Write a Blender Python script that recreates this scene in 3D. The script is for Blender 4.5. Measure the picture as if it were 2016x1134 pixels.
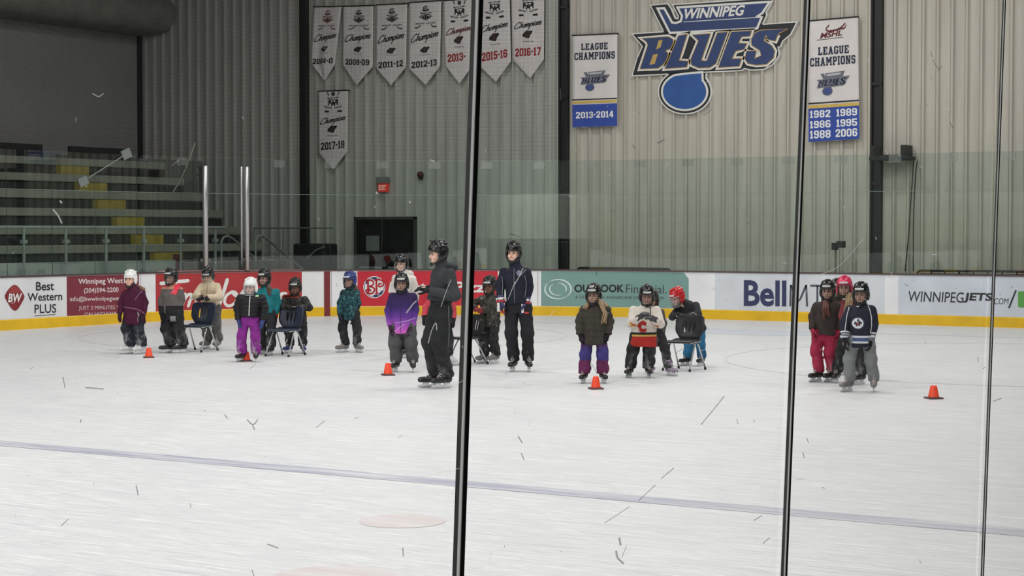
import bpy, bmesh, math, random
import numpy as np
from mathutils import Vector, Matrix, noise as mnoise
from mathutils.geometry import tessellate_polygon

for _o in list(bpy.data.objects):
    bpy.data.objects.remove(_o, do_unlink=True)
SC = bpy.context.scene
COL = SC.collection
random.seed(7)

# ------------------------------------------------------------------ camera
# World axes follow the rink: X runs along the end boards, Y towards them.
YAW = math.radians(31.8)
FPX = 3600.0
PITCH = math.atan(114.0 / FPX)
CAM = np.array([0.0, 0.0, 2.0])
cam_d = bpy.data.cameras.new('camera')
cam_d.sensor_width = 36.0
cam_d.lens = FPX / 2016.0 * 36.0
cam_d.clip_start = 0.05
cam_d.clip_end = 200
cam = bpy.data.objects.new('camera', cam_d)
cam.location = CAM
cam.rotation_euler = (math.pi / 2 - PITCH, 0, YAW)
COL.objects.link(cam)
SC.camera = cam

# ------------------------------------------------------------------ light
SC.view_settings.view_transform = 'Standard'
SC.view_settings.look = 'None'
SC.view_settings.gamma = 1.0
SC.view_settings.use_curve_mapping = False
SC.view_settings.exposure = 0.0
world = bpy.data.worlds.new('arena_world')
world.use_nodes = True
world.node_tree.nodes['Background'].inputs[0].default_value = (0.5, 0.52, 0.5, 1)
world.node_tree.nodes['Background'].inputs[1].default_value = 0.05
SC.world = world
SC.cycles.max_bounces = 8
SC.cycles.transparent_max_bounces = 24
SC.cycles.caustics_reflective = False
SC.cycles.caustics_refractive = False

LAMPS = []
for _x, _p in ((-24.0, 0.85), (-16.5, 1.0), (-10.5, 1.1), (-4.5, 1.15)):
    for _y in (-20.0, -8.0, 1.0, 8.0, 15.0, 22.0, 28.0, 33.5):
        l = bpy.data.lights.new('high_bay_lamp', 'AREA')
        l.shape = 'RECTANGLE'
        l.size, l.size_y = 0.7, 1.3
        l.energy = (226.0 if _y > -15 else 1500.0) * _p  # unseen end row given extra power to brighten the wall mirrored in the glass
        l.color = (1.0, 0.98, 0.97)
        lo = bpy.data.objects.new('high_bay_lamp', l)
        lo.location = (_x, _y, 10.6)
        COL.objects.link(lo)

# ------------------------------------------------------------------ pixel <-> place
RGT = np.array([math.cos(YAW), math.sin(YAW), 0.0])
FH = np.array([-math.sin(YAW), math.cos(YAW), 0.0])
FWD = FH * math.cos(PITCH) - np.array([0, 0, math.sin(PITCH)])
UPV = np.array([0, 0, math.cos(PITCH)]) + FH * math.sin(PITCH)

def ray(u, v):
    return FWD + (u - 1008.0) / FPX * RGT - (v - 567.0) / FPX * UPV

def at_z(u, v, z=0.0):
    d = ray(u, v)
    return CAM + d * ((z - CAM[2]) / d[2])

def at_y(u, v, y):
    d = ray(u, v)
    return CAM + d * ((y - CAM[1]) / d[1])

def at_x(u, v, x):
    d = ray(u, v)
    return CAM + d * ((x - CAM[0]) / d[0])

# rink outline, metres
XL, XR, YE, RC = -27.75, -1.2, 37.2, 8.5
YWALL, XWALL = 38.75, -36.5
BOARD_H = 1.07

def _path():
    pts = []
    for y in np.arange(-23.5, YE - RC, 0.1):
        pts.append((XL, y, 1.0, 0.0))
    c = (XL + RC, YE - RC)
    for a in np.linspace(math.pi, math.pi / 2, 150):
        pts.append((c[0] + RC * math.cos(a), c[1] + RC * math.sin(a), -math.cos(a), -math.sin(a)))
    for x in np.arange(XL + RC + 0.1, XR - RC, 0.1):
        pts.append((x, YE, 0.0, -1.0))
    c = (XR - RC, YE - RC)
    for a in np.linspace(math.pi / 2, 0, 150):
        pts.append((c[0] + RC * math.cos(a), c[1] + RC * math.sin(a), -math.cos(a), -math.sin(a)))
    for y in np.arange(YE - RC - 0.1, -23.5, -0.1):
        pts.append((XR, y, -1.0, 0.0))
    return np.array(pts)

PATH = _path()
PS = np.concatenate([[0], np.cumsum(np.hypot(*(PATH[1:, :2] - PATH[:-1, :2]).T))])
_tx = (PATH[:, 0] * RGT[0] + PATH[:, 1] * RGT[1])
_tz = (PATH[:, 0] * FH[0] + PATH[:, 1] * FH[1])
_vis = (_tz > 20) & (PATH[:, 1] > 10) & (PATH[:, 0] < -3.2)
_vu = 1008 + FPX * _tx[_vis] / _tz[_vis]
_vs = PS[_vis]
_ord = np.argsort(_vu)
_vu, _vs = _vu[_ord], _vs[_ord]

def board_s(u):
    return float(np.interp(u, _vu, _vs))

def path_at(s):
    return np.array([np.interp(s, PS, PATH[:, k]) for k in range(4)])

def board_pt(s, z, off=0.0):
    p = path_at(s)
    return (p[0] + p[2] * off, p[1] + p[3] * off, z)

def on_board(u, v, off=0.0):
    # the pitch makes the column shift a few mm with height: one refinement
    s = board_s(u)
    p = path_at(s)
    d = ray(u, v)
    t = (p[0] * FH[0] + p[1] * FH[1]) / (d[0] * FH[0] + d[1] * FH[1])
    q = CAM + d * t
    return (p[0] + p[2] * off, p[1] + p[3] * off, q[2])

def on_wall(u, v, off=0.0):
    p = at_y(u, v, YWALL)
    return (p[0], YWALL - off, p[2])

# ------------------------------------------------------------------ materials
def lin(c):
    out = []
    for x in c[:3]:
        x = x / 255.0
        out.append(x / 12.92 if x <= 0.04045 else ((x + 0.055) / 1.055) ** 2.4)
    return tuple(out)

def nd(nt, typ, **kw):
    n = nt.nodes.new(typ)
    for k, v in kw.items():
        if k.startswith('i_'):
            n.inputs[k[2:].replace('_', ' ')].default_value = v
        else:
            setattr(n, k, v)
    return n

MATS = {}
def mat(name, c, rough=0.6, metal=0.0, var=0.08, scale=6.0, bump=0.0, bscale=40.0, spec=0.5, coord='Object'):
    if name in MATS:
        return MATS[name]
    m = bpy.data.materials.new(name)
    m.use_nodes = True
    nt = m.node_tree
    b = nt.nodes['Principled BSDF']
    b.inputs['Roughness'].default_value = rough
    b.inputs['Metallic'].default_value = metal
    b.inputs['Specular IOR Level'].default_value = spec
    L = lin(c)
    tc = nd(nt, 'ShaderNodeTexCoord')
    if var > 0:
        ns = nd(nt, 'ShaderNodeTexNoise', i_Scale=scale, i_Detail=4.0)
        nt.links.new(tc.outputs[coord], ns.inputs['Vector'])
        rp = nd(nt, 'ShaderNodeValToRGB')
        rp.color_ramp.elements[0].position = 0.3
        rp.color_ramp.elements[1].position = 0.7
        rp.color_ramp.elements[0].color = tuple(max(0, x * (1 - var)) for x in L) + (1,)
        rp.color_ramp.elements[1].color = tuple(min(1, x * (1 + var)) for x in L) + (1,)
        nt.links.new(ns.outputs['Fac'], rp.inputs['Fac'])
        nt.links.new(rp.outputs['Color'], b.inputs['Base Color'])
    else:
        b.inputs['Base Color'].default_value = L + (1,)
    if bump > 0:
        n2 = nd(nt, 'ShaderNodeTexNoise', i_Scale=bscale, i_Detail=3.0)
        nt.links.new(tc.outputs[coord], n2.inputs['Vector'])
        bp = nd(nt, 'ShaderNodeBump', i_Strength=bump, i_Distance=0.02)
        nt.links.new(n2.outputs['Fac'], bp.inputs['Height'])
        nt.links.new(bp.outputs['Normal'], b.inputs['Normal'])
    MATS[name] = m
    return m

def emit_mat(name, c, strength):
    m = mat(name, c, var=0.0)
    b = m.node_tree.nodes['Principled BSDF']
    b.inputs['Emission Color'].default_value = lin(c) + (1,)
    b.inputs['Emission Strength'].default_value = strength
    return m

# ------------------------------------------------------------------ mesh collecting
class MB:
    def __init__(self):
        self.v, self.f, self.m = [], [], []
        self.mi = 0
    def add(self, vs, fs):
        o = len(self.v)
        self.v.extend([tuple(map(float, p)) for p in vs])
        self.f.extend([tuple(i + o for i in f) for f in fs])
        self.m.extend([self.mi] * len(fs))
        return self
    def box(self, lo, hi):
        (a, b, c), (d, e, f) = lo, hi
        vs = [(a, b, c), (d, b, c), (d, e, c), (a, e, c), (a, b, f), (d, b, f), (d, e, f), (a, e, f)]
        fs = [(0, 3, 2, 1), (4, 5, 6, 7), (0, 1, 5, 4), (1, 2, 6, 5), (2, 3, 7, 6), (3, 0, 4, 7)]
        return self.add(vs, fs)
    def bevbox(self, lo, hi, b):
        bm = bmesh.new()
        bmesh.ops.create_cube(bm, size=1)
        for v in bm.verts:
            v.co = Vector([(lo[i] + hi[i]) / 2 + v.co[i] * (hi[i] - lo[i]) for i in range(3)])
        bmesh.ops.bevel(bm, geom=bm.edges[:], offset=b, segments=2, affect='EDGES', profile=0.5)
        bm.verts.index_update()
        vs = [v.co[:] for v in bm.verts]
        fs = [[v.index for v in f.verts] for f in bm.faces]
        bm.free()
        return self.add(vs, fs)
    def tube(self, pts, r, n=8, closed=False, caps=True):
        P = [Vector(p) for p in pts]
        rs = r if isinstance(r, (list, tuple)) else [r] * len(P)
        N = len(P)
        vs, fs = [], []
        prev = None
        for i, p in enumerate(P):
            if closed:
                d = P[(i + 1) % N] - P[i - 1]
            else:
                d = P[min(i + 1, N - 1)] - P[max(i - 1, 0)]
            if d.length < 1e-9:
                d = Vector((0, 0, 1))
            d.normalize()
            if prev is None:
                a = Vector((0, 0, 1)) if abs(d.z) < 0.9 else Vector((1, 0, 0))
                x = d.cross(a).normalized()
            else:
                x = (prev - d * prev.dot(d))
                x = x.normalized() if x.length > 1e-6 else d.orthogonal().normalized()
            y = d.cross(x)
            prev = x
            for k in range(n):
                t = 2 * math.pi * k / n
                vs.append(p + (x * math.cos(t) + y * math.sin(t)) * rs[i])
        M = N if closed else N - 1
        for i in range(M):
            j = (i + 1) % N
            for k in range(n):
                k2 = (k + 1) % n
                fs.append((i * n + k, i * n + k2, j * n + k2, j * n + k))
        if caps and not closed:
            fs.append(tuple(range(n - 1, -1, -1)))
            fs.append(tuple((N - 1) * n + k for k in range(n)))
        return self.add(vs, fs)
    def lathe(self, prof, n=24, center=(0, 0, 0), cap=True):
        vs, fs = [], []
        for r, z in prof:
            for k in range(n):
                t = 2 * math.pi * k / n
                vs.append((center[0] + r * math.cos(t), center[1] + r * math.sin(t), center[2] + z))
        for i in range(len(prof) - 1):
            for k in range(n):
                k2 = (k + 1) % n
                fs.append((i * n + k, i * n + k2, (i + 1) * n + k2, (i + 1) * n + k))
        if cap:
            fs.append(tuple(range(n - 1, -1, -1)))
            fs.append(tuple((len(prof) - 1) * n + k for k in range(n)))
        return self.add(vs, fs)
    def build(self, name, material, parent=None, smooth=False, **tags):
        me = bpy.data.meshes.new(name)
        me.from_pydata(self.v, [], self.f)
        mats = material if isinstance(material, (list, tuple)) else [material]
        for m in mats:
            me.materials.append(m)
        if len(mats) > 1:
            me.polygons.foreach_set('material_index', self.m)
        if smooth:
            me.polygons.foreach_set('use_smooth', [True] * len(me.polygons))
        me.update()
        return link(name, me, parent, **tags)

def link(name, data, parent=None, **tags):
    o = bpy.data.objects.new(name, data)
    COL.objects.link(o)
    if parent is not None:
        o.parent = parent
    for k, v in tags.items():
        if v is not None:
            o[k] = v
    return o

def thing(name, label, cat, loc=(0, 0, 0), rz=0.0, group=None):
    o = link(name, None, None, label=label, category=cat, group=group)
    o.empty_display_size = 0.2
    o.location = loc
    o.rotation_euler = (0, 0, rz)
    return o

def tag(o, label, cat, group=None):
    o['label'] = label
    o['category'] = cat
    if group:
        o['group'] = group
    return o

def struct(o):
    o['kind'] = 'structure'
    return o

# ------------------------------------------------------------------ flat shapes, in photo pixels, mapped on a surface
def offset_poly(pts, d):
    P = [Vector((x, y)) for x, y in pts]
    n = len(P)
    area = sum(P[i].x * P[(i + 1) % n].y - P[(i + 1) % n].x * P[i].y for i in range(n))
    sg = 1 if area > 0 else -1
    out = []
    for i in range(n):
        a, b, c = P[i - 1], P[i], P[(i + 1) % n]
        e1 = (b - a).normalized(); e2 = (c - b).normalized()
        n1 = Vector((e1.y, -e1.x)) * sg; n2 = Vector((e2.y, -e2.x)) * sg
        m = n1 + n2
        if m.length < 1e-4:
            m = n1
        m.normalize()
        k = d / max(0.45, m.dot(n1))
        out.append((b.x + m.x * k, b.y + m.y * k))
    return out

def smooth_line(pts, k=5):
    if len(pts) < 3:
        return list(pts)
    P = [np.array(p, float) for p in pts]
    P = [2 * P[0] - P[1]] + P + [2 * P[-1] - P[-2]]
    out = []
    for i in range(1, len(P) - 2):
        a, b, c, d = P[i - 1:i + 3]
        for t in np.linspace(0, 1, k, endpoint=False):
            out.append(tuple(0.5 * (2 * b + (c - a) * t + (2 * a - 5 * b + 4 * c - d) * t * t + (3 * b - a - 3 * c + d) * t ** 3)))
    out.append(tuple(P[-2]))
    return out

class Flat:
    """2-D faces in some plane coordinates."""
    def __init__(self):
        self.v, self.f = [], []
    def add(self, vs, fs):
        o = len(self.v)
        self.v += [tuple(p) for p in vs]
        self.f += [tuple(i + o for i in f) for f in fs]
        return self
    def poly(self, *loops):
        L = [[Vector((x, y, 0)) for x, y in lp] for lp in loops]
        tris = tessellate_polygon(L)
        vs = [(p.x, p.y) for lp in L for p in lp]
        return self.add(vs, tris)
    def rect(self, x0, y0, x1, y1):
        return self.add([(x0, y0), (x1, y0), (x1, y1), (x0, y1)], [(0, 1, 2, 3)])
    def disc(self, cx, cy, rx, ry=None, n=40):
        ry = rx if ry is None else ry
        vs = [(cx + rx * math.cos(2 * math.pi * k / n), cy + ry * math.sin(2 * math.pi * k / n)) for k in range(n)]
        return self.add(vs, [tuple(range(n))])
    def ring(self, cx, cy, r0, r1, ratio=1.0, n=40, a0=0.0, a1=360.0, taper=False):
        full = abs(a1 - a0) >= 359.9
        vs, fs = [], []
        for k in range(n + 1):
            t = k / n
            a = math.radians(a0 + (a1 - a0) * t)
            w = (r1 - r0)
            m = (r0 + r1) / 2
            if taper:
                w *= max(0.08, math.sin(math.pi * min(1, t * 1.0)) ** 0.6)
            for r in (m - w / 2, m + w / 2):
                vs.append((cx + r * math.cos(a), cy + r * ratio * math.sin(a)))
        for k in range(n):
            fs.append((2 * k, 2 * k + 1, 2 * k + 3, 2 * k + 2))
        return self.add(vs, fs)
    def stroke(self, pts, w, smooth=True, cap=True):
        P = smooth_line(pts) if smooth else list(pts)
        P = [Vector(p) for p in P]
        vs, fs = [], []
        n = len(P)
        for i in range(n):
            d = P[min(i + 1, n - 1)] - P[max(0, i - 1)]
            if d.length < 1e-9:
                d = Vector((1, 0))
            d.normalize()
            q = Vector((-d.y, d.x)) * w / 2
            vs += [tuple(P[i] + q), tuple(P[i] - q)]
        for i in range(n - 1):
            fs.append((2 * i, 2 * i + 1, 2 * i + 3, 2 * i + 2))
        self.add(vs, fs)
        if cap:
            for p in (P[0], P[-1]):
                self.disc(p.x, p.y, w / 2, n=10)
        return self
    def bbox(self):
        a = np.array(self.v)
        return a.min(0), a.max(0)
    def map(self, fn):
        g = Flat()
        g.v = [fn(x, y) for x, y in self.v]
        g.f = list(self.f)
        return g
    def fit(self, x0, y0, x1, y1, slope=0.0, shear=0.0):
        """shear first (up-right lean), then fit the box; slope lifts the right end (pixels per pixel)."""
        if shear:
            g = self.map(lambda x, y: (x - y * shear, y))
        else:
            g = self
        (a, b), (c, d) = g.bbox()
        return g.map(lambda x, y: (x0 + (x - a) / (c - a) * (x1 - x0),
                                   y0 + (y - b) / (d - b) * (y1 - y0) - slope * (x - a) / (c - a) * (x1 - x0)))
    def put(self, name, material, surf, off, parent=None, **tags):
        """surf(u, v, off) -> point"""
        vs = [surf(x, y, off) for x, y in self.v]
        mb = MB()
        mb.add(vs, self.f)
        return mb.build(name, material, parent, **tags)

def merge(*fl):
    g = Flat()
    for f in fl:
        g.add(f.v, f.f)
    return g

def zoomed(x0, y0, s):
    """coordinates read off an enlarged crop -> photo pixels"""
    return lambda pts: [(x0 + x / s, y0 + y / s) for x, y in pts]

def font(text, bold=0.0, space=1.0):
    cu = bpy.data.curves.new('lettering', 'FONT')
    cu.body = text
    cu.offset = bold
    cu.space_character = space
    cu.resolution_u = 3
    o = bpy.data.objects.new('lettering', cu)
    COL.objects.link(o)
    dg = bpy.context.evaluated_depsgraph_get()
    me = o.evaluated_get(dg).to_mesh()
    g = Flat()
    g.v = [(v.co.x, -v.co.y) for v in me.vertices]
    g.f = [tuple(p.vertices) for p in me.polygons]
    o.evaluated_get(dg).to_mesh_clear()
    bpy.data.objects.remove(o)
    bpy.data.curves.remove(cu)
    return g

# block letters with slab feet, drawn on a 6-unit tall grid (y up)
def _r(a, b, c, d):
    return ([(a, b), (c, b), (c, d), (a, d)],)
_o2 = [(1, 6), (3.2, 6), (4.2, 5), (4.2, 1), (3.2, 0), (1, 0), (0, 1), (0, 5)]
_six = ([(1, 6), (3.1, 6), (4, 5.1), (4, 4.2), (2.8, 4.2), (2.8, 4.9), (1.3, 4.9), (1.3, 3.6), (3.2, 3.6), (4, 2.8), (4, .9), (3.1, 0), (.9, 0), (0, .9), (0, 5)],
        [(1.3, 2.6), (2.7, 2.6), (2.7, 1.1), (1.3, 1.1)])
SLAB = {
    'L': (4.0, [_r(.4, 0, 1.8, 6), _r(0, 0, 4, 1), _r(0, 5.1, 2.3, 6), _r(3, 0, 4, 2.1)]),
    'E': (4.2, [_r(.4, 0, 1.8, 6), _r(0, 0, 4.2, 1), _r(0, 5, 4.1, 6), _r(1.5, 2.5, 3, 3.5), _r(3.2, 0, 4.2, 2), _r(3.1, 4, 4.1, 6)]),
    'A': (4.8, [([(.4, 0), (1.7, 0), (3.0, 6), (1.7, 6)],), ([(3.1, 0), (4.4, 0), (3.1, 6), (1.8, 6)],), _r(1.3, 1.6, 3.5, 2.6), _r(0, 0, 2, .9), _r(2.8, 0, 4.8, .9)]),
    'C': (4.0, [([(1, 6), (3.2, 6), (4, 5.2), (4, 3.9), (2.8, 3.9), (2.8, 4.9), (1.3, 4.9), (1.3, 1.1), (2.8, 1.1), (2.8, 2.1), (4, 2.1), (4, .8), (3.2, 0), (1, 0), (0, 1), (0, 5)],)]),
    'G': (4.0, [([(1, 6), (3.2, 6), (4, 5.2), (4, 4.0), (2.8, 4.0), (2.8, 4.9), (1.3, 4.9), (1.3, 1.1), (2.7, 1.1), (2.7, 2.2), (2.1, 2.2), (2.1, 3.2), (4, 3.2), (4, .8), (3.2, 0), (1, 0), (0, 1), (0, 5)],)]),
    'U': (4.4, [([(0, 6), (2, 6), (2, 5.1), (1.7, 5.1), (1.7, 1.1), (2.7, 1.1), (2.7, 5.1), (2.4, 5.1), (2.4, 6), (4.4, 6), (4.4, 5.1), (4, 5.1), (4, 1), (3, 0), (1.4, 0), (.4, 1), (.4, 5.1), (0, 5.1)],)]),
    'H': (4.7, [_r(.4, 0, 1.7, 6), _r(3, 0, 4.3, 6), _r(1.5, 2.5, 3.2, 3.5), _r(0, 0, 2.1, .9), _r(0, 5.1, 2.1, 6), _r(2.6, 0, 4.7, .9), _r(2.6, 5.1, 4.7, 6)]),
    'M': (5.8, [_r(.4, 0, 1.6, 6), _r(4.2, 0, 5.4, 6), ([(.4, 6), (1.8, 6), (3.5, 2.4), (2.4, 1.6)],), ([(5.4, 6), (4, 6), (2.3, 2.4), (3.4, 1.6)],), _r(0, 0, 2, .9), _r(3.8, 0, 5.8, .9), _r(0, 5.1, 1.6, 6), _r(4.2, 5.1, 5.8, 6)]),
    'P': (4.2, [_r(.4, 0, 1.7, 6), _r(0, 0, 2.2, .9), ([(0, 6), (3.4, 6), (4.2, 5.2), (4.2, 3.2), (3.4, 2.4), (1.5, 2.4), (1.5, 3.4), (2.9, 3.4), (2.9, 5), (0, 5.1)],)]),
    'I': (2.3, [_r(.5, 0, 1.8, 6), _r(0, 0, 2.3, .9), _r(0, 5.1, 2.3, 6)]),
    'N': (5.0, [_r(.4, 0, 1.6, 6), _r(3.4, 0, 4.6, 6), ([(.4, 6), (1.9, 6), (4.6, 0), (3.1, 0)],), _r(0, 0, 2, .9), _r(0, 5.1, 1.5, 6), _r(3, 5.1, 5, 6)]),
    'O': (4.2, [(_o2, [(1.4, 4.9), (2.8, 4.9), (2.8, 1.1), (1.4, 1.1)])]),
    'S': (4.0, [([(1, 6), (3.2, 6), (4, 5.2), (4, 4.2), (2.8, 4.2), (2.8, 4.9), (1.3, 4.9), (1.3, 3.6), (3.2, 3.6), (4, 2.8), (4, .9), (3.1, 0), (.9, 0), (0, .9), (0, 2), (1.2, 2), (1.2, 1.1), (2.7, 1.1), (2.7, 2.5), (.9, 2.5), (0, 3.3), (0, 5.1)],)]),
    '0': (4.2, [(_o2, [(1.4, 4.9), (2.8, 4.9), (2.8, 1.1), (1.4, 1.1)])]),
    '1': (2.5, [_r(.6, 0, 1.9, 6), _r(0, 0, 2.5, .9), ([(0, 4.3), (0, 5.2), (.8, 6), (1.2, 6), (1.2, 4.3)],)]),
    '2': (4.0, [([(0, 5.1), (.9, 6), (3.1, 6), (4, 5.1), (4, 3.6), (1.8, 1.2), (4, 1.2), (4, 0), (0, 0), (0, 1.3), (2.7, 4), (2.7, 4.9), (1.3, 4.9), (1.3, 4), (0, 4)],)]),
    '3': (4.0, [([(0, 5.1), (.9, 6), (3.1, 6), (4, 5.1), (4, 3.6), (3.5, 3), (4, 2.4), (4, .9), (3.1, 0), (.9, 0), (0, .9), (0, 2), (1.3, 2), (1.3, 1.1), (2.7, 1.1), (2.7, 2.5), (1.5, 2.5), (1.5, 3.5), (2.7, 3.5), (2.7, 4.9), (1.3, 4.9), (1.3, 4), (0, 4)],)]),
    '4': (4.1, [_r(0, 1.3, 4.1, 2.3), ([(0, 2.2), (1.3, 2.2), (3.1, 6), (1.9, 6)],), _r(2.2, 0, 3.5, 6)]),
    '5': (4.0, [([(0, 6), (3.9, 6), (3.9, 4.9), (1.3, 4.9), (1.3, 3.8), (3.1, 3.8), (4, 2.9), (4, .9), (3.1, 0), (.9, 0), (0, .9), (0, 1.9), (1.3, 1.9), (1.3, 1.1), (2.7, 1.1), (2.7, 2.7), (0, 2.7)],)]),
    '6': (4.0, [_six]),
    '7': (4.0, [([(0, 6), (4, 6), (4, 4.9), (2.3, 0), (.9, 0), (2.6, 4.9), (0, 4.9)],)]),
    '8': (4.0, [([(1, 6), (3, 6), (4, 5), (4, 3.6), (3.5, 3), (4, 2.4), (4, 1), (3, 0), (1, 0), (0, 1), (0, 2.4), (.5, 3), (0, 3.6), (0, 5)], [(1.3, 5), (2.7, 5), (2.7, 3.6), (1.3, 3.6)], [(1.3, 2.5), (2.7, 2.5), (2.7, 1), (1.3, 1)])]),
    '9': (4.0, [tuple([(4 - x, 6 - y) for x, y in lp] for lp in _six)]),
    '-': (1.9, [_r(0, 2.5, 1.9, 3.6)]),
}
def slab(text, gap=0.5):
    g = Flat()
    x = 0.0
    for ch in text:
        if ch == ' ':
            x += 2.6
            continue
        w, shapes = SLAB[ch]
        for loops in shapes:
            g.poly(*[[(x + a, -b) for a, b in lp] for lp in loops])
        x += w + gap
    return g

SCRIPT_CHAMPIONS = [[(1.3, 1.7), (1.1, 2.0), (.6, 1.8), (.15, 1.0), (.1, .3), (.4, 0), (.9, .1), (1.4, .5)],
    [(1.75, 2.0), (1.5, 0)], [(1.55, .4), (1.8, .95), (2.05, .95), (2.0, .2), (2.2, .1)],
    [(2.9, .85), (2.6, 1), (2.35, .6), (2.35, .15), (2.6, 0), (2.85, .4), (2.95, 1), (2.88, .2), (3.1, .2)],
    [(3.2, 1), (3.1, 0)], [(3.13, .4), (3.4, 1), (3.55, .9), (3.48, 0)], [(3.5, .4), (3.8, 1), (3.95, .9), (3.88, .1), (4.05, .1)],
    [(4.3, 1), (4.05, -1)], [(4.22, .5), (4.5, 1), (4.75, .8), (4.65, .15), (4.4, 0), (4.2, .2)],
    [(5.05, 1), (4.98, .1), (5.15, .1)], [(5.1, 1.35), (5.12, 1.5)],
    [(5.6, 1), (5.35, .7), (5.35, .2), (5.55, 0), (5.8, .3), (5.8, .8), (5.6, 1)],
    [(6.05, 1), (5.97, 0)], [(6.0, .4), (6.3, 1), (6.45, .85), (6.38, .1), (6.55, .1)],
    [(7.0, .95), (6.8, 1), (6.7, .75), (6.95, .35), (6.85, .02), (6.6, .1)]]
def script_champions(w=0.2):
    g = Flat()
    for s in SCRIPT_CHAMPIONS:
        g.stroke([(x, -y) for x, y in s], w)
    return g
# ================================================================== THE HALL
def ice_material():
    m = bpy.data.materials.new('ice')
    m.use_nodes = True
    nt = m.node_tree
    L = nt.links
    b = nt.nodes['Principled BSDF']
    b.inputs['Roughness'].default_value = 0.42
    b.inputs['Specular IOR Level'].default_value = 0.3
    tc = nd(nt, 'ShaderNodeTexCoord')
    # broad cloudy patches of shaved snow
    n1 = nd(nt, 'ShaderNodeTexNoise', i_Scale=0.35, i_Detail=6.0, i_Roughness=0.6)
    L.new(tc.outputs['Object'], n1.inputs['Vector'])
    r1 = nd(nt, 'ShaderNodeValToRGB')
    r1.color_ramp.elements[0].position = 0.3; r1.color_ramp.elements[1].position = 0.7
    r1.color_ramp.elements[0].color = (0.63, 0.635, 0.65, 1)
    r1.color_ramp.elements[1].color = (0.72, 0.72, 0.72, 1)
    L.new(n1.outputs['Fac'], r1.inputs['Fac'])
    col = r1.outputs['Color']
    # skate grooves: long thin streaks in several directions
    for ang, sx, sy, lo, hi, shade in ((20, 0.35, 9.0, 0.60, 0.70, (0.50, 0.51, 0.54)), (55, 0.3, 7.0, 0.63, 0.72, (0.53, 0.54, 0.57)),
                                       (36, 0.5, 16.0, 0.62, 0.72, (0.92, 0.92, 0.92)), (-10, 0.4, 10.0, 0.64, 0.73, (0.90, 0.90, 0.90)),
                                       (80, 0.5, 12.0, 0.65, 0.73, (0.56, 0.56, 0.58)),
                                       (28, 2.0, 46.0, 0.57, 0.63, (0.52, 0.525, 0.54)), (62, 1.8, 40.0, 0.58, 0.64, (0.54, 0.54, 0.555)), (8, 1.6, 44.0, 0.57, 0.63, (0.90, 0.90, 0.90)),
                                       (-35, 1.9, 42.0, 0.59, 0.65, (0.53, 0.53, 0.55)), (45, 1.4, 50.0, 0.59, 0.64, (0.92, 0.92, 0.92))):
        mp = nd(nt, 'ShaderNodeMapping')
        mp.inputs['Rotation'].default_value = (0, 0, math.radians(-ang))
        mp.inputs['Scale'].default_value = (sx, sy, 1)
        L.new(tc.outputs['Object'], mp.inputs['Vector'])
        n = nd(nt, 'ShaderNodeTexNoise', i_Scale=1.0, i_Detail=5.0, i_Roughness=0.65)
        n.inputs['Distortion'].default_value = 0.25
        L.new(mp.outputs['Vector'], n.inputs['Vector'])
        mr = nd(nt, 'ShaderNodeMapRange')
        mr.inputs[1].default_value = lo; mr.inputs[2].default_value = hi
        mr.inputs[3].default_value = 0.0; mr.inputs[4].default_value = 0.9
        L.new(n.outputs['Fac'], mr.inputs[0])
        mx = nd(nt, 'ShaderNodeMixRGB')
        mx.inputs[2].default_value = shade + (1,)
        L.new(mr.outputs[0], mx.inputs[0]); L.new(col, mx.inputs[1])
        col = mx.outputs[0]
    L.new(col, b.inputs['Base Color'])
    return m

def ice_line_mat(name, c, strength):
    """paint under a layer of worn ice"""
    m = bpy.data.materials.new(name)
    m.use_nodes = True
    nt = m.node_tree; L = nt.links
    b = nt.nodes['Principled BSDF']
    b.inputs['Roughness'].default_value = 0.45
    b.inputs['Specular IOR Level'].default_value = 0.3
    tc = nd(nt, 'ShaderNodeTexCoord')
    mp = nd(nt, 'ShaderNodeMapping')
    mp.inputs['Rotation'].default_value = (0, 0, math.radians(-30))
    mp.inputs['Scale'].default_value = (0.6, 7.0, 1)
    L.new(tc.outputs['Object'], mp.inputs['Vector'])
    n = nd(nt, 'ShaderNodeTexNoise', i_Scale=1.3, i_Detail=6.0, i_Roughness=0.7)
    L.new(mp.outputs['Vector'], n.inputs['Vector'])
    mr = nd(nt, 'ShaderNodeMapRange')
    mr.inputs[1].default_value = 0.38; mr.inputs[2].default_value = 0.66
    mr.inputs[3].default_value = strength; mr.inputs[4].default_value = strength * 0.15
    L.new(n.outputs['Fac'], mr.inputs[0])
    mx = nd(nt, 'ShaderNodeMixRGB')
    mx.inputs[1].default_value = (0.70, 0.70, 0.71, 1)
    mx.inputs[2].default_value = lin(c) + (1,)
    L.new(mr.outputs[0], mx.inputs[0])
    L.new(mx.outputs[0], b.inputs['Base Color'])
    return m

M_ICE = ice_material()
M_CONC = mat('concrete', (92, 92, 90), 0.9, var=0.15, scale=1.5)
M_DARKSTEEL = mat('dark_steel', (26, 27, 27), 0.5, var=0.2)

mb = MB()   # ice sheet
ring = [(p[0], p[1], 0.0) for p in PATH[::3]]
mb.add(ring, [tuple(range(len(ring) - 1, -1, -1))])
ice = struct(mb.build('floor', M_ICE)); ice['label'] = 'white scratched ice sheet'
mb = MB().box((-46, -27, -0.35), (9, 45, -0.02))
o = struct(mb.build('floor_concrete', M_CONC)); o['label'] = 'dark concrete floor around the rink'

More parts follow.
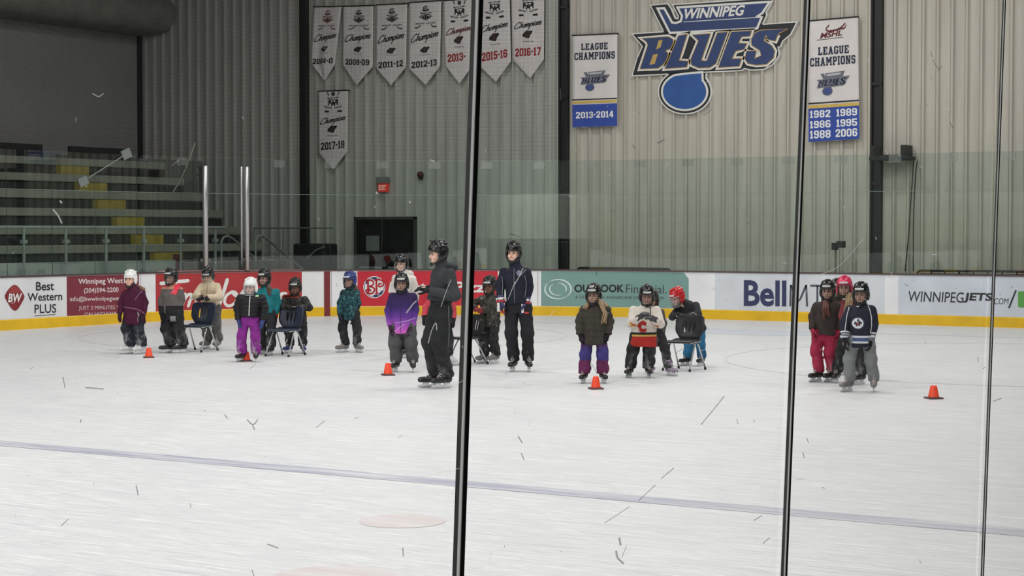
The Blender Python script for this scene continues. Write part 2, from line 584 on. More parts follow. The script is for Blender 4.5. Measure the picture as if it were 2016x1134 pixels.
# painted lines, a millimetre above the sheet
zl = 0.002
def ice_mark(name, flat, mtl, label):
    o = MB().add([(x, y, zl) for x, y in flat.v], flat.f).build(name, mtl)
    struct(o); o['label'] = label
    return o
f = Flat().rect(XL + 0.1, 11.86, XR - 0.1, 12.16)
ice_mark('floor_line', f, ice_line_mat('blue_line_paint', (95, 98, 140), 0.62), 'faint blue line across the ice')
f = Flat().rect(XL + RC * 0.2, 33.78, XR - 1.0, 33.83)
ice_mark('floor_line', f, ice_line_mat('goal_line_paint', (176, 120, 120), 0.25), 'faint red goal line')
f = Flat().ring(-14.65, 33.78, 0, 1.83, n=30, a0=180, a1=360)
ice_mark('floor_marking', f, ice_line_mat('crease_paint', (150, 175, 205), 0.45), 'pale blue goal crease')
f = Flat().ring(-7.95, 27.7, 4.55, 4.6, n=90)
ice_mark('floor_marking', f, ice_line_mat('circle_paint', (150, 140, 150), 0.3), 'faint face-off circle on the right')
f = Flat().ring(-21.35, 27.7, 4.55, 4.6, n=90)
ice_mark('floor_marking', f, MATS.get('x') or ice_line_mat('circle_paint_far', (150, 140, 150), 0.3), 'faint face-off circle on the left')
spot = ice_line_mat('spot_paint', (190, 150, 146), 0.42)
for px, py, r in ((792, 1026, 0.30), (660, 1136, 0.36)):
    p = at_z(px, py)
    ice_mark('floor_marking', Flat().disc(p[0], p[1], r, n=40), spot, 'faded pink face-off spot')

# ---------------------------------------------------------------- walls
def wall_mat(name, c):
    """painted steel panels with a little streaky dirt"""
    m = bpy.data.materials.new(name)
    m.use_nodes = True
    nt = m.node_tree; L = nt.links
    b = nt.nodes['Principled BSDF']
    b.inputs['Roughness'].default_value = 0.55
    tc = nd(nt, 'ShaderNodeTexCoord')
    mp = nd(nt, 'ShaderNodeMapping'); mp.inputs['Scale'].default_value = (3.0, 3.0, 0.25)
    L.new(tc.outputs['Object'], mp.inputs['Vector'])
    n = nd(nt, 'ShaderNodeTexNoise', i_Scale=2.0, i_Detail=6.0)
    L.new(mp.outputs['Vector'], n.inputs['Vector'])
    rp = nd(nt, 'ShaderNodeValToRGB')
    rp.color_ramp.elements[0].position = 0.3; rp.color_ramp.elements[1].position = 0.7
    l = lin(c)
    rp.color_ramp.elements[0].color = tuple(x * 0.9 for x in l) + (1,)
    rp.color_ramp.elements[1].color = tuple(x * 1.08 for x in l) + (1,)
    L.new(n.outputs['Fac'], rp.inputs['Fac']); L.new(rp.outputs[0], b.inputs['Base Color'])
    return m
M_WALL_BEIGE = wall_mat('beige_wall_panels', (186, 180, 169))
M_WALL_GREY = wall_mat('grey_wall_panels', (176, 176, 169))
M_WALL_LEFT = wall_mat('left_grey_wall_panels', (168, 166, 161))  # left bay, slightly darker than the grey of the middle bay
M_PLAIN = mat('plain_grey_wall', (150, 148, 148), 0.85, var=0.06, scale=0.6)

COLS = [-30.52, -22.5, -14.5, -6.5, 1.5]
def ribbed(x0, x1, n, name, mtl, label):
    mb = MB()
    prof = []
    w = (x1 - x0) / n
    for i in range(n):
        a = x0 + i * w
        prof += [(a, 0), (a + w * 0.62, 0), (a + w * 0.66, 0.012), (a + w * 0.70, 0.0), (a + w * 0.74, 0), (a + w * 0.80, 0.075), (a + w * 0.92, 0.075), (a + w * 1.0, 0.0)]
    prof.append((x1, 0))
    vs = [(x, YWALL - d, 0.0) for x, d in prof] + [(x, YWALL - d, 11.5) for x, d in prof]
    k = len(prof)
    mb.add(vs, [(i, i + 1, k + i + 1, k + i) for i in range(k - 1)])
    o = struct(mb.build(name, mtl))
    o['label'] = label
    return o
ribbed(XWALL, COLS[0] - 0.13, 18, 'wall_back', M_WALL_LEFT, 'slightly darker grey ribbed end wall beside the bleachers')
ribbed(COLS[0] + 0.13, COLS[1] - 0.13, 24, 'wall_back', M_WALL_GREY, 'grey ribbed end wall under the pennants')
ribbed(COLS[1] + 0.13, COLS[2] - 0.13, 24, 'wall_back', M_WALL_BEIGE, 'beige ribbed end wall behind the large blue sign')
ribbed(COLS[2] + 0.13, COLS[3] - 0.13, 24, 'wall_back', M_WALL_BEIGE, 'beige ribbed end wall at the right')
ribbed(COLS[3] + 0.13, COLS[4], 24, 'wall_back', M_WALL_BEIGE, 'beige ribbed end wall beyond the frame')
for i, cx in enumerate(COLS[:4]):
    mb = MB()
    mb.box((cx - 0.13, YWALL - 0.02, 0), (cx + 0.13, YWALL + 0.1, 11.5))
    mb.box((cx - 0.13, YWALL - 0.10, 0), (cx - 0.10, YWALL + 0.05, 11.5))
    mb.box((cx + 0.09, YWALL - 0.14, 0), (cx + 0.12, YWALL + 0.05, 11.5))
    for z in (3.0, 5.2, 7.4):
        mb.box((cx - 0.12, YWALL - 0.09, z), (cx + 0.12, YWALL - 0.02, z + 0.06))
    o = struct(mb.build('trim_%d' % (i + 1), M_DARKSTEEL)); o['label'] = 'black steel wall column'
o = struct(MB().box((XWALL - 0.1, YWALL - 0.09, 0), (XWALL + 0.12, YWALL + 0.1, 7.5)).build('trim_5', M_DARKSTEEL)); o['label'] = 'black column in the corner above the bleachers'
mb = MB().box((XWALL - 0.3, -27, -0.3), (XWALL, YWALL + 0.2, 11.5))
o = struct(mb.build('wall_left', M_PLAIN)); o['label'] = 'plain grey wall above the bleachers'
mb = MB().box((8.5, -27, -0.3), (8.8, YWALL + 0.2, 11.5))
M_BEH = mat('grey_block_wall', (58, 58, 56), 0.9, var=0.1, scale=1.0)
struct(mb.build('wall_right', M_BEH))
struct(MB().box((XWALL - 0.3, -27.3, -0.3), (8.8, -27, 11.5)).build('wall_front', M_WALL_BEIGE))
M_CEIL = mat('roof_deck', (120, 120, 118), 0.9, var=0.1)
struct(MB().box((XWALL - 0.3, -27.3, 11.5), (8.8, YWALL + 0.2, 11.7)).build('ceiling', M_CEIL))
# boxed duct along the top of the left wall
M_DUCT = mat('duct_paint', (128, 127, 120), 0.7, var=0.15, scale=2.0)
mb = MB()
prof = []
for a in np.linspace(-90, 60, 14):
    prof.append((XWALL + 0.9 + 0.55 * math.cos(math.radians(a)), 8.05 + 0.55 * math.sin(math.radians(a))))
prof = [(XWALL + 0.01, 7.5)] + prof + [(XWALL + 0.9, 9.2), (XWALL + 0.01, 9.2)]
k = len(prof)
vs = [(x, 20.0, z) for x, z in prof] + [(x, YWALL - 0.12, z) for x, z in prof]
mb.add(vs, [(i, (i + 1) % k, k + (i + 1) % k, k + i) for i in range(k)] + [tuple(range(k - 1, -1, -1)), tuple(range(k, 2 * k))])
o = mb.build('air_duct', M_DUCT, smooth=False)
tag(o, 'dull grey boxed air duct along the top of the left wall', 'duct')

# ---------------------------------------------------------------- dasher boards
def dirty_white(name, c, mark=0.55):
    m = bpy.data.materials.new(name)
    m.use_nodes = True
    nt = m.node_tree; L = nt.links
    b = nt.nodes['Principled BSDF']
    b.inputs['Roughness'].default_value = 0.4
    tc = nd(nt, 'ShaderNodeTexCoord')
    n = nd(nt, 'ShaderNodeTexNoise', i_Scale=1.2, i_Detail=5.0)
    L.new(tc.outputs['Object'], n.inputs['Vector'])
    rp = nd(nt, 'ShaderNodeValToRGB')
    l = lin(c)
    rp.color_ramp.elements[0].position = 0.35; rp.color_ramp.elements[1].position = 0.65
    rp.color_ramp.elements[0].color = tuple(x * 0.92 for x in l) + (1,)
    rp.color_ramp.elements[1].color = tuple(min(1, x * 1.05) for x in l) + (1,)
    L.new(n.outputs['Fac'], rp.inputs['Fac'])
    # puck marks
    mp = nd(nt, 'ShaderNodeMapping'); mp.inputs['Scale'].default_value = (1, 1, 1.6)
    mp.inputs['Rotation'].default_value = (0.3, 0.5, 0.2)
    L.new(tc.outputs['Object'], mp.inputs['Vector'])
    n2 = nd(nt, 'ShaderNodeTexNoise', i_Scale=9.0, i_Detail=2.0)
    L.new(mp.outputs['Vector'], n2.inputs['Vector'])
    mr = nd(nt, 'ShaderNodeMapRange')
    mr.inputs[1].default_value = 0.70; mr.inputs[2].default_value = 0.76; mr.inputs[3].default_value = 0; mr.inputs[4].default_value = mark
    L.new(n2.outputs['Fac'], mr.inputs[0])
    mx = nd(nt, 'ShaderNodeMixRGB'); mx.inputs[2].default_value = (0.06, 0.06, 0.07, 1)
    L.new(mr.outputs[0], mx.inputs[0]); L.new(rp.outputs[0], mx.inputs[1])
    L.new(mx.outputs[0], b.inputs['Base Color'])
    return m
M_BOARD = dirty_white('white_board_plastic', (236, 237, 239))
M_YELLOW = mat('yellow_kick_plate', (226, 182, 26), 0.45, var=0.12, scale=2.5)
M_CAP = mat('dark_red_cap_rail', (84, 66, 66), 0.6, var=0.1)
M_ALU = mat('brushed_aluminium', (205, 205, 206), 0.3, metal=0.9, var=0.05)

def sweep(prof, s0, s1, step=0.25):
    """closed profile (off, z) swept along the rink outline between two lengths"""
    ss = np.linspace(s0, s1, max(2, int((s1 - s0) / step) + 1))
    k = len(prof)
    vs, fs = [], []
    for s in ss:
        p = path_at(s)
        for off, z in prof:
            vs.append((p[0] + p[2] * off, p[1] + p[3] * off, z))
    n = len(ss)
    for i in range(n - 1):
        for j in range(k):
            j2 = (j + 1) % k
            fs.append((i * k + j, i * k + j2, (i + 1) * k + j2, (i + 1) * k + j))
    fs += [tuple(range(k)), tuple((n - 1) * k + j for j in range(k - 1, -1, -1))]
    return MB().add(vs, fs)
boards = thing('dasher_boards', 'white rink boards with a yellow kick strip curving round the ice', 'rink boards', (XL, 28.0, 0))
def bp(o):
    o.parent = boards
    o.matrix_parent_inverse = Matrix.Translation(boards.location).inverted()
    return o
STOT = PS[-1]
bp(sweep([(0, 0.2), (0, BOARD_H - 0.02), (-0.1, BOARD_H - 0.02), (-0.1, 0.0), (-0.02, 0.0)], 0, STOT).build('panel', M_BOARD))
bp(sweep([(0.012, 0.0), (0.018, 0.2), (0.002, 0.215), (-0.02, 0.215), (-0.02, 0.0)], 0, STOT).build('kick_plate', M_YELLOW))
bp(sweep([(0.02, BOARD_H - 0.02), (0.02, BOARD_H), (-0.16, BOARD_H + 0.012), (-0.16, BOARD_H - 0.02)], 0, STOT).build('cap_rail', M_CAP))
# panel joints
s_ref = board_s(1255)
M_JOINT = mat('board_joint', (150, 150, 152), 0.6, var=0)
for k in range(-9, 8):
    s = s_ref + k * 2.44
    a = board_pt(s - 0.006, 0.22, 0.003); b2 = board_pt(s + 0.006, 0.22, 0.003)
    c = board_pt(s + 0.006, BOARD_H - 0.03, 0.003); d = board_pt(s - 0.006, BOARD_H - 0.03, 0.003)
    bp(MB().add([a, b2, c, d], [(0, 1, 2, 3)]).build('panel_joint', M_JOINT))
# goal-line stripe up the boards
M_GOALRED = mat('goal_stripe_red', (122, 40, 44), 0.5, var=0.1)
s = board_s(643.5)
bp(sweep([(0.022, 0.0), (0.022, BOARD_H - 0.03), (0.001, BOARD_H - 0.03), (0.001, 0.0)], s - 0.07, s + 0.07, 0.1).build('goal_stripe', M_GOALRED))

# ---------------------------------------------------------------- advertising on the boards
def ad_panel(u0, u1, name, mtl, label, ztop=BOARD_H - 0.03, round_tr=False):
    s0, s1 = board_s(u0), board_s(u1)
    n = max(2, int((s1 - s0) / 0.12))
    vs, fs = [], []
    zb = 0.222
    for i in range(n + 1):
        s = s0 + (s1 - s0) * i / n
        zt = ztop
        if round_tr:
            e = s1 - s
            if e < 0.14:
                zt = ztop - 0.14 + math.sqrt(max(0, 0.14 ** 2 - (0.14 - e) ** 2))
        for off in (0.004, 0.0005):
            vs += [board_pt(s, zb, off), board_pt(s, zt, off)]
    for i in range(n):
        a = i * 4; b = a + 4
        fs += [(a, b, b + 1, a + 1), (a + 3, b + 3, b + 2, a + 2), (a + 1, b + 1, b + 3, a + 3), (a, a + 2, b + 2, b)]
    fs += [(0, 1, 3, 2), (n * 4, n * 4 + 2, n * 4 + 3, n * 4 + 1)]
    o = MB().add(vs, fs).build(name, mtl)
    return tag(o, label, 'advertising panel', 'advertising panels on the boards')
OFF1, OFF2, OFF3 = 0.008, 0.011, 0.014
inkk = dict(rough=0.5, var=0.05)
M_INK = mat('black_ink', (42, 42, 46), **inkk)
M_INKW = mat('white_ink', (232, 232, 230), **inkk)
M_INKNAVY = mat('navy_ink', (52, 56, 96), **inkk)
M_INKGREY = mat('grey_ink', (72, 74, 84), **inkk)

# -- hotel board, white
Zh = zoomed(0, 540, 6.3)
ad = ad_panel(-3, 130.5, 'advertising_panel', dirty_white('hotel_white', (226, 227, 229), 0.3), 'white hotel advert with a red diamond at the left end of the boards')
dia = [(175, 128), (215, 150), (262, 210), (296, 275), (270, 340), (215, 430), (175, 452), (135, 425), (80, 340), (52, 275), (85, 205), (135, 150)]
Flat().poly(Zh(smooth_line(dia + dia[:1], 4)[:-1])).put('logo', mat('hotel_red', (128, 36, 44), 0.5), on_board, OFF1, ad)
top = Flat().poly(Zh([(85, 235), (262, 225), (225, 165), (175, 140), (130, 165)]))
top.put('logo_highlight', mat('hotel_red_light', (160, 58, 62), 0.5), on_board, OFF2, ad)
def ztext(text, Z, box, bold=0.0, shear=0.0, slope=0.0):
    (x0, y0), (x1, y1) = Z([(box[0], box[1])])[0], Z([(box[2], box[3])])[0]
    return font(text, bold).fit(x0, y0, x1, y1, slope, shear)
ztext('BW', Zh, (90, 240, 265, 348), 0.03, 0.2, 0.03).put('logo_letters', M_INKW, on_board, OFF3, ad)
for g in (ztext('Best', Zh, (440, 95, 665, 205), 0.02, 0.0, 0.03), ztext('Western', Zh, (335, 235, 765, 335), 0.015, 0.0, 0.03),
          ztext('PLUS', Zh, (420, 375, 690, 485), 0.01, 0.0, 0.03)):
    g.put('lettering', M_INK, on_board, OFF1, ad)
Flat().stroke(Zh([(420, 516), (680, 498)]), 1.2, cap=False).put('underline', M_INK, on_board, OFF1, ad)
# -- hotel board, maroon
ad = ad_panel(131, 273, 'advertising_panel', mat('maroon_vinyl', (126, 46, 60), 0.5, var=0.12, scale=3), 'maroon advert with phone number lettering behind the maroon-coated skater')
for g in (ztext('Winnipeg West', Zh, (965, 55, 1520, 142), 0.025, 0.0, 0.02), ztext('(204)594-2200', Zh, (1035, 172, 1465, 250), 0.02, 0.0, 0.03),
          ztext('info@bwwinnipegwest', Zh, (860, 278, 1520, 352), 0.012, 0.0, 0.02), ztext('JUST 2 MINUTES WEST', Zh, (970, 395, 1600, 455), 0.0, 0.0, 0.02),
          ztext('ON HIGHWAY 1', Zh, (1040, 475, 1520, 525), 0.0, 0.0, 0.03)):
    g.put('lettering', mat('pale_pink_ink', (222, 205, 206), **inkk), on_board, OFF1, ad)
# -- red coffee board
Zt = zoomed(300, 520, 6.3)
ad = ad_panel(306, 594, 'advertising_panel', mat('coffee_red_vinyl', (176, 52, 56), 0.5, var=0.1, scale=2.5), 'red advert with white script lettering left of the goal stripe')
g = Flat()
for w, pts in ((44, [(105, 240), (270, 222), (435, 205)]), (40, [(285, 215), (240, 360), (200, 520)]), (36, [(340, 365), (300, 460), (275, 520), (310, 520)]),
               (38, [(400, 370), (385, 440), (362, 525)]), (36, [(375, 470), (420, 400), (462, 372), (480, 400), (440, 520)]), (36, [(450, 470), (500, 400), (540, 372), (562, 400), (535, 490), (560, 528), (600, 500)]),
               (40, [(720, 195), (660, 380), (600, 520)]), (34, [(640, 385), (760, 365), (880, 350)]), (44, [(925, 195), (880, 340), (825, 500)]),
               (36, [(980, 345), (915, 390), (890, 470), (935, 518), (1010, 490), (1050, 420), (1030, 355), (980, 345), (1060, 405), (1135, 320)]),
               (36, [(1135, 320), (1110, 400), (1085, 515)]), (36, [(1245, 210), (1200, 360), (1165, 500), (1200, 515)]), (30, [(1160, 335), (1300, 315)]),
               (34, [(1360, 340), (1300, 390), (1285, 470), (1330, 515), (1390, 470), (1400, 390), (1360, 340)]),
               (34, [(1450, 350), (1430, 430), (1405, 515)]), (34, [(1425, 450), (1480, 370), (1515, 350), (1520, 400), (1490, 515)]),
               (40, [(1650, 365), (1600, 370), (1575, 420), (1620, 460), (1590, 515), (1540, 500)])):
    g.stroke(Zt(pts), w / 6.3)
g.put('lettering', M_INKW, on_board, OFF1, ad)
Flat().stroke([(311, 534.3), (470, 532.2), (592, 531.2)], 1.0, cap=False).put('border', mat('pale_red', (214, 150, 148), 0.5), on_board, OFF1, ad)
# -- red pizza board
Zp = zoomed(690, 510, 6.503)
ad = ad_panel(703.5, 980, 'advertising_panel', mat('pizza_red_vinyl', (198, 34, 52), 0.5, var=0.08, scale=2.5), 'bright red advert with a round white emblem behind the standing instructors')
c0, r0 = Zp([(303, 360)])[0], 140 / 6.503
Flat().disc(*c0, r0).put('emblem', M_INKW, on_board, OFF1, ad)
g = Flat().ring(*c0, r0 * 0.88, r0 * 0.93, n=60)
for a0 in (-110, 20, 60, 200):
    g.ring(*c0, r0 * 0.70, r0 * 0.90, n=14, a0=a0, a1=a0 + 40, taper=True)
g.put('emblem_swirls', mat('emblem_navy', (44, 50, 104), **inkk), on_board, OFF2, ad)
g = Flat()
for w, pts in ((24, [(225, 275), (222, 340), (228, 420)]), (20, [(200, 272), (250, 268), (290, 290), (285, 330), (240, 350)]), (22, [(240, 350), (290, 365), (305, 400), (270, 440), (215, 435), (200, 400), (235, 385), (255, 405)]),
               (24, [(330, 270), (330, 360), (335, 440)]), (20, [(310, 268), (380, 265), (425, 300), (405, 345), (360, 350), (365, 315), (390, 315)]), (12, [(310, 445), (360, 440)])):
    g.stroke(Zp(pts), w / 6.503)
g.put('emblem_letters', mat('emblem_red', (176, 30, 44), **inkk), on_board, OFF3, ad)
g = font('Boston Pizza', 0.03)
(x0, y0), (x1, y1) = Zp([(480, 290), (1830, 428)])
g.fit(x0, y0, x1, y1, 0.0, 0.15).put('lettering', M_INKW, on_board, OFF1, ad)
# -- teal finance board
Zf = zoomed(1050, 510, 6.109)
ad = ad_panel(1065.5, 1356, 'advertising_panel', mat('teal_vinyl', (122, 158, 152), 0.5, var=0.05, scale=2.5), 'teal finance advert with a white swirl in the middle of the boards', round_tr=True)
g = Flat()
cx, cy = Zf([(298, 362)])[0]
for a0, a1, ra, rb in ((-135, 55, 24.0, 27.5), (50, 225, 24.0, 27.5), (-95, 30, 15.0, 17.8), (65, 240, 15.0, 17.8)):
    g.ring(cx, cy, ra, rb, 0.74, n=30, a0=a0, a1=a1, taper=True)
g.put('swirl_emblem', mat('pale_ice_ink', (214, 230, 230), **inkk), on_board, OFF1, ad)
merge(ztext('OUTLOOK', Zf, (495, 305, 1092, 400), 0.03, 0.0, 0.0)).put('lettering', mat('black_bold_ink', (28, 30, 30), **inkk), on_board, OFF1, ad)
ztext('Financial.', Zf, (1115, 305, 1605, 408), 0.0, 0.0, -0.015).put('thin_lettering', M_INKGREY, on_board, OFF1, ad)
ztext('A DIVISION OF ASSINIBOINE CREDIT UNION', Zf, (505, 438, 1575, 474), 0.0, 0.0, -0.012).put('small_lettering', M_INKGREY, on_board, OFF1, ad)
# -- phone company board
Zb = zoomed(1440, 520, 9.45)
ad = ad_panel(1408, 1742, 'advertising_panel', dirty_white('phone_white', (214, 218, 224), 0.5), 'bluish white advert with large navy lettering behind the rightmost group')
merge(ztext('Bell', Zb, (235, 297, 1028, 785), 0.028, 0.0, -0.01)).put('lettering', M_INKNAVY, on_board, OFF1, ad)
g = Flat()
for pts in ([(1110, 385), (1100, 785)], [(1110, 390), (1240, 680), (1275, 680), (1395, 390)], [(1395, 385), (1415, 790)], [(1470, 400), (1740, 405)], [(1605, 400), (1605, 795)],
            [(1960, 430), (1900, 400), (1830, 420), (1820, 520), (1880, 580), (1950, 640), (1940, 760), (1860, 800), (1800, 770)]):
    g.stroke(Zb(pts), 36 / 9.45, smooth=len(pts) > 4, cap=False)
g.put('thin_lettering', M_INKGREY, on_board, OFF1, ad)
# -- hockey club board
Zj = zoomed(1760, 530, 7.875)
ad = ad_panel(1769, 2100, 'advertising_panel', dirty_white('club_white', (208, 214, 224), 0.5), 'pale blue advert with slanted dark lettering and a green square at the right')
g = merge(ztext('WINNIPEG', Zj, (232, 338, 1090, 502), 0.005, 0.12, -0.024), ztext('JETS', Zj, (1080, 362, 1532, 520), 0.035, 0.12, -0.02),
          ztext('.COM', Zj, (1535, 450, 1785, 545), -0.005, 0.12, 0.0))
g.stroke(Zj([(1790, 605), (1897, 325)]), 26 / 7.875, smooth=False, cap=False)
g.put('lettering', M_INK, on_board, OFF1, ad)
Flat().poly(Zj([(1930, 345), (2120, 340), (2120, 600), (1945, 590), (1930, 570)])).put('green_square', mat('green_ink', (88, 158, 74), **inkk), on_board, OFF1, ad)

# ---------------------------------------------------------------- glass above the boards
def glass_mat(name, tint, rough=0.0, refl=0.06, spec=1.0):
    m = bpy.data.materials.new(name)
    m.use_nodes = True
    nt = m.node_tree; L = nt.links
    nt.nodes.remove(nt.nodes['Principled BSDF'])
    out = nt.nodes['Material Output']
    t = nd(nt, 'ShaderNodeBsdfTransparent'); t.inputs[0].default_value = tint + (1,)
    g = nd(nt, 'ShaderNodeBsdfGlossy'); g.inputs['Roughness'].default_value = rough
    g.inputs[0].default_value = (spec, spec, spec, 1)
    lw = nd(nt, 'ShaderNodeLayerWeight'); lw.inputs[0].default_value = 0.5
    pw = nd(nt, 'ShaderNodeMath', operation='POWER'); pw.inputs[1].default_value = 5.0
    L.new(lw.outputs['Facing'], pw.inputs[0])
    ad_ = nd(nt, 'ShaderNodeMath', operation='MULTIPLY_ADD')
    ad_.inputs[1].default_value = 0.7; ad_.inputs[2].default_value = refl
    L.new(pw.outputs[0], ad_.inputs[0])
    mx = nd(nt, 'ShaderNodeMixShader')
    L.new(ad_.outputs[0], mx.inputs[0]); L.new(t.outputs[0], mx.inputs[1]); L.new(g.outputs[0], mx.inputs[2])
    L.new(mx.outputs[0], out.inputs['Surface'])
    return m
M_GLASS = glass_mat('rink_glass', (0.905, 0.955, 0.935), 0.0, 0.035)
M_EDGE = mat('glass_edge', (128, 146, 138), 0.3, var=0)
M_CLIP = mat('grey_clip', (112, 118, 115), 0.5, var=0.05)
M_CLIPP = glass_mat('clip_plastic', (0.86, 0.87, 0.86), 0.4, 0.10)
GLASS_TOP = 3.62
s_lo, s_hi = board_s(-60), board_s(2080)
k0 = int(math.floor((s_lo - s_ref) / 1.22)); k1 = int(math.ceil((s_hi - s_ref) / 1.22)) + 3
adsec = [(-900, 131, 'the white hotel advert'), (131, 273, 'the maroon advert'), (273, 306, 'the narrow white board'), (306, 594, 'the red script advert'), (594, 703, 'the white boards with the red goal stripe'),
         (703, 980, 'the bright red emblem advert'), (980, 1065, 'the white strip left of the teal advert'), (1065, 1356, 'the teal advert'), (1356, 1408, 'the plain white board right of the teal advert'),
         (1408, 1742, 'the navy lettered advert'), (1742, 3000, 'the pale blue advert with slanted letters')]
seen = {}
panes = []
for k in range(k0, k1):
    s0, s1 = s_ref + k * 1.22, s_ref + (k + 1) * 1.22
    um = float(np.interp((s0 + s1) / 2, np.sort(_vs), _vu[np.argsort(_vs)]))
    sec = [n for a, b, n in adsec if a <= um < b][0]
    seen[sec] = seen.get(sec, 0) + 1
    panes.append((s0, s1, sec, seen[sec]))
ordn = ['first', 'second', 'third', 'fourth', 'fifth', 'sixth', 'seventh', 'eighth', 'ninth']
for s0, s1, sec, n in panes:
    tot = seen[sec]
    lab = 'clear glass pane above ' + sec
    if tot > 1:
        lab = '%s clear glass pane from the left above %s' % (ordn[n - 1], sec)
    o = sweep([(-0.10, BOARD_H + 0.014), (-0.10, GLASS_TOP), (-0.112, GLASS_TOP), (-0.112, BOARD_H + 0.014)], s0 + 0.004, s1 - 0.004, 0.3).build('glass_shield', M_GLASS)
    tag(o, lab, 'glass shield', 'clear panes round the rink')
    mid = sweep([(-0.096, 2.82), (-0.096, 2.829), (-0.116, 2.829), (-0.116, 2.82)], s0 + 0.004, s1 - 0.004, 0.3).build('joint_strip', M_EDGE, o)
    sweep([(-0.10, BOARD_H + 0.014), (-0.10, GLASS_TOP), (-0.112, GLASS_TOP), (-0.112, BOARD_H + 0.014)], s1 - 0.008, s1 - 0.0045, 0.3).build('edge_seal', mat('dark_seal', (70, 82, 78), 0.5, var=0), o)
    mb = MB()
    c = board_pt(s1, GLASS_TOP - 0.10, -0.106)
    p = path_at(s1)
    T = np.array([p[3], -p[2]])
    vs = []
    for dx in (-0.13, 0.13):
        for dn in (-0.03, 0.03):
            for dz in (-0.08, 0.08):
                vs.append((c[0] + T[0] * dx + p[2] * dn, c[1] + T[1] * dx + p[3] * dn, c[2] + dz))
    mb.add(vs, [(0, 1, 3, 2), (4, 6, 7, 5), (0, 4, 5, 1), (2, 3, 7, 6), (0, 2, 6, 4), (1, 5, 7, 3)])
    ue = 1008 + FPX * (p[0] * RGT[0] + p[1] * RGT[1]) / (p[0] * FH[0] + p[1] * FH[1])
    if 320 < ue < 380 or ue > 510:
        mb.build('top_clip', M_CLIPP, o)

# tall bare posts beside the gate
for u0, rs, lab in ((405, ((0.0, 0.062),), 'left of two tall bare aluminium posts rising behind the boards'),
                    (484, ((-0.09, 0.03), (0.03, 0.055)), 'right of two tall aluminium posts, a double tube')):
    s = board_s(u0)
    c = board_pt(s, 0, 0.0)
    t = thing('gate_post', lab, 'post', (c[0], c[1], 0), YAW, 'tall aluminium gate posts')
    for dx, r in rs:
        MB().lathe([(r, BOARD_H + 0.013), (r, 3.42), (r * 0.8, 3.44)], 16, (dx, 0, 0)).build('tube', M_ALU, t, smooth=True)
    MB().box((-0.12, 0.02, 1.3), (0.1, 0.06, 1.36)).build('bracket', M_CLIP, t)

# diagonal brace with square ends and a loose cable on the left glass
def boxat(c, sx, sz, yaw, name, mtl, parent=None, sy=0.05, roll=0.0):
    mb = MB().box((-sx / 2, -sy / 2, -sz / 2), (sx / 2, sy / 2, sz / 2))
    o = mb.build(name, mtl, parent)
    o.location = c
    o.rotation_euler = (0, roll, yaw)
    return o
a = on_board(170, 357, -0.08); b = on_board(255, 303, -0.08)
t = thing('glass_brace', 'diagonal grey rod with square plates on the glass left of the bleacher steps', 'brace', a)
MB().tube([Vector((0, 0, 0)), Vector(b) - Vector(a)], 0.014, 6).build('rod', M_CLIP, t)
boxat((0, 0, 0), 0.22, 0.18, math.radians(75), 'plate', M_CLIP, t, roll=-0.4)
boxat(Vector(b) - Vector(a), 0.22, 0.2, math.radians(75), 'plate', M_CLIP, t, roll=-0.4)
pts = [on_board(u, v, -0.2) for u, v in ((395, 281), (388, 300), (377, 330), (366, 355), (352, 378))]
o = MB().tube(pts, 0.012, 6).build('net_cable', mat('pale_cord', (120, 124, 118), 0.8), None)
tag(o, 'thin slack cord hanging slantwise left of the aluminium posts', 'cord')

# netting hung above the glass on the left half
def net_material():
    m = bpy.data.materials.new('black_netting')
    m.use_nodes = True
    nt = m.node_tree; L = nt.links
    nt.nodes.remove(nt.nodes['Principled BSDF'])
    out = nt.nodes['Material Output']
    tc = nd(nt, 'ShaderNodeTexCoord')
    sp = nd(nt, 'ShaderNodeSeparateXYZ'); L.new(tc.outputs['UV'], sp.inputs[0])
    fac = None
    for ax in (0, 1):
        fr = nd(nt, 'ShaderNodeMath', operation='FRACT'); L.new(sp.outputs[ax], fr.inputs[0])
        lt = nd(nt, 'ShaderNodeMath', operation='LESS_THAN'); lt.inputs[1].default_value = 0.10; L.new(fr.outputs[0], lt.inputs[0])
        if fac is None:
            fac = lt
        else:
            mxm = nd(nt, 'ShaderNodeMath', operation='MAXIMUM'); L.new(fac.outputs[0], mxm.inputs[0]); L.new(lt.outputs[0], mxm.inputs[1]); fac = mxm
    t = nd(nt, 'ShaderNodeBsdfTransparent')
    d = nd(nt, 'ShaderNodeBsdfDiffuse'); d.inputs[0].default_value = (0.016, 0.017, 0.017, 1)
    mx = nd(nt, 'ShaderNodeMixShader')
    L.new(fac.outputs[0], mx.inputs[0]); L.new(t.outputs[0], mx.inputs[1]); L.new(d.outputs[0], mx.inputs[2])
    L.new(mx.outputs[0], out.inputs['Surface'])
    return m
s_a, s_b = board_s(-60), board_s(1106)
ss = np.linspace(s_a, s_b, 80)
vs, fs, uv = [], [], []
for i, s in enumerate(ss):
    w = 0.02 * math.sin(s * 2.1)
    for z in (GLASS_TOP + 0.02, 8.6):
        vs.append(board_pt(s, z, -0.2 + (w if z > 5 else 0)))
        uv.append((s / 0.03, z / 0.03))
for i in range(len(ss) - 1):
    fs.append((2 * i, 2 * i + 2, 2 * i + 3, 2 * i + 1))
o = MB().add(vs, fs).build('safety_net', net_material())
lay = o.data.uv_layers.new(name='UVMap')
for lp in o.data.loops:
    lay.data[lp.index].uv = uv[lp.vertex_index]
tag(o, 'fine black safety netting hung above the glass over the left half of the rink', 'netting')
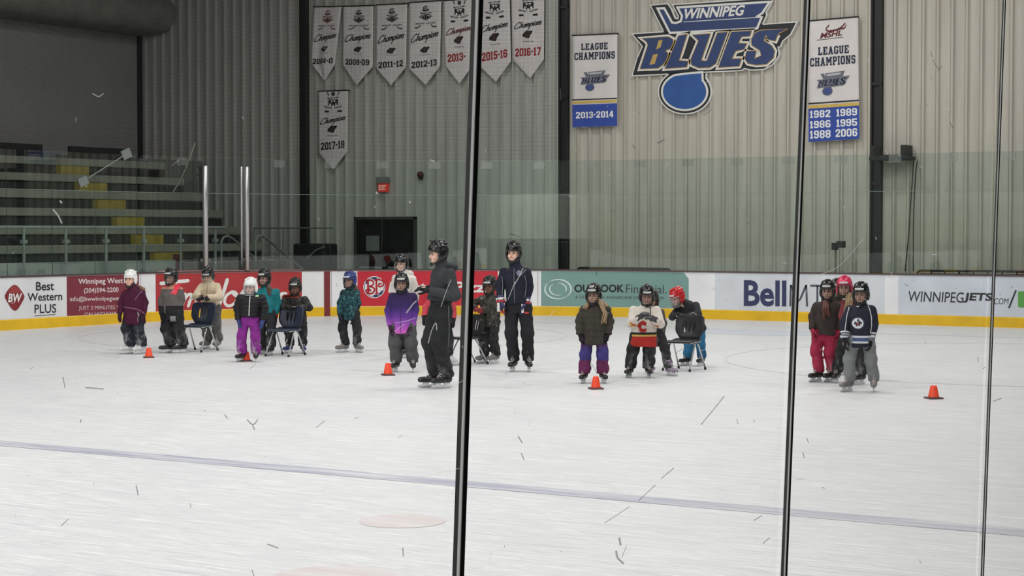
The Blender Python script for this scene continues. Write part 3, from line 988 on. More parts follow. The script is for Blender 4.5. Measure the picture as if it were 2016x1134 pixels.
# ================================================================== BLEACHERS AND FITTINGS
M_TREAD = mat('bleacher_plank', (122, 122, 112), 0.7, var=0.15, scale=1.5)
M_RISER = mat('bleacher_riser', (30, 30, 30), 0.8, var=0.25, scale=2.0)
M_STEPY = mat('yellow_step_paint', (142, 124, 42), 0.6, var=0.2, scale=4)
M_GREYPAINT = mat('grey_rail_paint', (132, 136, 132), 0.5, var=0.08)
stand = thing('bleacher_stand', 'dark stepped bleacher stand with pale seat planks and yellow stair treads at the left', 'bleachers', (-31.0, 30.0, 0))
def inn(o, root):
    o.parent = root
    o.matrix_parent_inverse = Matrix.Translation(root.location).inverted()
    return o
Y0, Y1 = 8.0, 36.2
H0, RISE, X0, RUN = 1.17, 0.42, -29.25, 0.61
for k in range(7):
    h = H0 + k * RISE
    x = X0 - k * RUN
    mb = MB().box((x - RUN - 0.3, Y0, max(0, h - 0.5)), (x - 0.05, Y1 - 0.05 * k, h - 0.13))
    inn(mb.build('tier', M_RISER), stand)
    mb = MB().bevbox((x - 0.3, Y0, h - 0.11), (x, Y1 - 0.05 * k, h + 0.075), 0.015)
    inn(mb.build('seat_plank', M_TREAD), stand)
    if k < 6:
        mb = MB().box((x - RUN - 0.04, 32.05, h + 0.05), (x - RUN + 0.14, 33.0, h + RISE - 0.12))
        inn(mb.build('yellow_step', M_STEPY, label='yellow painted stair step'), stand)
# top row back rest boards
xb = X0 - 7 * RUN
for (a, b) in ((at_x(-40, 300, xb - .3)[1], at_x(84, 300, xb - .3)[1]), (at_x(136, 300, xb - .3)[1], at_x(252, 300, xb - .3)[1])):
    inn(MB().box((xb - 0.35, a, 3.6), (xb - 0.3, b, 4.12)).build('back_board', M_RISER), stand)
inn(MB().box((X0 - 0.1, Y0, 0.0), (X0 - 0.02, Y1, H0 - 0.14)).build('front_panel', M_RISER), stand)
# upper landing behind the stand
o = struct(MB().box((XWALL + 0.17, Y0, 0), (X0 - 7 * RUN - 0.36, YWALL - 0.3, 3.9)).build('floor_landing', M_CONC)); o['label'] = 'upper landing behind the bleachers'

# guard railing in front of the stand
rail = thing('guard_railing', 'grey pipe railing with posts in front of the bleachers', 'railing', (-28.55, 30.0, 0))
XRAIL = -28.55
inn(MB().tube([(XRAIL, Y0, 2.06), (XRAIL, 33.15, 2.06), (XRAIL, 33.15, 2.06)], 0.035, 8).build('top_rail', M_GREYPAINT), rail)
for px in (-30, 47, 130, 209, 283, 356, 424):
    p = at_x(px, 500, XRAIL)
    inn(MB().tube([(XRAIL, p[1], 0), (XRAIL, p[1], 2.05)], 0.032, 8).build('post', M_GREYPAINT), rail)
    inn(MB().box((XRAIL - 0.05, p[1] - 0.06, 1.72), (XRAIL + 0.05, p[1] + 0.06, 1.8)).build('rail_bracket', M_GREYPAINT), rail)
# pale green base panels of the walkway wall, seen under the railing
o = MB().box((-28.75, Y0, 0.02), (-28.68, 31.6, 1.32)).build('walkway_wall', mat('pale_walkway_panel', (148, 152, 144), 0.6, var=0.1, scale=1.2))
tag(o, 'low pale grey walkway wall behind the boards under the bleachers', 'low wall')
o = MB().box((-28.75, 31.9, 0.02), (-28.68, 35.6, 1.25)).build('walkway_wall', mat('brown_walkway_panel', (96, 90, 84), 0.7, var=0.25, scale=2.5))
tag(o, 'low brownish grey walkway wall left of the aluminium posts', 'low wall')
o = MB().box((-28.76, 31.6, 0.02), (-28.6, 31.75, 1.45)).build('red_post', mat('dark_red_paint', (92, 36, 40), 0.6))
tag(o, 'short dark red post at the end of the pale walkway wall', 'post')

# stair handrails at the end of the stand
M_RAIL2 = mat('dull_rail_paint', (112, 116, 112), 0.5, var=0.1)
def pipe(name, pxs, xs, lab, root=None, r=0.03, mtl=None):
    pts = [at_x(u, v, x) for (u, v), x in zip(pxs, xs)]
    e = at_x(*pxs[-1], xs[-1]); pts.insert(-1, e); pts[-1] = np.array((e[0], e[1], -0.02)); pts[0] = np.array((pts[1][0], pts[1][1], -0.02))
    t = thing(name, lab, 'handrail', pts[0], 0, 'stair handrails')
    loc = Vector(pts[0])
    MB().tube([Vector(p) - loc for p in pts], r, 8).build('pipe', mtl or M_RAIL2, t, smooth=True)
    return t, loc
t, loc = pipe('stair_handrail', [(436, 534), (436, 474), (440, 467), (449, 465), (458, 470), (522, 526)], [-28.4] * 6, 'left of two sloping pipe handrails beside the aluminium posts')
t, loc = pipe('stair_handrail', [(502, 534), (503, 472), (507, 465), (516, 464), (526, 470), (600, 534)], [-28.0] * 6, 'right of two sloping pipe handrails, nearer the dark doorway')
t = thing('landing_railing', 'thin dark railing with two posts behind the right handrail', 'railing', at_y(500, 530, 37.9))
loc = t.location.copy()
P = lambda u, v: Vector(at_y(u, v, 37.9)) - loc
MB().tube([P(500, 449), P(655, 449)], 0.022, 6).build('top_rail', M_RAIL2, t)
for u in (500, 557, 611):
    MB().tube([P(u, 449), P(u, 530)], 0.02, 6).build('post', M_RAIL2, t)
MB().tube([P(530, 508), P(637, 508)], 0.018, 6).build('lower_rail', M_RAIL2, t)
# stored ice-edging machine in the dark corner
M_BLACKMET = mat('black_machine', (30, 31, 31), 0.55, var=0.3, scale=6)
c = at_y(640, 533, 38.0)
t = thing('floor_machine', 'dark wheeled machine stored by the wall right of the handrails', 'machine', (c[0], 38.0, 0), 0)
P = lambda u, v, dy=0.0: Vector((at_y(u, v, 38.0)[0] - c[0], dy, at_y(u, v, 38.0)[2]))
b0, b1 = P(590, 500), P(652, 466)
MB().bevbox((b0.x, -0.3, 0.95), (b1.x, 0.3, 1.65), 0.06).build('hopper', M_BLACKMET, t)
MB().bevbox((b0.x + 0.1, -0.35, 0.35), (b1.x + 0.25, 0.35, 0.95), 0.05).build('body', M_BLACKMET, t)
MB().tube([P(622, 508, -0.36), P(640, 492, -0.36), P(655, 486, -0.36)], 0.03, 6).build('handle', M_RAIL2, t)
for u in (612, 645):
    q = P(u, 520)
    MB().tube([(q.x, -0.40, 0.18), (q.x, -0.30, 0.18)], 0.18, 14).build('wheel', M_BLACKMET, t)
MB().tube([(P(655, 500).x, -0.37, 0.9), (P(660, 505).x, -0.37, 0.75), (P(658, 522).x, -0.37, 0.4)], 0.04, 8).build('hose', M_BLACKMET, t)

# ---------------------------------------------------------------- doorway
a, b = at_y(704, 427, YWALL), at_y(825, 529, YWALL)
dw, dh = b[0] - a[0], a[2]
door = link('door_1', None, None, kind='structure', label='dark double doorway in the grey end wall')
door.location = (a[0], YWALL - 0.078, 0)
mb = MB().box((0, -0.09, 0), (0.06, 0.0, dh)).box((dw - 0.06, -0.09, 0), (dw, 0.0, dh)).box((0, -0.09, dh - 0.06), (dw, 0.0, dh))
mb.build('door_frame', mat('door_frame_grey', (62, 64, 62), 0.5), door)
M_DOOR = mat('dark_door_glass', (20, 22, 22), 0.25, var=0.3, scale=2.0)
for x0, x1 in ((0.07, dw / 2 - 0.01), (dw / 2 + 0.01, dw - 0.07)):
    lf = MB().bevbox((x0, -0.05, 0.02), (x1, -0.005, dh - 0.07), 0.01).build('door_leaf', M_DOOR, door)
    MB().box((x0 + 0.1, -0.09, 1.0), (x1 - 0.1, -0.05, 1.05)).build('push_bar', M_GREYPAINT, lf)
    MB().box((x0 + 0.14, -0.056, 1.15), (x1 - 0.14, -0.051, dh - 0.25)).build('door_window', mat('door_window_dark', (28, 30, 30), 0.15, var=0.4, scale=5), lf)
n0, n1 = at_y(727, 464, YWALL), at_y(753, 494, YWALL)
o = MB().box((n0[0], YWALL - 0.145, n1[2]), (n1[0], YWALL - 0.135, n0[2])).build('door_notice', mat('grey_notice_paper', (112, 116, 112), 0.8, var=0.15, scale=8))
tag(o, 'small pale notice sheet taped on the dark doorway', 'notice')
# someone's gear seen in the doorway is left dark

# ---------------------------------------------------------------- wall fittings
def wbox(u0, v0, u1, v1, y0, y1, b=0.012):
    p, q = at_y(u0, v0, YWALL), at_y(u1, v1, YWALL)
    return MB().bevbox((p[0], YWALL - y1, q[2]), (q[0], YWALL - y0, p[2]), b)
es = thing('exit_sign', 'small red lit exit sign on the wall above the doorway', 'exit sign', at_y(760, 370, YWALL - 0.08))
def wl(o, root):
    return inn(o, root)
wl(wbox(749, 349, 770, 361, 0.062, 0.2).build('sign_housing', mat('sign_housing_grey', (120, 122, 116), 0.6)), es)
wl(wbox(751, 361, 769, 378, 0.062, 0.16).build('sign_face', emit_mat('exit_red', (214, 62, 52), 0.25)), es)
wl(font('EXIT', 0.02).fit(753, 364.5, 767, 374.5).put('lettering', emit_mat('exit_white', (240, 205, 195), 0.3), on_wall, 0.163), es)
p = at_y(832, 344, YWALL)
bell = thing('alarm_bell', 'small round dark red alarm bell on the grey wall', 'alarm bell', (p[0], YWALL - 0.062, p[2]))
o = MB().lathe([(0.07, 0), (0.085, 0.03), (0.08, 0.07), (0.05, 0.1), (0.0, 0.11)], 20).build('gong', mat('dark_red_bell', (70, 24, 24), 0.4), bell, smooth=True); o.rotation_euler = (math.pi / 2, 0, 0)
MB().box((-0.05, -0.04, -0.12), (0.05, 0.0, -0.02)).build('base', M_DARKSTEEL, bell)
# speaker bracket and its cables, right
br = thing('speaker_bracket', 'black empty wall bracket shelf with two upright ends by the right column', 'bracket', at_y(1767, 312, YWALL - 0.3))
for (u0, v0, u1, v1) in ((1729, 289, 1737, 314), (1788, 287, 1799, 314)):
    wl(wbox(u0, v0, u1, v1, 0.07, 0.5).build('upright', M_DARKSTEEL), br)
wl(wbox(1728, 310, 1805, 316, 0.062, 0.55).build('shelf', M_DARKSTEEL), br)
wl(wbox(1744, 306, 1772, 311, 0.12, 0.35).build('clamp_plate', M_DARKSTEEL), br)
M_CABLE = mat('dark_cable', (46, 48, 46), 0.7)
for pts, lab in (([(1798, 316), (1797, 345), (1793, 400), (1789, 460), (1782, 534)], 'left of two dark cables hanging from the wall bracket'),
                 ([(1806, 316), (1803, 340), (1799, 420), (1798, 534)], 'right of two dark cables hanging from the wall bracket')):
    o = MB().tube([at_y(u, v, YWALL - 0.09) for u, v in smooth_line(pts, 4)], 0.012, 6).build('hanging_cable', M_CABLE)
    tag(o, lab, 'cable', 'bracket cables')
# small floodlight on a post behind the glass
p = at_y(1645, 534, YE + 0.6)
t = thing('box_post', 'small black twin box on a thin post behind the glass above the rightmost group', 'post', (p[0], YE + 0.6, 0))
q = at_y(1645, 486, YE + 0.6)
MB().tube([(0, 0, 0), (0, 0, q[2])], 0.025, 8).build('pole', M_CLIP, t)
MB().bevbox((-0.07, -0.08, q[2] - 0.07), (0.03, 0.08, q[2] + 0.09), 0.01).build('small_box', M_DARKSTEEL, t)
MB().bevbox((0.045, -0.09, q[2] - 0.02), (0.2, 0.09, q[2] + 0.13), 0.01).build('large_box', M_DARKSTEEL, t)
MB().tube([(0.0, 0, q[2] + 0.04), (0.1, 0, q[2] + 0.06)], 0.015, 6).build('arm', M_DARKSTEEL, t)
# low racks behind the boards
for (u0, u1, v, lab, slats) in ((1137, 1320, 527.0, 'long low dark rail showing just above the boards over the teal advert', False),
                                (1806, 2060, 532.5, 'low dark rail with brown slats showing above the boards at the right', True)):
    y = YE + 0.75
    pa, pb = at_y(u0, v, y), at_y(u1, v + (6 if slats else 0), y)
    t = thing('low_rail', lab, 'rail', (pa[0], y, 0))
    L = pb[0] - pa[0]
    zt = pa[2]
    MB().tube([(0, 0, 0), (0, 0, zt - 0.06), (0.03, 0, zt - 0.015), (0.08, 0, zt), (L - 0.08, 0, zt), (L - 0.03, 0, zt - 0.015), (L, 0, zt - 0.06), (L, 0, 0)], 0.025, 8).build('frame', M_DARKSTEEL, t)
    n = 9 if slats else 5
    for i in range(1, n):
        MB().tube([(L * i / n, 0, 0), (L * i / n, 0, zt)], 0.018, 6).build('post', M_DARKSTEEL, t)
    if slats:
        MB().box((0.05, 0.03, 0.3), (L - 0.05, 0.06, zt - 0.05)).build('backing', mat('brown_backing', (134, 110, 100), 0.8, var=0.25, scale=6), t)
    else:
        MB().box((0.05, 0.03, 0.3), (L - 0.05, 0.06, zt - 0.03)).build('backing', M_DARKSTEEL, t)

# ================================================================== PENNANTS AND SIGNS
M_CLOTH = mat('banner_cloth', (214, 208, 206), 0.85, var=0.05, scale=3.0)
M_PBLACK = mat('pennant_black', (22, 20, 22), 0.8, var=0)
M_PRED = mat('pennant_red', (150, 26, 32), 0.8, var=0)
M_PBROWN = mat('pennant_brown', (92, 54, 36), 0.8, var=0.15, scale=20)
M_PMAROON = mat('pennant_maroon', (92, 30, 34), 0.8, var=0)

def wavy_cloth(quad, tip, name, amp, seed, off=0.14, n=14, m=18, fold=None):
    """quad TL TR BR BL in photo pixels, tip point(s) under the bottom edge"""
    TL, TR, BR, BL = [np.array(p, float) for p in quad]
    rnd = random.Random(seed)
    ph = [rnd.uniform(0, 6.28) for _ in range(4)]
    def P(u, v):
        return (1 - v) * ((1 - u) * TL + u * TR) + v * ((1 - u) * BL + u * BR)
    def wav(u, v):
        return amp * (math.sin(u * 7 + ph[0] + v * 2) * 0.6 + math.sin(u * 13 + ph[1] - v * 3) * 0.25 + math.sin(v * 6 + ph[2]) * 0.3) * (0.15 + 0.85 * min(1, v))
    mb = MB()
    vs = []
    for j in range(m + 1):
        for i in range(n + 1):
            u, v = i / n, j / m
            q = P(u, v)
            vs.append(on_wall(q[0], q[1], off + wav(u, v)))
    fs = [(j * (n + 1) + i, (j + 1) * (n + 1) + i, (j + 1) * (n + 1) + i + 1, j * (n + 1) + i + 1) for j in range(m) for i in range(n)]
    base = len(vs)
    T = np.array(tip, float)
    K = 6
    for j in range(1, K + 1):
        w = j / K
        for i in range(n + 1):
            u = i / n
            e = P(u, 1.0)
            q = e * (1 - w) + T * w
            vs.append(on_wall(q[0], q[1], off + wav(u, 1.0) * (1 - w)))
    for j in range(K):
        for i in range(n):
            a = m * (n + 1) + i if j == 0 else base + (j - 1) * (n + 1) + i
            b = base + j * (n + 1) + i
            fs.append((a, b, b + 1, a + 1))
    mb.add(vs, fs)
    o = mb.build(name, M_CLOTH, None, smooth=True)
    sd = o.modifiers.new('thickness', 'SOLIDIFY'); sd.thickness = 0.008; sd.offset = 0
    def surf(u, v, o_):
        q = P(u, v)
        return on_wall(q[0], q[1], off + wav(u, min(1, v)) + o_)
    return o, surf

def hang(surf, u0, u1, o):
    a, b = surf(u0, 0, 0), surf(u1, 0, 0)
    MB().tube([a, b], 0.018, 6).build('hanging_bar', M_DARKSTEEL, o)
    for u in (u0 + .04, u1 - .04):
        q = surf(u, 0, 0)
        MB().tube([q, (q[0], YWALL + .03, q[2])], 0.012, 6).build('wall_hook', M_DARKSTEEL, o)

def emblem(kind):
    """hockey association mark in unit cloth coordinates"""
    g, g2 = Flat(), Flat()
    if kind == 'A':
        g.ring(.53, .10, .055, .085, 0.45, n=16, a0=20, a1=330); g.disc(.53, .10, .03, .014, n=10)
        g.stroke([(.42, .125), (.5, .14), (.62, .125)], .02)
        g.add(*[(lambda f: (f.v, f.f))(font('MANITOBA', .02).fit(.36, .16, .72, .185))][0])
        for k in range(-2, 3):
            g.poly([(.53 + k * .07 - .03, .205 + abs(k) * .012), (.53 + k * .07 + .035, .205 + abs(k) * .012), (.53 + k * .045 + .015, .285 - abs(k) * .012), (.53 + k * .045 - .02, .285 - abs(k) * .012)])
        g.stroke([(.34, .235), (.42, .205), (.53, .197), (.65, .205), (.73, .235)], .012)
        for s in (-1, 1):
            g.stroke([(.53 + s * .16, .355), (.53 + s * .2, .375), (.53 + s * .27, .392), (.53 + s * .34, .388)], .016)
        g.add(*[(lambda f: (f.v, f.f))(font('MIDGET HOCKEY', .015).fit(.22, .318, .85, .342))][0])
    else:
        g.ring(.52, .05, .03, .06, 0.55, n=16); g.disc(.52, .05, .025, .014, n=10)
        for s in (-1, 1):
            g.stroke([(.52 + s * .20, .02), (.52 + s * .17, .05), (.52 + s * .155, .07)], .022)
        g.add(*[(lambda f: (f.v, f.f))(font('MANITOBA', .02).fit(.33, .105, .72, .13, .03))][0])
        for k, r in ((-1, -.5), (0, 0), (1, .5)):
            a = font('A', .045).fit(-.075, -.045, .075, .045)
            cx, cy = .52 + k * .115, .192 - (0.012 if k else -.012)
            g.add([(cx + x - y * .9 * r, cy + y + x * .28 * r) for x, y in a.v], a.f)
        g.stroke([(.35, .165), (.44, .148), (.52, .143), (.61, .148), (.70, .165)], .012)
        for s, tx in ((-1, 'MIDGET'), (1, 'HOCKEY')):
            a = font(tx, .02).fit(-.13, -.012, .13, .014)
            g.add([(.52 + s * .17 + x, .265 + y - abs(.17 * s + x) * .12 + .02) for x, y in a.v], a.f)
        for s in (-1, 1):
            g.poly([(.52 + s * .14, .322), (.52 + s * .27, .312), (.52 + s * .30, .335), (.52 + s * .27, .345), (.52 + s * .14, .345)])
    return g

def bear(x0, y0, x1, y1):
    o = [(0, .62), (.05, .42), (.2, .28), (.34, .12), (.45, .02), (.55, .1), (.72, .08), (1.0, .12), (.9, .38), (.76, .55), (.72, .78), (.58, 1.0), (.5, .86), (.36, .95), (.26, .88), (.32, .74), (.18, .8), (.04, .8)]
    g = Flat().poly([(x0 + a * (x1 - x0), y0 + b * (y1 - y0)) for a, b in o])
    h = Flat()
    for pl in ([(.18, .45), (.34, .34), (.5, .36), (.38, .46)], [(.5, .2), (.78, .2), (.66, .34), (.52, .32)], [(.4, .58), (.6, .5), (.62, .7), (.48, .78)]):
        h.poly([(x0 + a * (x1 - x0), y0 + b * (y1 - y0)) for a, b in pl])
    return g, h

Za, Zb2, Zc = zoomed(610, 0, 6.672), zoomed(840, 0, 6.672), zoomed(610, 170, 6.48)
PEN = [
    (Za([(95, 97), (460, 92), (372, 850), (65, 850)]), Za([(240, 1065)])[0], 'A', '2004-0', M_PMAROON, M_PBLACK, M_PBLACK, 'curled black-lettered pennant dated 2004, leftmost of the top row', .05),
    (Za([(480, 92), (878, 78), (866, 880), (470, 850)]), Za([(655, 1125)])[0], 'A', '2008-09', M_PBLACK, M_PBLACK, M_PBLACK, 'white pennant dated 2008-09 in black', .035),
    (Za([(912, 72), (1318, 55), (1305, 885), (905, 905)]), Za([(1110, 1125)])[0], 'A', '2011-12', M_PBLACK, M_PBLACK, M_PBLACK, 'white pennant dated 2011-12 in black', .015),
    ([(811.6, 6.3), (874.6, 2.5), (873, 131), (811, 136)], (844, 168), 'A', '2012-13', M_PBLACK, M_PBLACK, M_PBLACK, 'white pennant dated 2012-13 in black', .015),
    (Zb2([(262, 15), (665, -10), (660, 840), (280, 870)]), Zb2([(470, 1105)])[0], 'B', '2013-', M_PBLACK, M_PRED, M_PBROWN, 'white pennant with red date beginning 2013, left of the black pane edge', .015),
    (Zb2([(725, -55), (1130, -75), (1145, 810), (722, 865)]), Zb2([(950, 1080)])[0], 'B', '2015-16', M_PBLACK, M_PRED, M_PBROWN, 'white pennant dated 2015-16 in red', .015),
    (Zb2([(1150, -75), (1585, -95), (1575, 785), (1165, 795)]), Zb2([(1400, 1035)])[0], 'B', '2016-17', M_PBLACK, M_PRED, M_PBROWN, 'white pennant dated 2016-17 in red, rightmost of the top row', .02),
    (Zc([(145, 68), (525, 55), (520, 835), (150, 860)]), Zc([(340, 1062)])[0], 'B', '2017-18', M_PBLACK, M_PBLACK, M_PBLACK, 'grey-white pennant dated 2017-18 hanging alone below the top row', .015),
]
for i, (quad, tip, kind, year, m_em, m_year, m_bear, lab, amp) in enumerate(PEN):
    o, surf = wavy_cloth(quad, tip, 'champion_pennant', amp, i + 3)
    tag(o, lab, 'pennant', 'championship pennants on the wall')
    A = kind == 'A'
    emblem(kind).put('emblem', m_em, surf, 0.012, o)
    y0, y1 = (.43, .615) if A else (.38, .53)
    script_champions(.24).map(lambda x, y: (x - y * .25, y)).fit(.07, y0 + .065, .95, y1 + .055, (.075 if not A else .09)).put('script_lettering', M_PMAROON if m_year is M_PRED and i == 4 else M_PBLACK, surf, 0.012, o)
    g, h = bear(.37, .68, .66, .785) if A else bear(.33, .555, .66, .685)
    g.put('wild_head', m_bear if m_bear is M_PBLACK else M_PBLACK, surf, 0.012, o)
    h.put('wild_head_shading', M_PBROWN if not A else mat('pennant_grey', (84, 78, 76), 0.8), surf, 0.016, o)
    font('Winnipeg Wild', .01).fit(.34, .80 if A else .715, .68, .815 if A else .735, -0.01).put('small_lettering', mat('pennant_grey', (84, 78, 76), 0.8), surf, 0.012, o)
    b0, b1 = (.905, 1.0) if A else (.83, .95)
    slab(year, .6).fit(.1 if i else .06, b0, .9 if i not in (4,) else .72, b1, 0.02).put('year_lettering', m_year, surf, 0.012, o)
    # hanging bar
    hang(surf, -.02, 1.02, o)

# -- the large club sign: layered cut-out letters
M_SBLACK = mat('sign_black', (30, 32, 36), 0.5, var=0)
M_SWHITE = mat('sign_white', (222, 220, 214), 0.5, var=0.03)
M_SBLUE = mat('sign_blue', (44, 62, 106), 0.5, var=0.12, scale=3)
M_SROYAL = mat('sign_royal', (42, 84, 148), 0.5, var=0.12, scale=3)
M_SGOLD = mat('sign_gold', (190, 158, 92), 0.5, var=0.08)
Zs = zoomed(1240, 0, 5.93)
STICK = [(272, 72), (462, 55), (500, 110), (545, 222), (588, 232), (598, 195), (530, 66), (1692, -14), (1655, 60), (1602, 150), (1612, 182), (1555, 300), (1500, 345), (470, 392), (430, 380)]
STICK_BLUE = [(370, 118), (420, 116), (512, 282), (565, 288), (632, 262), (648, 190), (602, 104), (1632, 42), (1560, 150), (1485, 200), (1545, 215), (1500, 325), (500, 375)]
BLK = [(62, 405), (530, 375), (545, 398), (590, 378), (1500, 330), (1580, 295), (1962, 268), (1890, 405), (1800, 480), (1772, 545), (1745, 548), (1758, 640), (1740, 680), (1680, 756), (1580, 808), (1440, 816), (1360, 795), (1325, 820), (930, 838), (690, 850), (58, 882), (112, 690), (178, 545)]
LET = {
    'B': ([(172, 455), (470, 435), (525, 462), (535, 500), (500, 570), (440, 595), (472, 630), (455, 700), (410, 760), (355, 798), (150, 806), (240, 530), (225, 492)],
          [(365, 470), (412, 470), (385, 560), (332, 585)], [(300, 640), (355, 632), (320, 750), (255, 762)]),
    'L': ([(595, 425), (695, 405), (600, 712), (708, 722), (690, 785), (440, 803)],),
    'U': ([(760, 415), (965, 400), (858, 712), (925, 718), (1050, 390), (1165, 380), (1030, 745), (960, 790), (830, 795), (748, 760), (738, 700), (830, 480)],),
    'E': ([(1212, 380), (1445, 365), (1425, 425), (1330, 432), (1292, 510), (1390, 515), (1358, 578), (1260, 600), (1215, 692), (1330, 690), (1300, 775), (1062, 790)],),
    'S': ([(1862, 345), (1760, 395), (1722, 482), (1630, 462), (1622, 410), (1600, 430), (1590, 482), (1680, 540), (1715, 600), (1700, 680), (1620, 752), (1500, 762), (1402, 742), (1370, 690), (1390, 602), (1500, 600), (1480, 692), (1560, 655), (1545, 592), (1450, 532), (1445, 462), (1490, 390), (1560, 360)],),
}
def drop(r):
    """note head with its stem"""
    cx, cy = 665, 1074
    pts = [(cx + (252 + r) * math.cos(t), cy + (202 + r) * math.sin(t)) for t in np.linspace(math.radians(-38), math.radians(245), 44)]
    return pts + [(745 - r * .3, 868), (860 + r, 860)]
def club_sign(Z, surf, root, d=1.0, thick=False):
    z = [0.0]
    def layer(name, mtl, flats, lift):
        merge(*flats).put(name, mtl, surf, lift, root)
    px = d
    layer('outline_white', M_SWHITE, [Flat().poly(Z(offset_poly(STICK, 13))), Flat().poly(Z(offset_poly(BLK, 13))), Flat().poly(Z(offset_poly(drop(62), 1)))], 0.010 * px)
    layer('outline_black', M_SBLACK, [Flat().poly(Z(STICK)), Flat().poly(Z(BLK)), Flat().poly(Z(drop(48)))], 0.016 * px)
    layer('inner_white', M_SWHITE, [Flat().poly(Z(offset_poly(STICK_BLUE, 26))), Flat().poly(Z(offset_poly(drop(0), 24)))] +
          [Flat().poly(Z(offset_poly(v[0], 28))) for v in LET.values()], 0.022 * px)
    layer('gold_edge', M_SGOLD, [Flat().poly(Z(offset_poly(v[0], 9))) for v in LET.values()], 0.028 * px)
    layer('letters_blue', M_SBLUE, [Flat().poly(*[Z(l) for l in v]) for v in LET.values()], 0.034 * px)
    layer('stick_blue', M_SBLUE, [Flat().poly(Z(STICK_BLUE))], 0.028 * px)
    layer('note_blue', M_SROYAL, [Flat().poly(Z(drop(0)))], 0.028 * px)
    layer('letter_gaps', M_SBLACK, [Flat().poly(Z([(735, 455), (790, 490), (720, 680), (632, 692)])), Flat().poly(Z([(1025, 362), (1036, 362), (912, 692), (898, 692)])),
                                   Flat().poly(Z([(1340, 460), (1425, 455), (1420, 480), (1335, 485)])), Flat().poly(Z([(1270, 655), (1370, 590), (1345, 655)]))], 0.036 * px)
    x0, y0 = Z([(668, 108)])[0]; x1, y1 = Z([(1372, 232)])[0]
    font('WINNIPEG', .03).fit(x0, y0, x1, y1, (46 / 700.0), .3).put('winnipeg_lettering', M_SWHITE, surf, 0.036 * px, root)
    Flat().stroke(Z([(655, 262), (1100, 235), (1560, 208)]), 8 / 5.93 if d == 1 else .3, smooth=False, cap=False).put('stripe', M_SWHITE, surf, 0.036 * px, root)
# backing board gives the sign its body
sg = thing('club_sign', 'big blue and gold cut-out hockey club sign on the beige wall', 'sign', on_wall(1400, 100, 0.1))
class _Rel: pass
def rel_surf(root, base):
    L = root.location.copy()
    return lambda u, v, o: tuple(Vector(on_wall(u, v, base + o)) - L)
sf = rel_surf(sg, 0.09)
def slab_solid(flat_loops, name, mtl, surf, depth, root):
    mb = MB()
    for lp in flat_loops:
        n = len(lp)
        vs = [surf(x, y, 0.0) for x, y in lp] + [surf(x, y, -depth) for x, y in lp]
        fs = [(i, (i + 1) % n, n + (i + 1) % n, n + i) for i in range(n)]
        mb.add(vs, fs)
        t = tessellate_polygon([[Vector((x, y, 0)) for x, y in lp]])
        mb.add(vs[:n], t)
    return mb.build(name, mtl, root)
slab_solid([Zs(offset_poly(STICK, 13)), Zs(offset_poly(BLK, 13)), Zs(offset_poly(drop(62), 1))], 'backing_board', M_SWHITE, sf, 0.085, sg)
club_sign(Zs, sf, sg)

# -- two long league banners
def league_banner(quad, rows, lab, mshl, logo_box, seed):
    o, surf = wavy_cloth(quad, ((quad[2][0] + quad[3][0]) / 2, (quad[2][1] + quad[3][1]) / 2 + 0.01), 'league_banner', 0.012, seed, m=16)
    tag(o, lab, 'banner', 'league banners on the beige wall')
    Flat().add([(i / 12, v) for v in (rows['b0'], rows['b1'], ) for i in range(13)], [(i, i + 1, 14 + i, 13 + i) for i in range(12)]).put('blue_field', mat('banner_royal', (52, 76, 158), 0.8, var=0.08, scale=5), surf, 0.011, o)
    for nm, a, b, m in (('black_stripe', rows['s0'], rows['s0'] + .012, M_SBLACK), ('gold_stripe', rows['s0'] + .022, rows['s0'] + .048, mat('banner_gold', (204, 172, 88), 0.8))):
        Flat().add([(i / 12, v) for v in (a, b) for i in range(13)], [(i, i + 1, 14 + i, 13 + i) for i in range(12)]).put(nm, m, surf, 0.012, o)
    for txt, x0, y0, x1, y1 in rows['dark']:
        slab(txt, .7).fit(x0, y0, x1, y1).put('slab_lettering', mat('banner_navy', (38, 42, 64), 0.8, var=0), surf, 0.012, o)
    for txt, x0, y0, x1, y1 in rows['white']:
        slab(txt, .7).fit(x0, y0, x1, y1).put('year_lettering', M_INKW, surf, 0.016, o)
    x0, y0, x1, y1 = logo_box
    Z = lambda pts: [(x0 + (a - 60) / 1900 * (x1 - x0), y0 + b / 1340 * (y1 - y0)) for a, b in pts]
    lg = link('club_mark', None, o)
    club_sign_small(Z, surf, lg)
    if mshl:
        g = font('MSHL', .03).fit(.24, .11, .68, .155, 0.03, .25)
        g.stroke([(.42, .05), (.36, .08), (.42, .098), (.6, .09), (.68, .07), (.74, .045)], .014)
        g.stroke([(.6, .085), (.72, .085), (.76, .06)], .012)
        g.put('league_mark', mat('league_maroon', (96, 30, 38), 0.8), surf, 0.012, o)
        Flat().stroke([(.17, .165), (.7, .157)], .004, cap=False).put('underline', M_SBLACK, surf, 0.012, o)
    hang(surf, -.01, 1.01, o)
def club_sign_small(Z, surf, root):
    merge(Flat().poly(Z(STICK)), Flat().poly(Z(BLK)), Flat().poly(Z(drop(48)))).put('mark_outline', mat('mark_grey', (104, 106, 116), 0.8, var=0), surf, 0.012, root)
    merge(*([Flat().poly(Z(offset_poly(v[0], 14))) for v in LET.values()] + [Flat().poly(Z([(640, 100), (1500, 60), (1400, 190), (660, 235)]))])).put('mark_letters', mat('mark_silver', (176, 178, 182), 0.8, var=0), surf, 0.016, root)
    merge(*[Flat().poly(*[Z(l) for l in v]) for v in LET.values()]).put('mark_letter_cores', mat('banner_navy', (38, 42, 64), 0.8, var=0), surf, 0.019, root)
    merge(Flat().poly(Z(drop(-10)))).put('mark_note', mat('mark_blue', (66, 78, 130), 0.8, var=0), surf, 0.016, root)
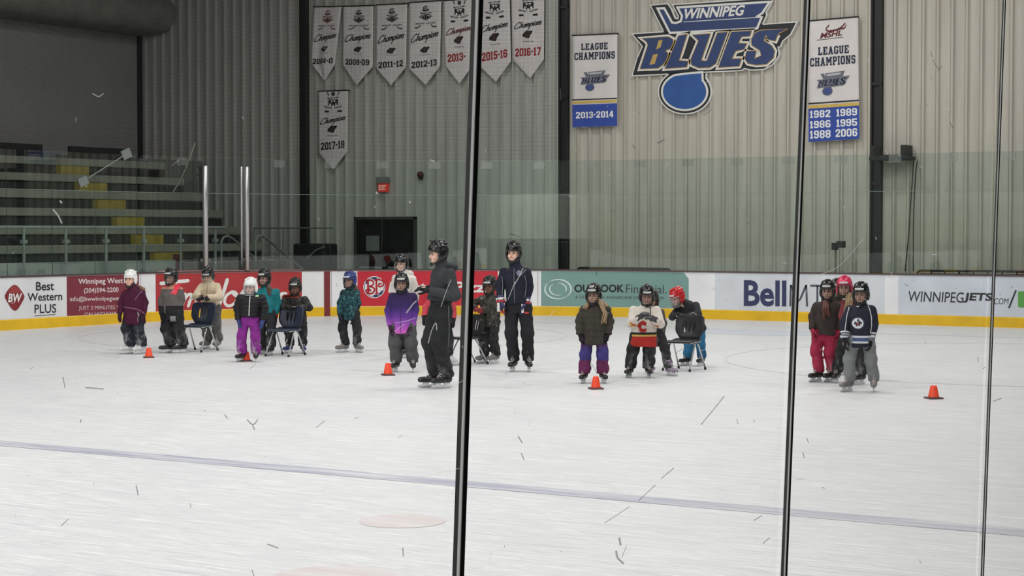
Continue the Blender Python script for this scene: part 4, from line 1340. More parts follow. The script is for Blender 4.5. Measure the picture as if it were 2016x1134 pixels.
Ze = zoomed(1120, 60, 5.667)
league_banner(Ze([(70, 62), (572, 40), (572, 1068), (75, 1085)]),
              dict(s0=.695, b0=.755, b1=1.0, dark=[('LEAGUE', .2, .093, .79, .165), ('CHAMPIONS', .05, .19, .95, .27)], white=[('2013-2014', .08, .835, .92, .905)]),
              'white and blue league champions banner with the single line 2013-2014', False, (.18, .395, .84, .615), 21)
Zr = zoomed(1580, 30, 4.362)
league_banner(Zr([(68, 55), (497, 18), (510, 1065), (75, 1090)]),
              dict(s0=.678, b0=.725, b1=1.0, dark=[('LEAGUE', .2, .225, .81, .29), ('CHAMPIONS', .04, .31, .94, .38)],
                   white=[('1982', .03, .745, .43, .805), ('1989', .55, .745, .96, .805), ('1986', .03, .83, .43, .89), ('1995', .55, .83, .96, .89), ('1988', .03, .91, .43, .975), ('2006', .53, .91, .96, .975)]),
              'white and blue league champions banner listing six years from 1982 to 2006', True, (.17, .435, .82, .63), 22)
# ================================================================== SCULPTING TOOLS
class Field:
    """distance field on a grid, turned into a mesh"""
    def __init__(self, lo, hi, h):
        self.h = h
        self.lo = np.array(lo, np.float32)
        n = np.ceil((np.array(hi) - np.array(lo)) / h).astype(int) + 1
        ax = [self.lo[i] + np.arange(n[i], dtype=np.float32) * h for i in range(3)]
        self.X, self.Y, self.Z = np.meshgrid(*ax, indexing='ij', sparse=False)
        self.D = np.full(self.X.shape, 9.0, np.float32)
    def loc(self, c, R=None):
        x, y, z = self.X - c[0], self.Y - c[1], self.Z - c[2]
        if R is None:
            return x, y, z
        R = np.array(R, np.float32)   # columns = local axes in world
        return (x * R[0, 0] + y * R[1, 0] + z * R[2, 0], x * R[0, 1] + y * R[1, 1] + z * R[2, 1], x * R[0, 2] + y * R[1, 2] + z * R[2, 2])
    def union(self, d, k=0.0):
        if k <= 0:
            self.D = np.minimum(self.D, d)
        else:
            t = np.clip(0.5 + 0.5 * (self.D - d) / k, 0, 1)
            self.D = self.D * (1 - t) + d * t - k * t * (1 - t)
        return self
    def cut(self, d, k=0.0):
        """remove where d < 0"""
        return self.keep(-d, k)
    def keep(self, d, k=0.0):
        if k <= 0:
            self.D = np.maximum(self.D, d)
        else:
            t = np.clip(0.5 - 0.5 * (self.D - d) / k, 0, 1)
            self.D = self.D * (1 - t) + d * t + k * t * (1 - t)
        return self
    def cone_d(self, a, b, ra, rb):
        a = np.array(a, np.float32); b = np.array(b, np.float32)
        v = b - a
        L2 = float(v @ v) + 1e-9
        x, y, z = self.X - a[0], self.Y - a[1], self.Z - a[2]
        t = np.clip((x * v[0] + y * v[1] + z * v[2]) / L2, 0, 1)
        return np.sqrt((x - v[0] * t) ** 2 + (y - v[1] * t) ** 2 + (z - v[2] * t) ** 2) - (ra + (rb - ra) * t)
    def cone(self, a, b, ra, rb, k=0.0):
        return self.union(self.cone_d(a, b, ra, rb), k)
    def chain(self, pts, rs, k=0.0):
        for i in range(len(pts) - 1):
            self.cone(pts[i], pts[i + 1], rs[i], rs[i + 1], k)
        return self
    def ell_d(self, c, r, R=None):
        x, y, z = self.loc(c, R)
        k0 = np.sqrt((x / r[0]) ** 2 + (y / r[1]) ** 2 + (z / r[2]) ** 2)
        k1 = np.sqrt((x / r[0] ** 2) ** 2 + (y / r[1] ** 2) ** 2 + (z / r[2] ** 2) ** 2) + 1e-6
        return k0 * (k0 - 1.0) / k1
    def ell(self, c, r, R=None, k=0.0):
        return self.union(self.ell_d(c, r, R), k)
    def box_d(self, c, hs, rad=0.0, R=None):
        x, y, z = self.loc(c, R)
        qx, qy, qz = np.abs(x) - hs[0] + rad, np.abs(y) - hs[1] + rad, np.abs(z) - hs[2] + rad
        return np.sqrt(np.maximum(qx, 0) ** 2 + np.maximum(qy, 0) ** 2 + np.maximum(qz, 0) ** 2) + np.minimum(np.maximum(qx, np.maximum(qy, qz)), 0) - rad
    def box(self, c, hs, rad=0.0, R=None, k=0.0):
        return self.union(self.box_d(c, hs, rad, R), k)
    def plane_d(self, p, n):
        """negative on the side opposite to n"""
        n = np.array(n, float); n = n / np.linalg.norm(n)
        return ((self.X - p[0]) * n[0] + (self.Y - p[1]) * n[1] + (self.Z - p[2]) * n[2]).astype(np.float32)
    def trunk_d(self, base, top, right, ts, wa, wb, cap=0.02):
        base = np.array(base, float); top = np.array(top, float)
        ax = top - base; L = np.linalg.norm(ax); n = ax / L
        r = np.array(right, float); r = r - n * (r @ n); r /= np.linalg.norm(r)
        f = np.cross(n, r)
        x, y, z = self.X - base[0], self.Y - base[1], self.Z - base[2]
        t = x * n[0] + y * n[1] + z * n[2]
        a = x * r[0] + y * r[1] + z * r[2]
        b = x * f[0] + y * f[1] + z * f[2]
        tt = np.clip(t / L, 0, 1)
        w1 = np.interp(tt, ts, wa).astype(np.float32); w2 = np.interp(tt, ts, wb).astype(np.float32)
        q = (np.abs(a / w1) ** 2.4 + np.abs(b / w2) ** 2.4) ** (1 / 2.4)
        d = (q - 1) * np.minimum(w1, w2)
        d2 = np.maximum(-t, t - L)
        u = np.clip(0.5 - 0.5 * (d - d2) / cap, 0, 1)
        return d * (1 - u) + d2 * u + cap * u * (1 - u)
    def wrinkle(self, amp, f=22.0, seed=0.0, zs=0.6):
        s = seed * 1.7
        w = np.sin(self.X * f + 1.3 * np.sin(self.Z * f * zs + s) + s) * np.sin(self.Z * f * 0.9 + 1.7 * np.sin(self.Y * f * 0.8 + s * 2)) \
            + 0.6 * np.sin(self.Z * f * 1.7 + self.X * f * 1.1 + 2 * np.sin(self.Y * f + s))
        self.D = self.D + amp * w.astype(np.float32) * 0.7
        return self
    def puff(self, amp, pitch, z0=0.0):
        self.D = self.D - amp * np.abs(np.sin((self.Z - z0) * math.pi / pitch)).astype(np.float32)
        return self
    def mesh(self):
        D, h, lo = self.D, self.h, self.lo
        D = D.copy()
        for sl in ((0, slice(None), slice(None)), (-1, slice(None), slice(None)), (slice(None), 0, slice(None)), (slice(None), -1, slice(None)), (slice(None), slice(None), 0), (slice(None), slice(None), -1)):
            D[sl] = np.maximum(D[sl], 1e-4)
        D[np.abs(D) < 1e-7] = 1e-7
        S = D < 0
        nx, ny, nz = D.shape
        c = np.zeros((nx - 1, ny - 1, nz - 1), np.int8)
        for dx in (0, 1):
            for dy in (0, 1):
                for dz in (0, 1):
                    c += S[dx:nx - 1 + dx, dy:ny - 1 + dy, dz:nz - 1 + dz]
        act = np.argwhere((c > 0) & (c < 8))
        if len(act) == 0:
            return np.zeros((0, 3)), np.zeros((0, 4), int)
        idx = np.full(c.shape, -1, np.int64)
        idx[act[:, 0], act[:, 1], act[:, 2]] = np.arange(len(act))
        acc = np.zeros((len(act), 3)); cnt = np.zeros(len(act))
        i, j, k = act.T
        for ax in range(3):
            for a in (0, 1):
                for b in (0, 1):
                    o = [0, 0, 0]; o[(ax + 1) % 3] = a; o[(ax + 2) % 3] = b
                    e = list(o); e[ax] = 1
                    d0 = D[i + o[0], j + o[1], k + o[2]]; d1 = D[i + e[0], j + e[1], k + e[2]]
                    m = (d0 < 0) != (d1 < 0)
                    t = np.where(m, d0 / np.where(m, d0 - d1, 1), 0)
                    p = np.zeros((len(act), 3)); p[:] = o; p[:, ax] += t
                    acc[m] += p[m]; cnt[m] += 1
        V = (act + acc / cnt[:, None]) * h + lo
        quads = []
        for ax in range(3):
            a1, a2 = (ax + 1) % 3, (ax + 2) % 3
            s0 = [slice(None)] * 3; s1 = [slice(None)] * 3
            s0[ax] = slice(0, -1); s1[ax] = slice(1, None)
            A, B = S[tuple(s0)], S[tuple(s1)]
            e = np.argwhere(A != B)
            ok = (e[:, a1] > 0) & (e[:, a2] > 0) & (e[:, a1] < D.shape[a1] - 1) & (e[:, a2] < D.shape[a2] - 1)
            e = e[ok]
            fl = A[e[:, 0], e[:, 1], e[:, 2]]
            def cell(d1, d2):
                q = e.copy(); q[:, a1] += d1; q[:, a2] += d2
                return idx[q[:, 0], q[:, 1], q[:, 2]]
            q = np.stack([cell(-1, -1), cell(0, -1), cell(0, 0), cell(-1, 0)], 1)
            q[~fl] = q[~fl][:, ::-1]
            quads.append(q)
        return V, np.concatenate(quads)
    def build(self, name, material, parent=None, **tags):
        V, Q = self.mesh()
        return link(name, np_mesh(name, V, Q, material), parent, **tags)

def np_mesh(name, V, Q, material):
    me = bpy.data.meshes.new(name)
    me.vertices.add(len(V)); me.vertices.foreach_set('co', np.asarray(V, np.float32).ravel())
    me.loops.add(Q.size); me.loops.foreach_set('vertex_index', Q.ravel().astype(np.int32))
    me.polygons.add(len(Q)); me.polygons.foreach_set('loop_start', np.arange(0, Q.size, 4, dtype=np.int32))
    me.polygons.foreach_set('use_smooth', np.ones(len(Q), bool))
    me.update(calc_edges=True)
    me.validate()
    if material:
        me.materials.append(material)
    return me

def rotz(a):
    c, s = math.cos(a), math.sin(a)
    return np.array([[c, -s, 0], [s, c, 0], [0, 0, 1.0]])
def rotx(a):
    c, s = math.cos(a), math.sin(a)
    return np.array([[1.0, 0, 0], [0, c, -s], [0, s, c]])
def mat4(R, t, s=1.0):
    M = Matrix.Identity(4)
    for r in range(3):
        for c in range(3):
            M[r][c] = R[r][c] * s
        M[r][3] = t[r]
    return M

# ------------------------------------------------------------------ cloth materials
def fabric(name, c, rough=0.85, var=0.12, scale=9.0, bump=0.25):
    return mat(name, c, rough, var=var, scale=scale, bump=bump, bscale=60.0, spec=0.25)
def banded(name, stops, rough=0.8, axis=2, blend=False, var=0.1):
    """colour by height on the garment: [(z, colour), ...] from low to high"""
    m = bpy.data.materials.new(name); m.use_nodes = True
    nt = m.node_tree; L = nt.links
    b = nt.nodes['Principled BSDF']; b.inputs['Roughness'].default_value = rough; b.inputs['Specular IOR Level'].default_value = 0.25
    tc = nd(nt, 'ShaderNodeTexCoord'); sp = nd(nt, 'ShaderNodeSeparateXYZ'); L.new(tc.outputs['Object'], sp.inputs[0])
    z0, z1 = stops[0][0], stops[-1][0] + 0.001
    mr = nd(nt, 'ShaderNodeMapRange'); mr.inputs[1].default_value = z0; mr.inputs[2].default_value = z1
    n = nd(nt, 'ShaderNodeTexNoise', i_Scale=14.0, i_Detail=3.0); L.new(tc.outputs['Object'], n.inputs['Vector'])
    L.new(sp.outputs[axis], mr.inputs[0])
    rp = nd(nt, 'ShaderNodeValToRGB'); rp.color_ramp.interpolation = 'LINEAR' if blend else 'CONSTANT'
    el = rp.color_ramp.elements
    while len(el) < len(stops):
        el.new(0.5)
    for e, (z, c) in zip(el, stops):
        e.position = min(1, max(0, (z - z0) / (z1 - z0))); e.color = lin(c) + (1,)
    for e, (z, c) in zip(sorted(el, key=lambda q: q.position), stops):
        e.color = lin(c) + (1,)
    L.new(mr.outputs[0], rp.inputs[0])
    hv = nd(nt, 'ShaderNodeMapRange'); hv.inputs[1].default_value = 0.3; hv.inputs[2].default_value = 0.7
    hv.inputs[3].default_value = 1 - var; hv.inputs[4].default_value = 1 + var
    L.new(n.outputs['Fac'], hv.inputs[0])
    mx = nd(nt, 'ShaderNodeMixRGB', blend_type='MULTIPLY'); mx.inputs[0].default_value = 1.0
    L.new(rp.outputs[0], mx.inputs[1]); L.new(hv.outputs[0], mx.inputs[2])
    L.new(mx.outputs[0], b.inputs['Base Color'])
    n2 = nd(nt, 'ShaderNodeTexNoise', i_Scale=60.0, i_Detail=3.0); L.new(tc.outputs['Object'], n2.inputs['Vector'])
    bp_ = nd(nt, 'ShaderNodeBump', i_Strength=0.2, i_Distance=0.02); L.new(n2.outputs['Fac'], bp_.inputs['Height']); L.new(bp_.outputs['Normal'], b.inputs['Normal'])
    return m
def camo(name, cols, scale=9.0, rough=0.85, zmul=0.6):
    m = bpy.data.materials.new(name); m.use_nodes = True
    nt = m.node_tree; L = nt.links
    b = nt.nodes['Principled BSDF']; b.inputs['Roughness'].default_value = rough; b.inputs['Specular IOR Level'].default_value = 0.25
    tc = nd(nt, 'ShaderNodeTexCoord'); mp = nd(nt, 'ShaderNodeMapping'); mp.inputs['Scale'].default_value = (1, 1, zmul); L.new(tc.outputs['Object'], mp.inputs[0])
    n = nd(nt, 'ShaderNodeTexNoise', i_Scale=scale, i_Detail=3.0, i_Roughness=0.6); n.inputs['Distortion'].default_value = 0.8; L.new(mp.outputs[0], n.inputs['Vector'])
    rp = nd(nt, 'ShaderNodeValToRGB'); rp.color_ramp.interpolation = 'CONSTANT'
    el = rp.color_ramp.elements
    while len(el) < len(cols):
        el.new(0.5)
    pos = [0.0] + list(np.linspace(0.43, 0.6, len(cols) - 1))
    for i, e in enumerate(el):
        e.position = pos[i]
    for e, c in zip(sorted(el, key=lambda q: q.position), cols):
        e.color = lin(c) + (1,)
    L.new(n.outputs['Fac'], rp.inputs[0]); L.new(rp.outputs[0], b.inputs['Base Color'])
    return m

M_SKIN = mat('skin', (232, 186, 166), 0.55, var=0.06, scale=12, spec=0.4)
M_SKIN2 = mat('skin_tan', (172, 122, 98), 0.55, var=0.06, scale=12, spec=0.4)
M_EYE = mat('eye_dark', (40, 30, 28), 0.3, var=0)
M_LIP = mat('lip', (176, 96, 92), 0.5, var=0)
M_CAGE = mat('cage_wire', (52, 54, 56), 0.4, metal=0.5, var=0)
M_STEEL = mat('blade_steel', (200, 203, 206), 0.25, metal=0.9, var=0)
M_HOLD = mat('blade_holder_white', (226, 228, 230), 0.4, var=0.03)
M_HOLDG = mat('blade_holder_grey', (150, 152, 156), 0.4, var=0.03)
M_LACE = mat('lace_white', (206, 206, 204), 0.8, var=0)
M_BLKHEL = mat('helmet_black', (24, 24, 26), 0.22, var=0, spec=0.6)
M_WHTHEL = mat('helmet_white', (232, 232, 230), 0.25, var=0.02, spec=0.5)
M_PAD = mat('helmet_padding', (44, 44, 46), 0.8, var=0.1)
M_STICK = mat('helmet_sticker', (206, 206, 204), 0.4, var=0.05)
M_VISOR = glass_mat('helmet_visor', (0.93, 0.94, 0.94), 0.02, 0.05)

# ------------------------------------------------------------------ helmet, made once per style, shared
def helmet_meshes(scale):
    s = scale
    F = Field((-.16, -.19, -.16), (.16, .19, .19), .0065)
    F.ell((0, .012, .040), (.108, .134, .122))
    F.keep(F.plane_d((0, -.10, .022), (0, -.25, -1)), .012)
    F.union(np.maximum(F.ell_d((0, .02, .0), (.108, .126, .12)), np.maximum(F.plane_d((0, .045, 0), (0, -1, 0)), F.plane_d((0, .06, -.055), (0, -.4, -1)))), .012)
    for sx in (-1, 1):
        F.ell((sx * .097, .012, -.030), (.022, .046, .062), None, .02)
    # raised ridges and cut vents
    F.box((0, .0, .152), (.022, .10, .012), .008, None, .02)
    for sx in (-1, 1):
        F.box((sx * .062, .02, .126), (.012, .085, .013), .008, rotz(0), .018)
    for sx in (-1, 1):
        for yy in (-.045, .015, .075):
            F.cut(F.box_d((sx * .036, yy, .158), (.010, .018, .03), .006), .004)
            F.cut(F.box_d((sx * .108, yy + .005, .06), (.02, .018, .012), .006), .004)
    F.cut(F.ell_d((0, .01, -.02), (.088, .112, .128)), .004)
    V, Q = F.mesh()
    G = Field((-.14, -.17, -.02), (.14, .0, .16), .006)
    G.ell((0, .012, .040), (.1115, .1375, .125))
    G.keep(G.box_d((0, -.13, .062), (.062, .07, .016), .006), .003)
    G.cut(G.ell_d((0, .012, .040), (.106, .132, .12)))
    V2, Q2 = G.mesh()
    H = Field((-.12, -.14, -.16), (.12, .12, .05), .007)
    for sx in (-1, 1):
        H.chain([(sx * .088, .0, -.04), (sx * .072, -.045, -.115), (0, -.085, -.142)], [.010, .009, .011], .01)
    H.ell((0, -.086, -.135), (.032, .018, .022), None, .01)
    V3, Q3 = H.mesh()
    return (V, Q), (V2, Q2), (V3, Q3)
_HEL = helmet_meshes(1.0)
def cage_mb():
    mb = MB()
    def P(a, t):
        # a: angle across the face, t: 0 at the brow, 1 at the chin
        r = .132 - .018 * t + .014 * math.sin(math.pi * t)
        rx = .112 - .03 * t
        return (rx * math.sin(a), -r * math.cos(a) - 0.004, .035 - .165 * t)
    for a in np.linspace(-1.15, 1.15, 9):
        mb.tube([P(a, t) for t in np.linspace(0, 1, 8)], .0026, 5)
    for t in (0, .2, .36, .52, .7, .86, 1.0):
        mb.tube([P(a, t) for a in np.linspace(-1.3, 1.3, 13)], .0030 if t not in (0, 1.0) else .005, 5)
    return mb
_CAGE = cage_mb()
def visor_mesh():
    G = Field((-.14, -.18, -.14), (.14, .03, .06), .007)
    G.ell((0, .0, -.03), (.118, .150, .16)); G.cut(G.ell_d((0, .0, -.03), (.112, .144, .154)))
    G.keep(G.box_d((0, -.13, -.035), (.11, .10, .062), .03), .004)
    return G.mesh()
_VIS = visor_mesh()

# ------------------------------------------------------------------ skates, made once, shared
def skate_meshes():
    F = Field((-.07, -.20, .04), (.07, .13, .28), .0075)
    F.chain([(0, .07, .105), (0, -.02, .105), (0, -.125, .096)], [.040, .042, .036], .02)
    F.ell((0, -.13, .098), (.038, .045, .036), None, .015)
    F.chain([(0, .065, .12), (0, .07, .175), (0, .06, .245)], [.044, .042, .050], .03)
    F.chain([(0, -.01, .14), (0, .02, .20), (0, .015, .258)], [.03, .034, .034], .02)
    F.keep(F.plane_d((0, 0, .068), (0, 0, -1)), .004)
    F.cut(F.cone_d((0, .055, .24), (0, .05, .30), .032, .036), .006)
    b = F.mesh()
    H = MB()
    n = 12
    prof = [(.095, .070), (.085, .066), (.075, .045), (.10, .026), (-.165, .026), (-.15, .036), (-.11, .050), (-.105, .070), (-.03, .070), (-.045, .045), (.015, .042), (.01, .070)]
    k = len(prof)
    for sx in (1,):
        vs = [(-.011, y, z) for y, z in prof] + [(.011, y, z) for y, z in prof]
        t = tessellate_polygon([[Vector((y, z, 0)) for y, z in prof]])
        H.add(vs, [(i, (i + 1) % k, k + (i + 1) % k, k + i) for i in range(k)] + [tuple(a) for a in t] + [tuple(k + q for q in a[::-1]) for a in t])
    Bl = MB()
    pr = [(.118, .032), (.112, .010), (.085, .002), (-.13, .002), (-.165, .012), (-.182, .032)]
    k = len(pr)
    vs = [(-.0022, y, z) for y, z in pr] + [(.0022, y, z) for y, z in pr]
    Bl.add(vs, [(i, (i + 1) % k, k + (i + 1) % k, k + i) for i in range(k)] + [tuple(range(k)), tuple(range(2 * k - 1, k - 1, -1))])
    La = MB()
    for i in range(6):
        t = i / 5
        y, z = -.075 + .065 * t, .136 + .10 * t
        La.tube([(-.026, y + .012, z - .012), (0, y - .010, z + .006), (.026, y + .012, z - .012)], .0042, 5)
    return b, H, Bl, La
_SK = skate_meshes()
M_TOECAP = mat('skate_toe_black', (26, 26, 28), 0.3, var=0)
def skate(parent, pos, yaw, scale, boot, holder=None, roll=0.0, lift=0.0):
    me = np_mesh('skate', _SK[0][0], _SK[0][1], boot)
    o = link('skate', me, parent)
    R = rotz(yaw) @ np.array([[math.cos(roll), 0, math.sin(roll)], [0, 1, 0], [-math.sin(roll), 0, math.cos(roll)]])
    o.matrix_local = mat4(R, (pos[0], pos[1], lift), scale)
    _SK[1].build('blade_holder', holder or M_HOLD, o)
    _SK[2].build('blade', M_STEEL, o)
    _SK[3].build('laces', M_LACE, o)
    return o

# ------------------------------------------------------------------ gloves, made once, shared
def glove_mesh(kind):
    """x along the fingers, z out of the back of the hand, thumb at +y"""
    F = Field((-.09, -.08, -.09), (.22, .10, .07), .005)
    if kind == 'mitten':
        F.chain([(-.03, 0, 0), (.02, 0, 0)], [.040, .036], .01)
        F.ell((.065, 0, -.004), (.068, .045, .028), None, .02)
        F.ell((.115, -.004, -.020), (.040, .038, .024), None, .025)
        F.chain([(.03, .030, -.005), (.065, .056, -.016), (.092, .060, -.026)], [.020, .018, .014], .012)
        F.chain([(-.045, 0, 0), (-.02, 0, 0)], [.046, .044], .008)
    else:
        big = kind == 'hockey'
        e = 1.35 if big else 1.0
        F.box((.045, 0, 0), (.052, .043 * (1.1 if big else 1), .020 * e), .016)
        if big:
            F.box((.04, 0, .020), (.045, .042, .016), .012, None, .008)
            F.box((-.045, 0, 0), (.045, .056, .046), .022, None, .015)
        else:
            F.chain([(-.05, 0, 0), (.02, 0, 0)], [.034, .032], .012)
        for i, (yy, ln, a) in enumerate(((.030, .072, .35), (.010, .082, .45), (-.011, .076, .55), (-.031, .060, .65))):
            p0 = np.array((.088, yy, -.002)); d = 0.0; L3 = (ln * .45, ln * .32, ln * .25)
            pts = [p0]
            for j, l in enumerate(L3):
                d += a * (0.6, 1.0, 0.8)[j]
                pts.append(pts[-1] + np.array((math.cos(d) * l, 0, -math.sin(d) * l)))
            r = .0098 * e
            F.chain(pts, [r * 1.08, r, r * .95, r * .82], .004)
        F.chain([(.015, .034, -.008), (.045, .062, -.020), (.075, .068, -.036), (.098, .064, -.046)], [.018 * e, .014 * e, .012 * e, .010 * e], .008)
    return F.mesh()
_GL = {k: glove_mesh(k) for k in ('mitten', 'glove', 'hockey')}
def glove(parent, wrist, direction, back, side, kind, mtl, scale, name=None):
    """side +1: thumb towards +y of (direction, y, back)"""
    x = np.array(direction, float); x /= np.linalg.norm(x)
    z = np.array(back, float); z -= x * (z @ x); z /= np.linalg.norm(z)
    y = np.cross(z, x)
    V, Q = _GL[kind]
    V = V.copy()
    if side < 0:
        V = V * np.array([1, -1, 1]); Q = Q[:, ::-1]
    nm = name or {'mitten': 'mitten', 'glove': 'glove', 'hockey': 'hockey_glove'}[kind]
    o = link(nm, np_mesh(nm, V, Q, mtl), parent)
    o.matrix_local = mat4(np.stack([x, y, z], 1), wrist, scale)
    if kind == 'hockey':
        pass
    return o

def ik(a, b, l1, l2, hint):
    a, b, hint = (np.array(q, float) for q in (a, b, hint))
    v = b - a
    d = np.linalg.norm(v)
    d = min(d, (l1 + l2) * 0.995)
    n = v / (np.linalg.norm(v) + 1e-9)
    x = (l1 * l1 - l2 * l2 + d * d) / (2 * d)
    h = math.sqrt(max(0, l1 * l1 - x * x))
    p = hint - n * (hint @ n)
    p /= (np.linalg.norm(p) + 1e-9)
    return a + n * x + p * h

# ================================================================== PERSON
def person(label, base, top, sh, head, feet, hands, group='skaters on the ice', adult=False, torso_yaw=0.0, head_yaw=0.0, head_pitch=0.0,
           hem=None, hem_w=None, lean_y=0.0, hip_px=None, jacket=None, jk={}, pants=None, pk={}, skin=None, helmet=None, hel={}, boot=None, holder=None,
           gloves=None, foot_yaw=(-0.6, -0.6), hand_y=(-0.05, -0.05), elbow_hint=None, hair=None, extra=None, face=True, foot_y=(0.0, 0.0), seed=1):
    """All joints are read off the photo in pixels; depths are metres towards (-) or away from (+) the camera."""
    u0, v0 = base
    root_p = at_z(u0, v0)
    zc = float((root_p - CAM) @ FWD)
    s = FPX / zc
    T = (v0 - top) / s
    def J(p, y=0.0):
        return np.array(((p[0] - u0) / s, y, (v0 - p[1]) / s))
    root = thing('person', label, 'person', root_p, YAW, group)
    skin = skin or M_SKIN
    K = T / 1.4 if not adult else T / 1.62        # bulk scale
    hs = (0.90 if not adult else 0.99)            # head scale
    fwd = np.array((math.sin(torso_yaw), -math.cos(torso_yaw), 0))
    rgt = np.array((math.cos(torso_yaw), math.sin(torso_yaw), 0))
    # shoulders
    SL, SR = J(sh[0], lean_y), J(sh[1], lean_y)
    half = (SR - SL) / 2
    mid = (SL + SR) / 2
    if abs(torso_yaw) > 0.05:
        w = np.linalg.norm(half[[0, 2]]) / max(0.35, math.cos(torso_yaw))
        w = min(w, 0.19 * K * (1.12 if adult else 1.0))
        SL, SR = mid - rgt * w, mid + rgt * w
        SL[2], SR[2] = J(sh[0])[2], J(sh[1])[2]
    HC = J(head, lean_y) + np.array((0, -0.015, 0))
    hipz = T * (0.50 if adult else 0.465)
    hc = J(hip_px) if hip_px else np.array(((mid[0] * 0.45), 0.0, hipz))
    hipz = hc[2]
    hw = 0.085 * K
    HL, HR = hc - rgt * hw, hc + rgt * hw
    FL, FR = J(feet[0]), J(feet[1])
    FL[2] = FR[2] = 0.0
    FL[1], FR[1] = foot_y
    AL, AR = FL + (0, 0, 0.155 * K), FR + (0, 0, 0.155 * K)
    fd = [np.array((math.sin(a), -math.cos(a), 0)) for a in foot_yaw]
    AL = AL - fd[0] * 0.045 * K; AR = AR - fd[1] * 0.045 * K
    ll = (hipz - 0.155 * K) * 0.515
    KL = ik(HL, AL, ll, ll, fd[0] * 0.9 + (0, 0, 0.0)); KR = ik(HR, AR, ll, ll, fd[1] * 0.9)
    # arms
    al = (0.168 if not adult else 0.178) * T
    WL, WR = J(hands[0], hand_y[0]), J(hands[1], hand_y[1])
    WL[1] += lean_y if hand_y[0] > -0.1 else 0; WR[1] += lean_y if hand_y[1] > -0.1 else 0
    eh = elbow_hint or ((-0.6, 0.6, 0.0), (0.6, 0.6, 0.0))
    bent = hand_y[0] < -0.1 or hand_y[1] < -0.1 or adult == 'reach'
    aL = al if bent else min(al, np.linalg.norm(WL - SL) * 0.509)
    aR = al if bent else min(al, np.linalg.norm(WR - SR) * 0.509)
    EL, ER = ik(SL, WL, aL, aL, eh[0]), ik(SR, WR, aR, aR, eh[1])
    WL = WL if np.linalg.norm(WL - SL) < 2 * al else SL + (WL - SL) / np.linalg.norm(WL - SL) * 2 * al
    WR = WR if np.linalg.norm(WR - SR) < 2 * al else SR + (WR - SR) / np.linalg.norm(WR - SR) * 2 * al
    neck = mid + np.array((0, 0, 0.02 * K))
    RH = rotz(head_yaw) @ rotx(head_pitch)
    allp = np.array([SL, SR, EL, ER, WL, WR, HL, HR, KL, KR, FL, FR, HC])
    lo = allp.min(0) - 0.22; hi = allp.max(0) + 0.22
    lo[2] = 0.03
    # ---- body, one continuous surface
    B = Field(lo, hi, 0.011)
    spine = hc + np.array((0, 0, 0.0))
    B.union(B.trunk_d(spine - (0, 0, 0.05 * K), mid + (0, 0, -0.01), rgt, [0, .25, .55, .85, 1], [.115 * K, .11 * K, .105 * K, .12 * K, .08 * K], [.085 * K, .08 * K, .08 * K, .085 * K, .06 * K], .03), 0.03)
    for S_, E_, W_, sd in ((SL, EL, WL, -1), (SR, ER, WR, 1)):
        B.chain([S_ * .88 + mid * .12 + (0, 0, -.036 * K), E_, W_], [.038 * K, .032 * K, .024 * K], .03)
        d = W_ - E_; d = d / np.linalg.norm(d)
        B.chain([W_, W_ + d * .05 * K], [.024 * K, .026 * K], .01)
        pr = np.cross(d, (0.3, 1, 0.2)); pr /= np.linalg.norm(pr)
        for q in (-1.5, -.5, .5, 1.5):
            B.chain([W_ + d * .05 * K + pr * q * .012 * K, W_ + d * .10 * K + pr * q * .013 * K], [.009 * K, .007 * K], .004)
    for H_, K_, A_, F_, f_ in ((HL, KL, AL, FL, fd[0]), (HR, KR, AR, FR, fd[1])):
        B.chain([H_, K_, A_], [.068 * K, .048 * K, .032 * K], .03)
        B.chain([A_ + (0, 0, -.04 * K), A_ + (0, 0, -.045 * K) + f_ * .12 * K], [.026 * K, .022 * K], .015)
    B.chain([neck - (0, 0, .05), HC + RH @ np.array((0, .015, -.06)) * hs], [.045 * K, .045], .03)
    hd = lambda x, y, z: HC + RH @ (np.array((x, y, z)) * hs)
    B.ell(HC + RH @ np.array((0, .012, .02)) * hs, (.078 * hs, .097 * hs, .102 * hs), RH, .02)
    B.ell(hd(0, -.018, -.055), (.060 * hs, .070 * hs, .062 * hs), RH, .03)
    B.ell(hd(0, -.060, -.098), (.026 * hs, .022 * hs, .018 * hs), RH, .03)
    B.cone(hd(0, -.090, -.008), hd(0, -.108, -.036), .009 * hs, .015 * hs, .014)
    for sx in (-1, 1):
        B.ell(hd(sx * .045, -.060, -.045), (.022 * hs, .02 * hs, .022 * hs), RH, .02)
        B.cut(B.ell_d(hd(sx * .032, -.103, -.002), (.017 * hs, .014 * hs, .011 * hs), RH), .012)
        B.ell(hd(sx * .078, .012, -.025), (.009 * hs, .02 * hs, .03 * hs), RH, .008)
    B.build('body', skin, root)
    if face:
        for sx in (-1, 1):
            e = MB(); e.lathe([(0.001, -.006), (.006, -.004), (.0095, 0), (.006, .004), (0.001, .006)], 10)
            o = e.build('eye', M_EYE, root, smooth=True)
            o.matrix_local = mat4(RH @ rotx(math.pi / 2), hd(sx * .031, -.088, -.003), 1.05 * hs)
            g = MB().tube([(-.017, 0, 0), (0, -.004, .004), (.017, .002, 0)], .0035, 5)
            o = g.build('eyebrow', mat('brow_brown', (84, 62, 48), 0.8, var=0), root); o.matrix_local = mat4(RH, hd(sx * .032, -.091, .017), hs)
        g = MB().tube([(-.020, .008, 0), (-.008, 0, .002), (0, -.002, 0), (.008, 0, .002), (.020, .008, 0)], [.002, .0055, .006, .0055, .002], 6)
        o = g.build('mouth', M_LIP, root, smooth=True); o.matrix_local = mat4(RH, hd(0, -.088, -.068), hs)
    # ---- jacket
    jm = jacket
    hem_z = (v0 - hem) / s
    hw_px = hem_w / s if hem_w else 0.19 * K
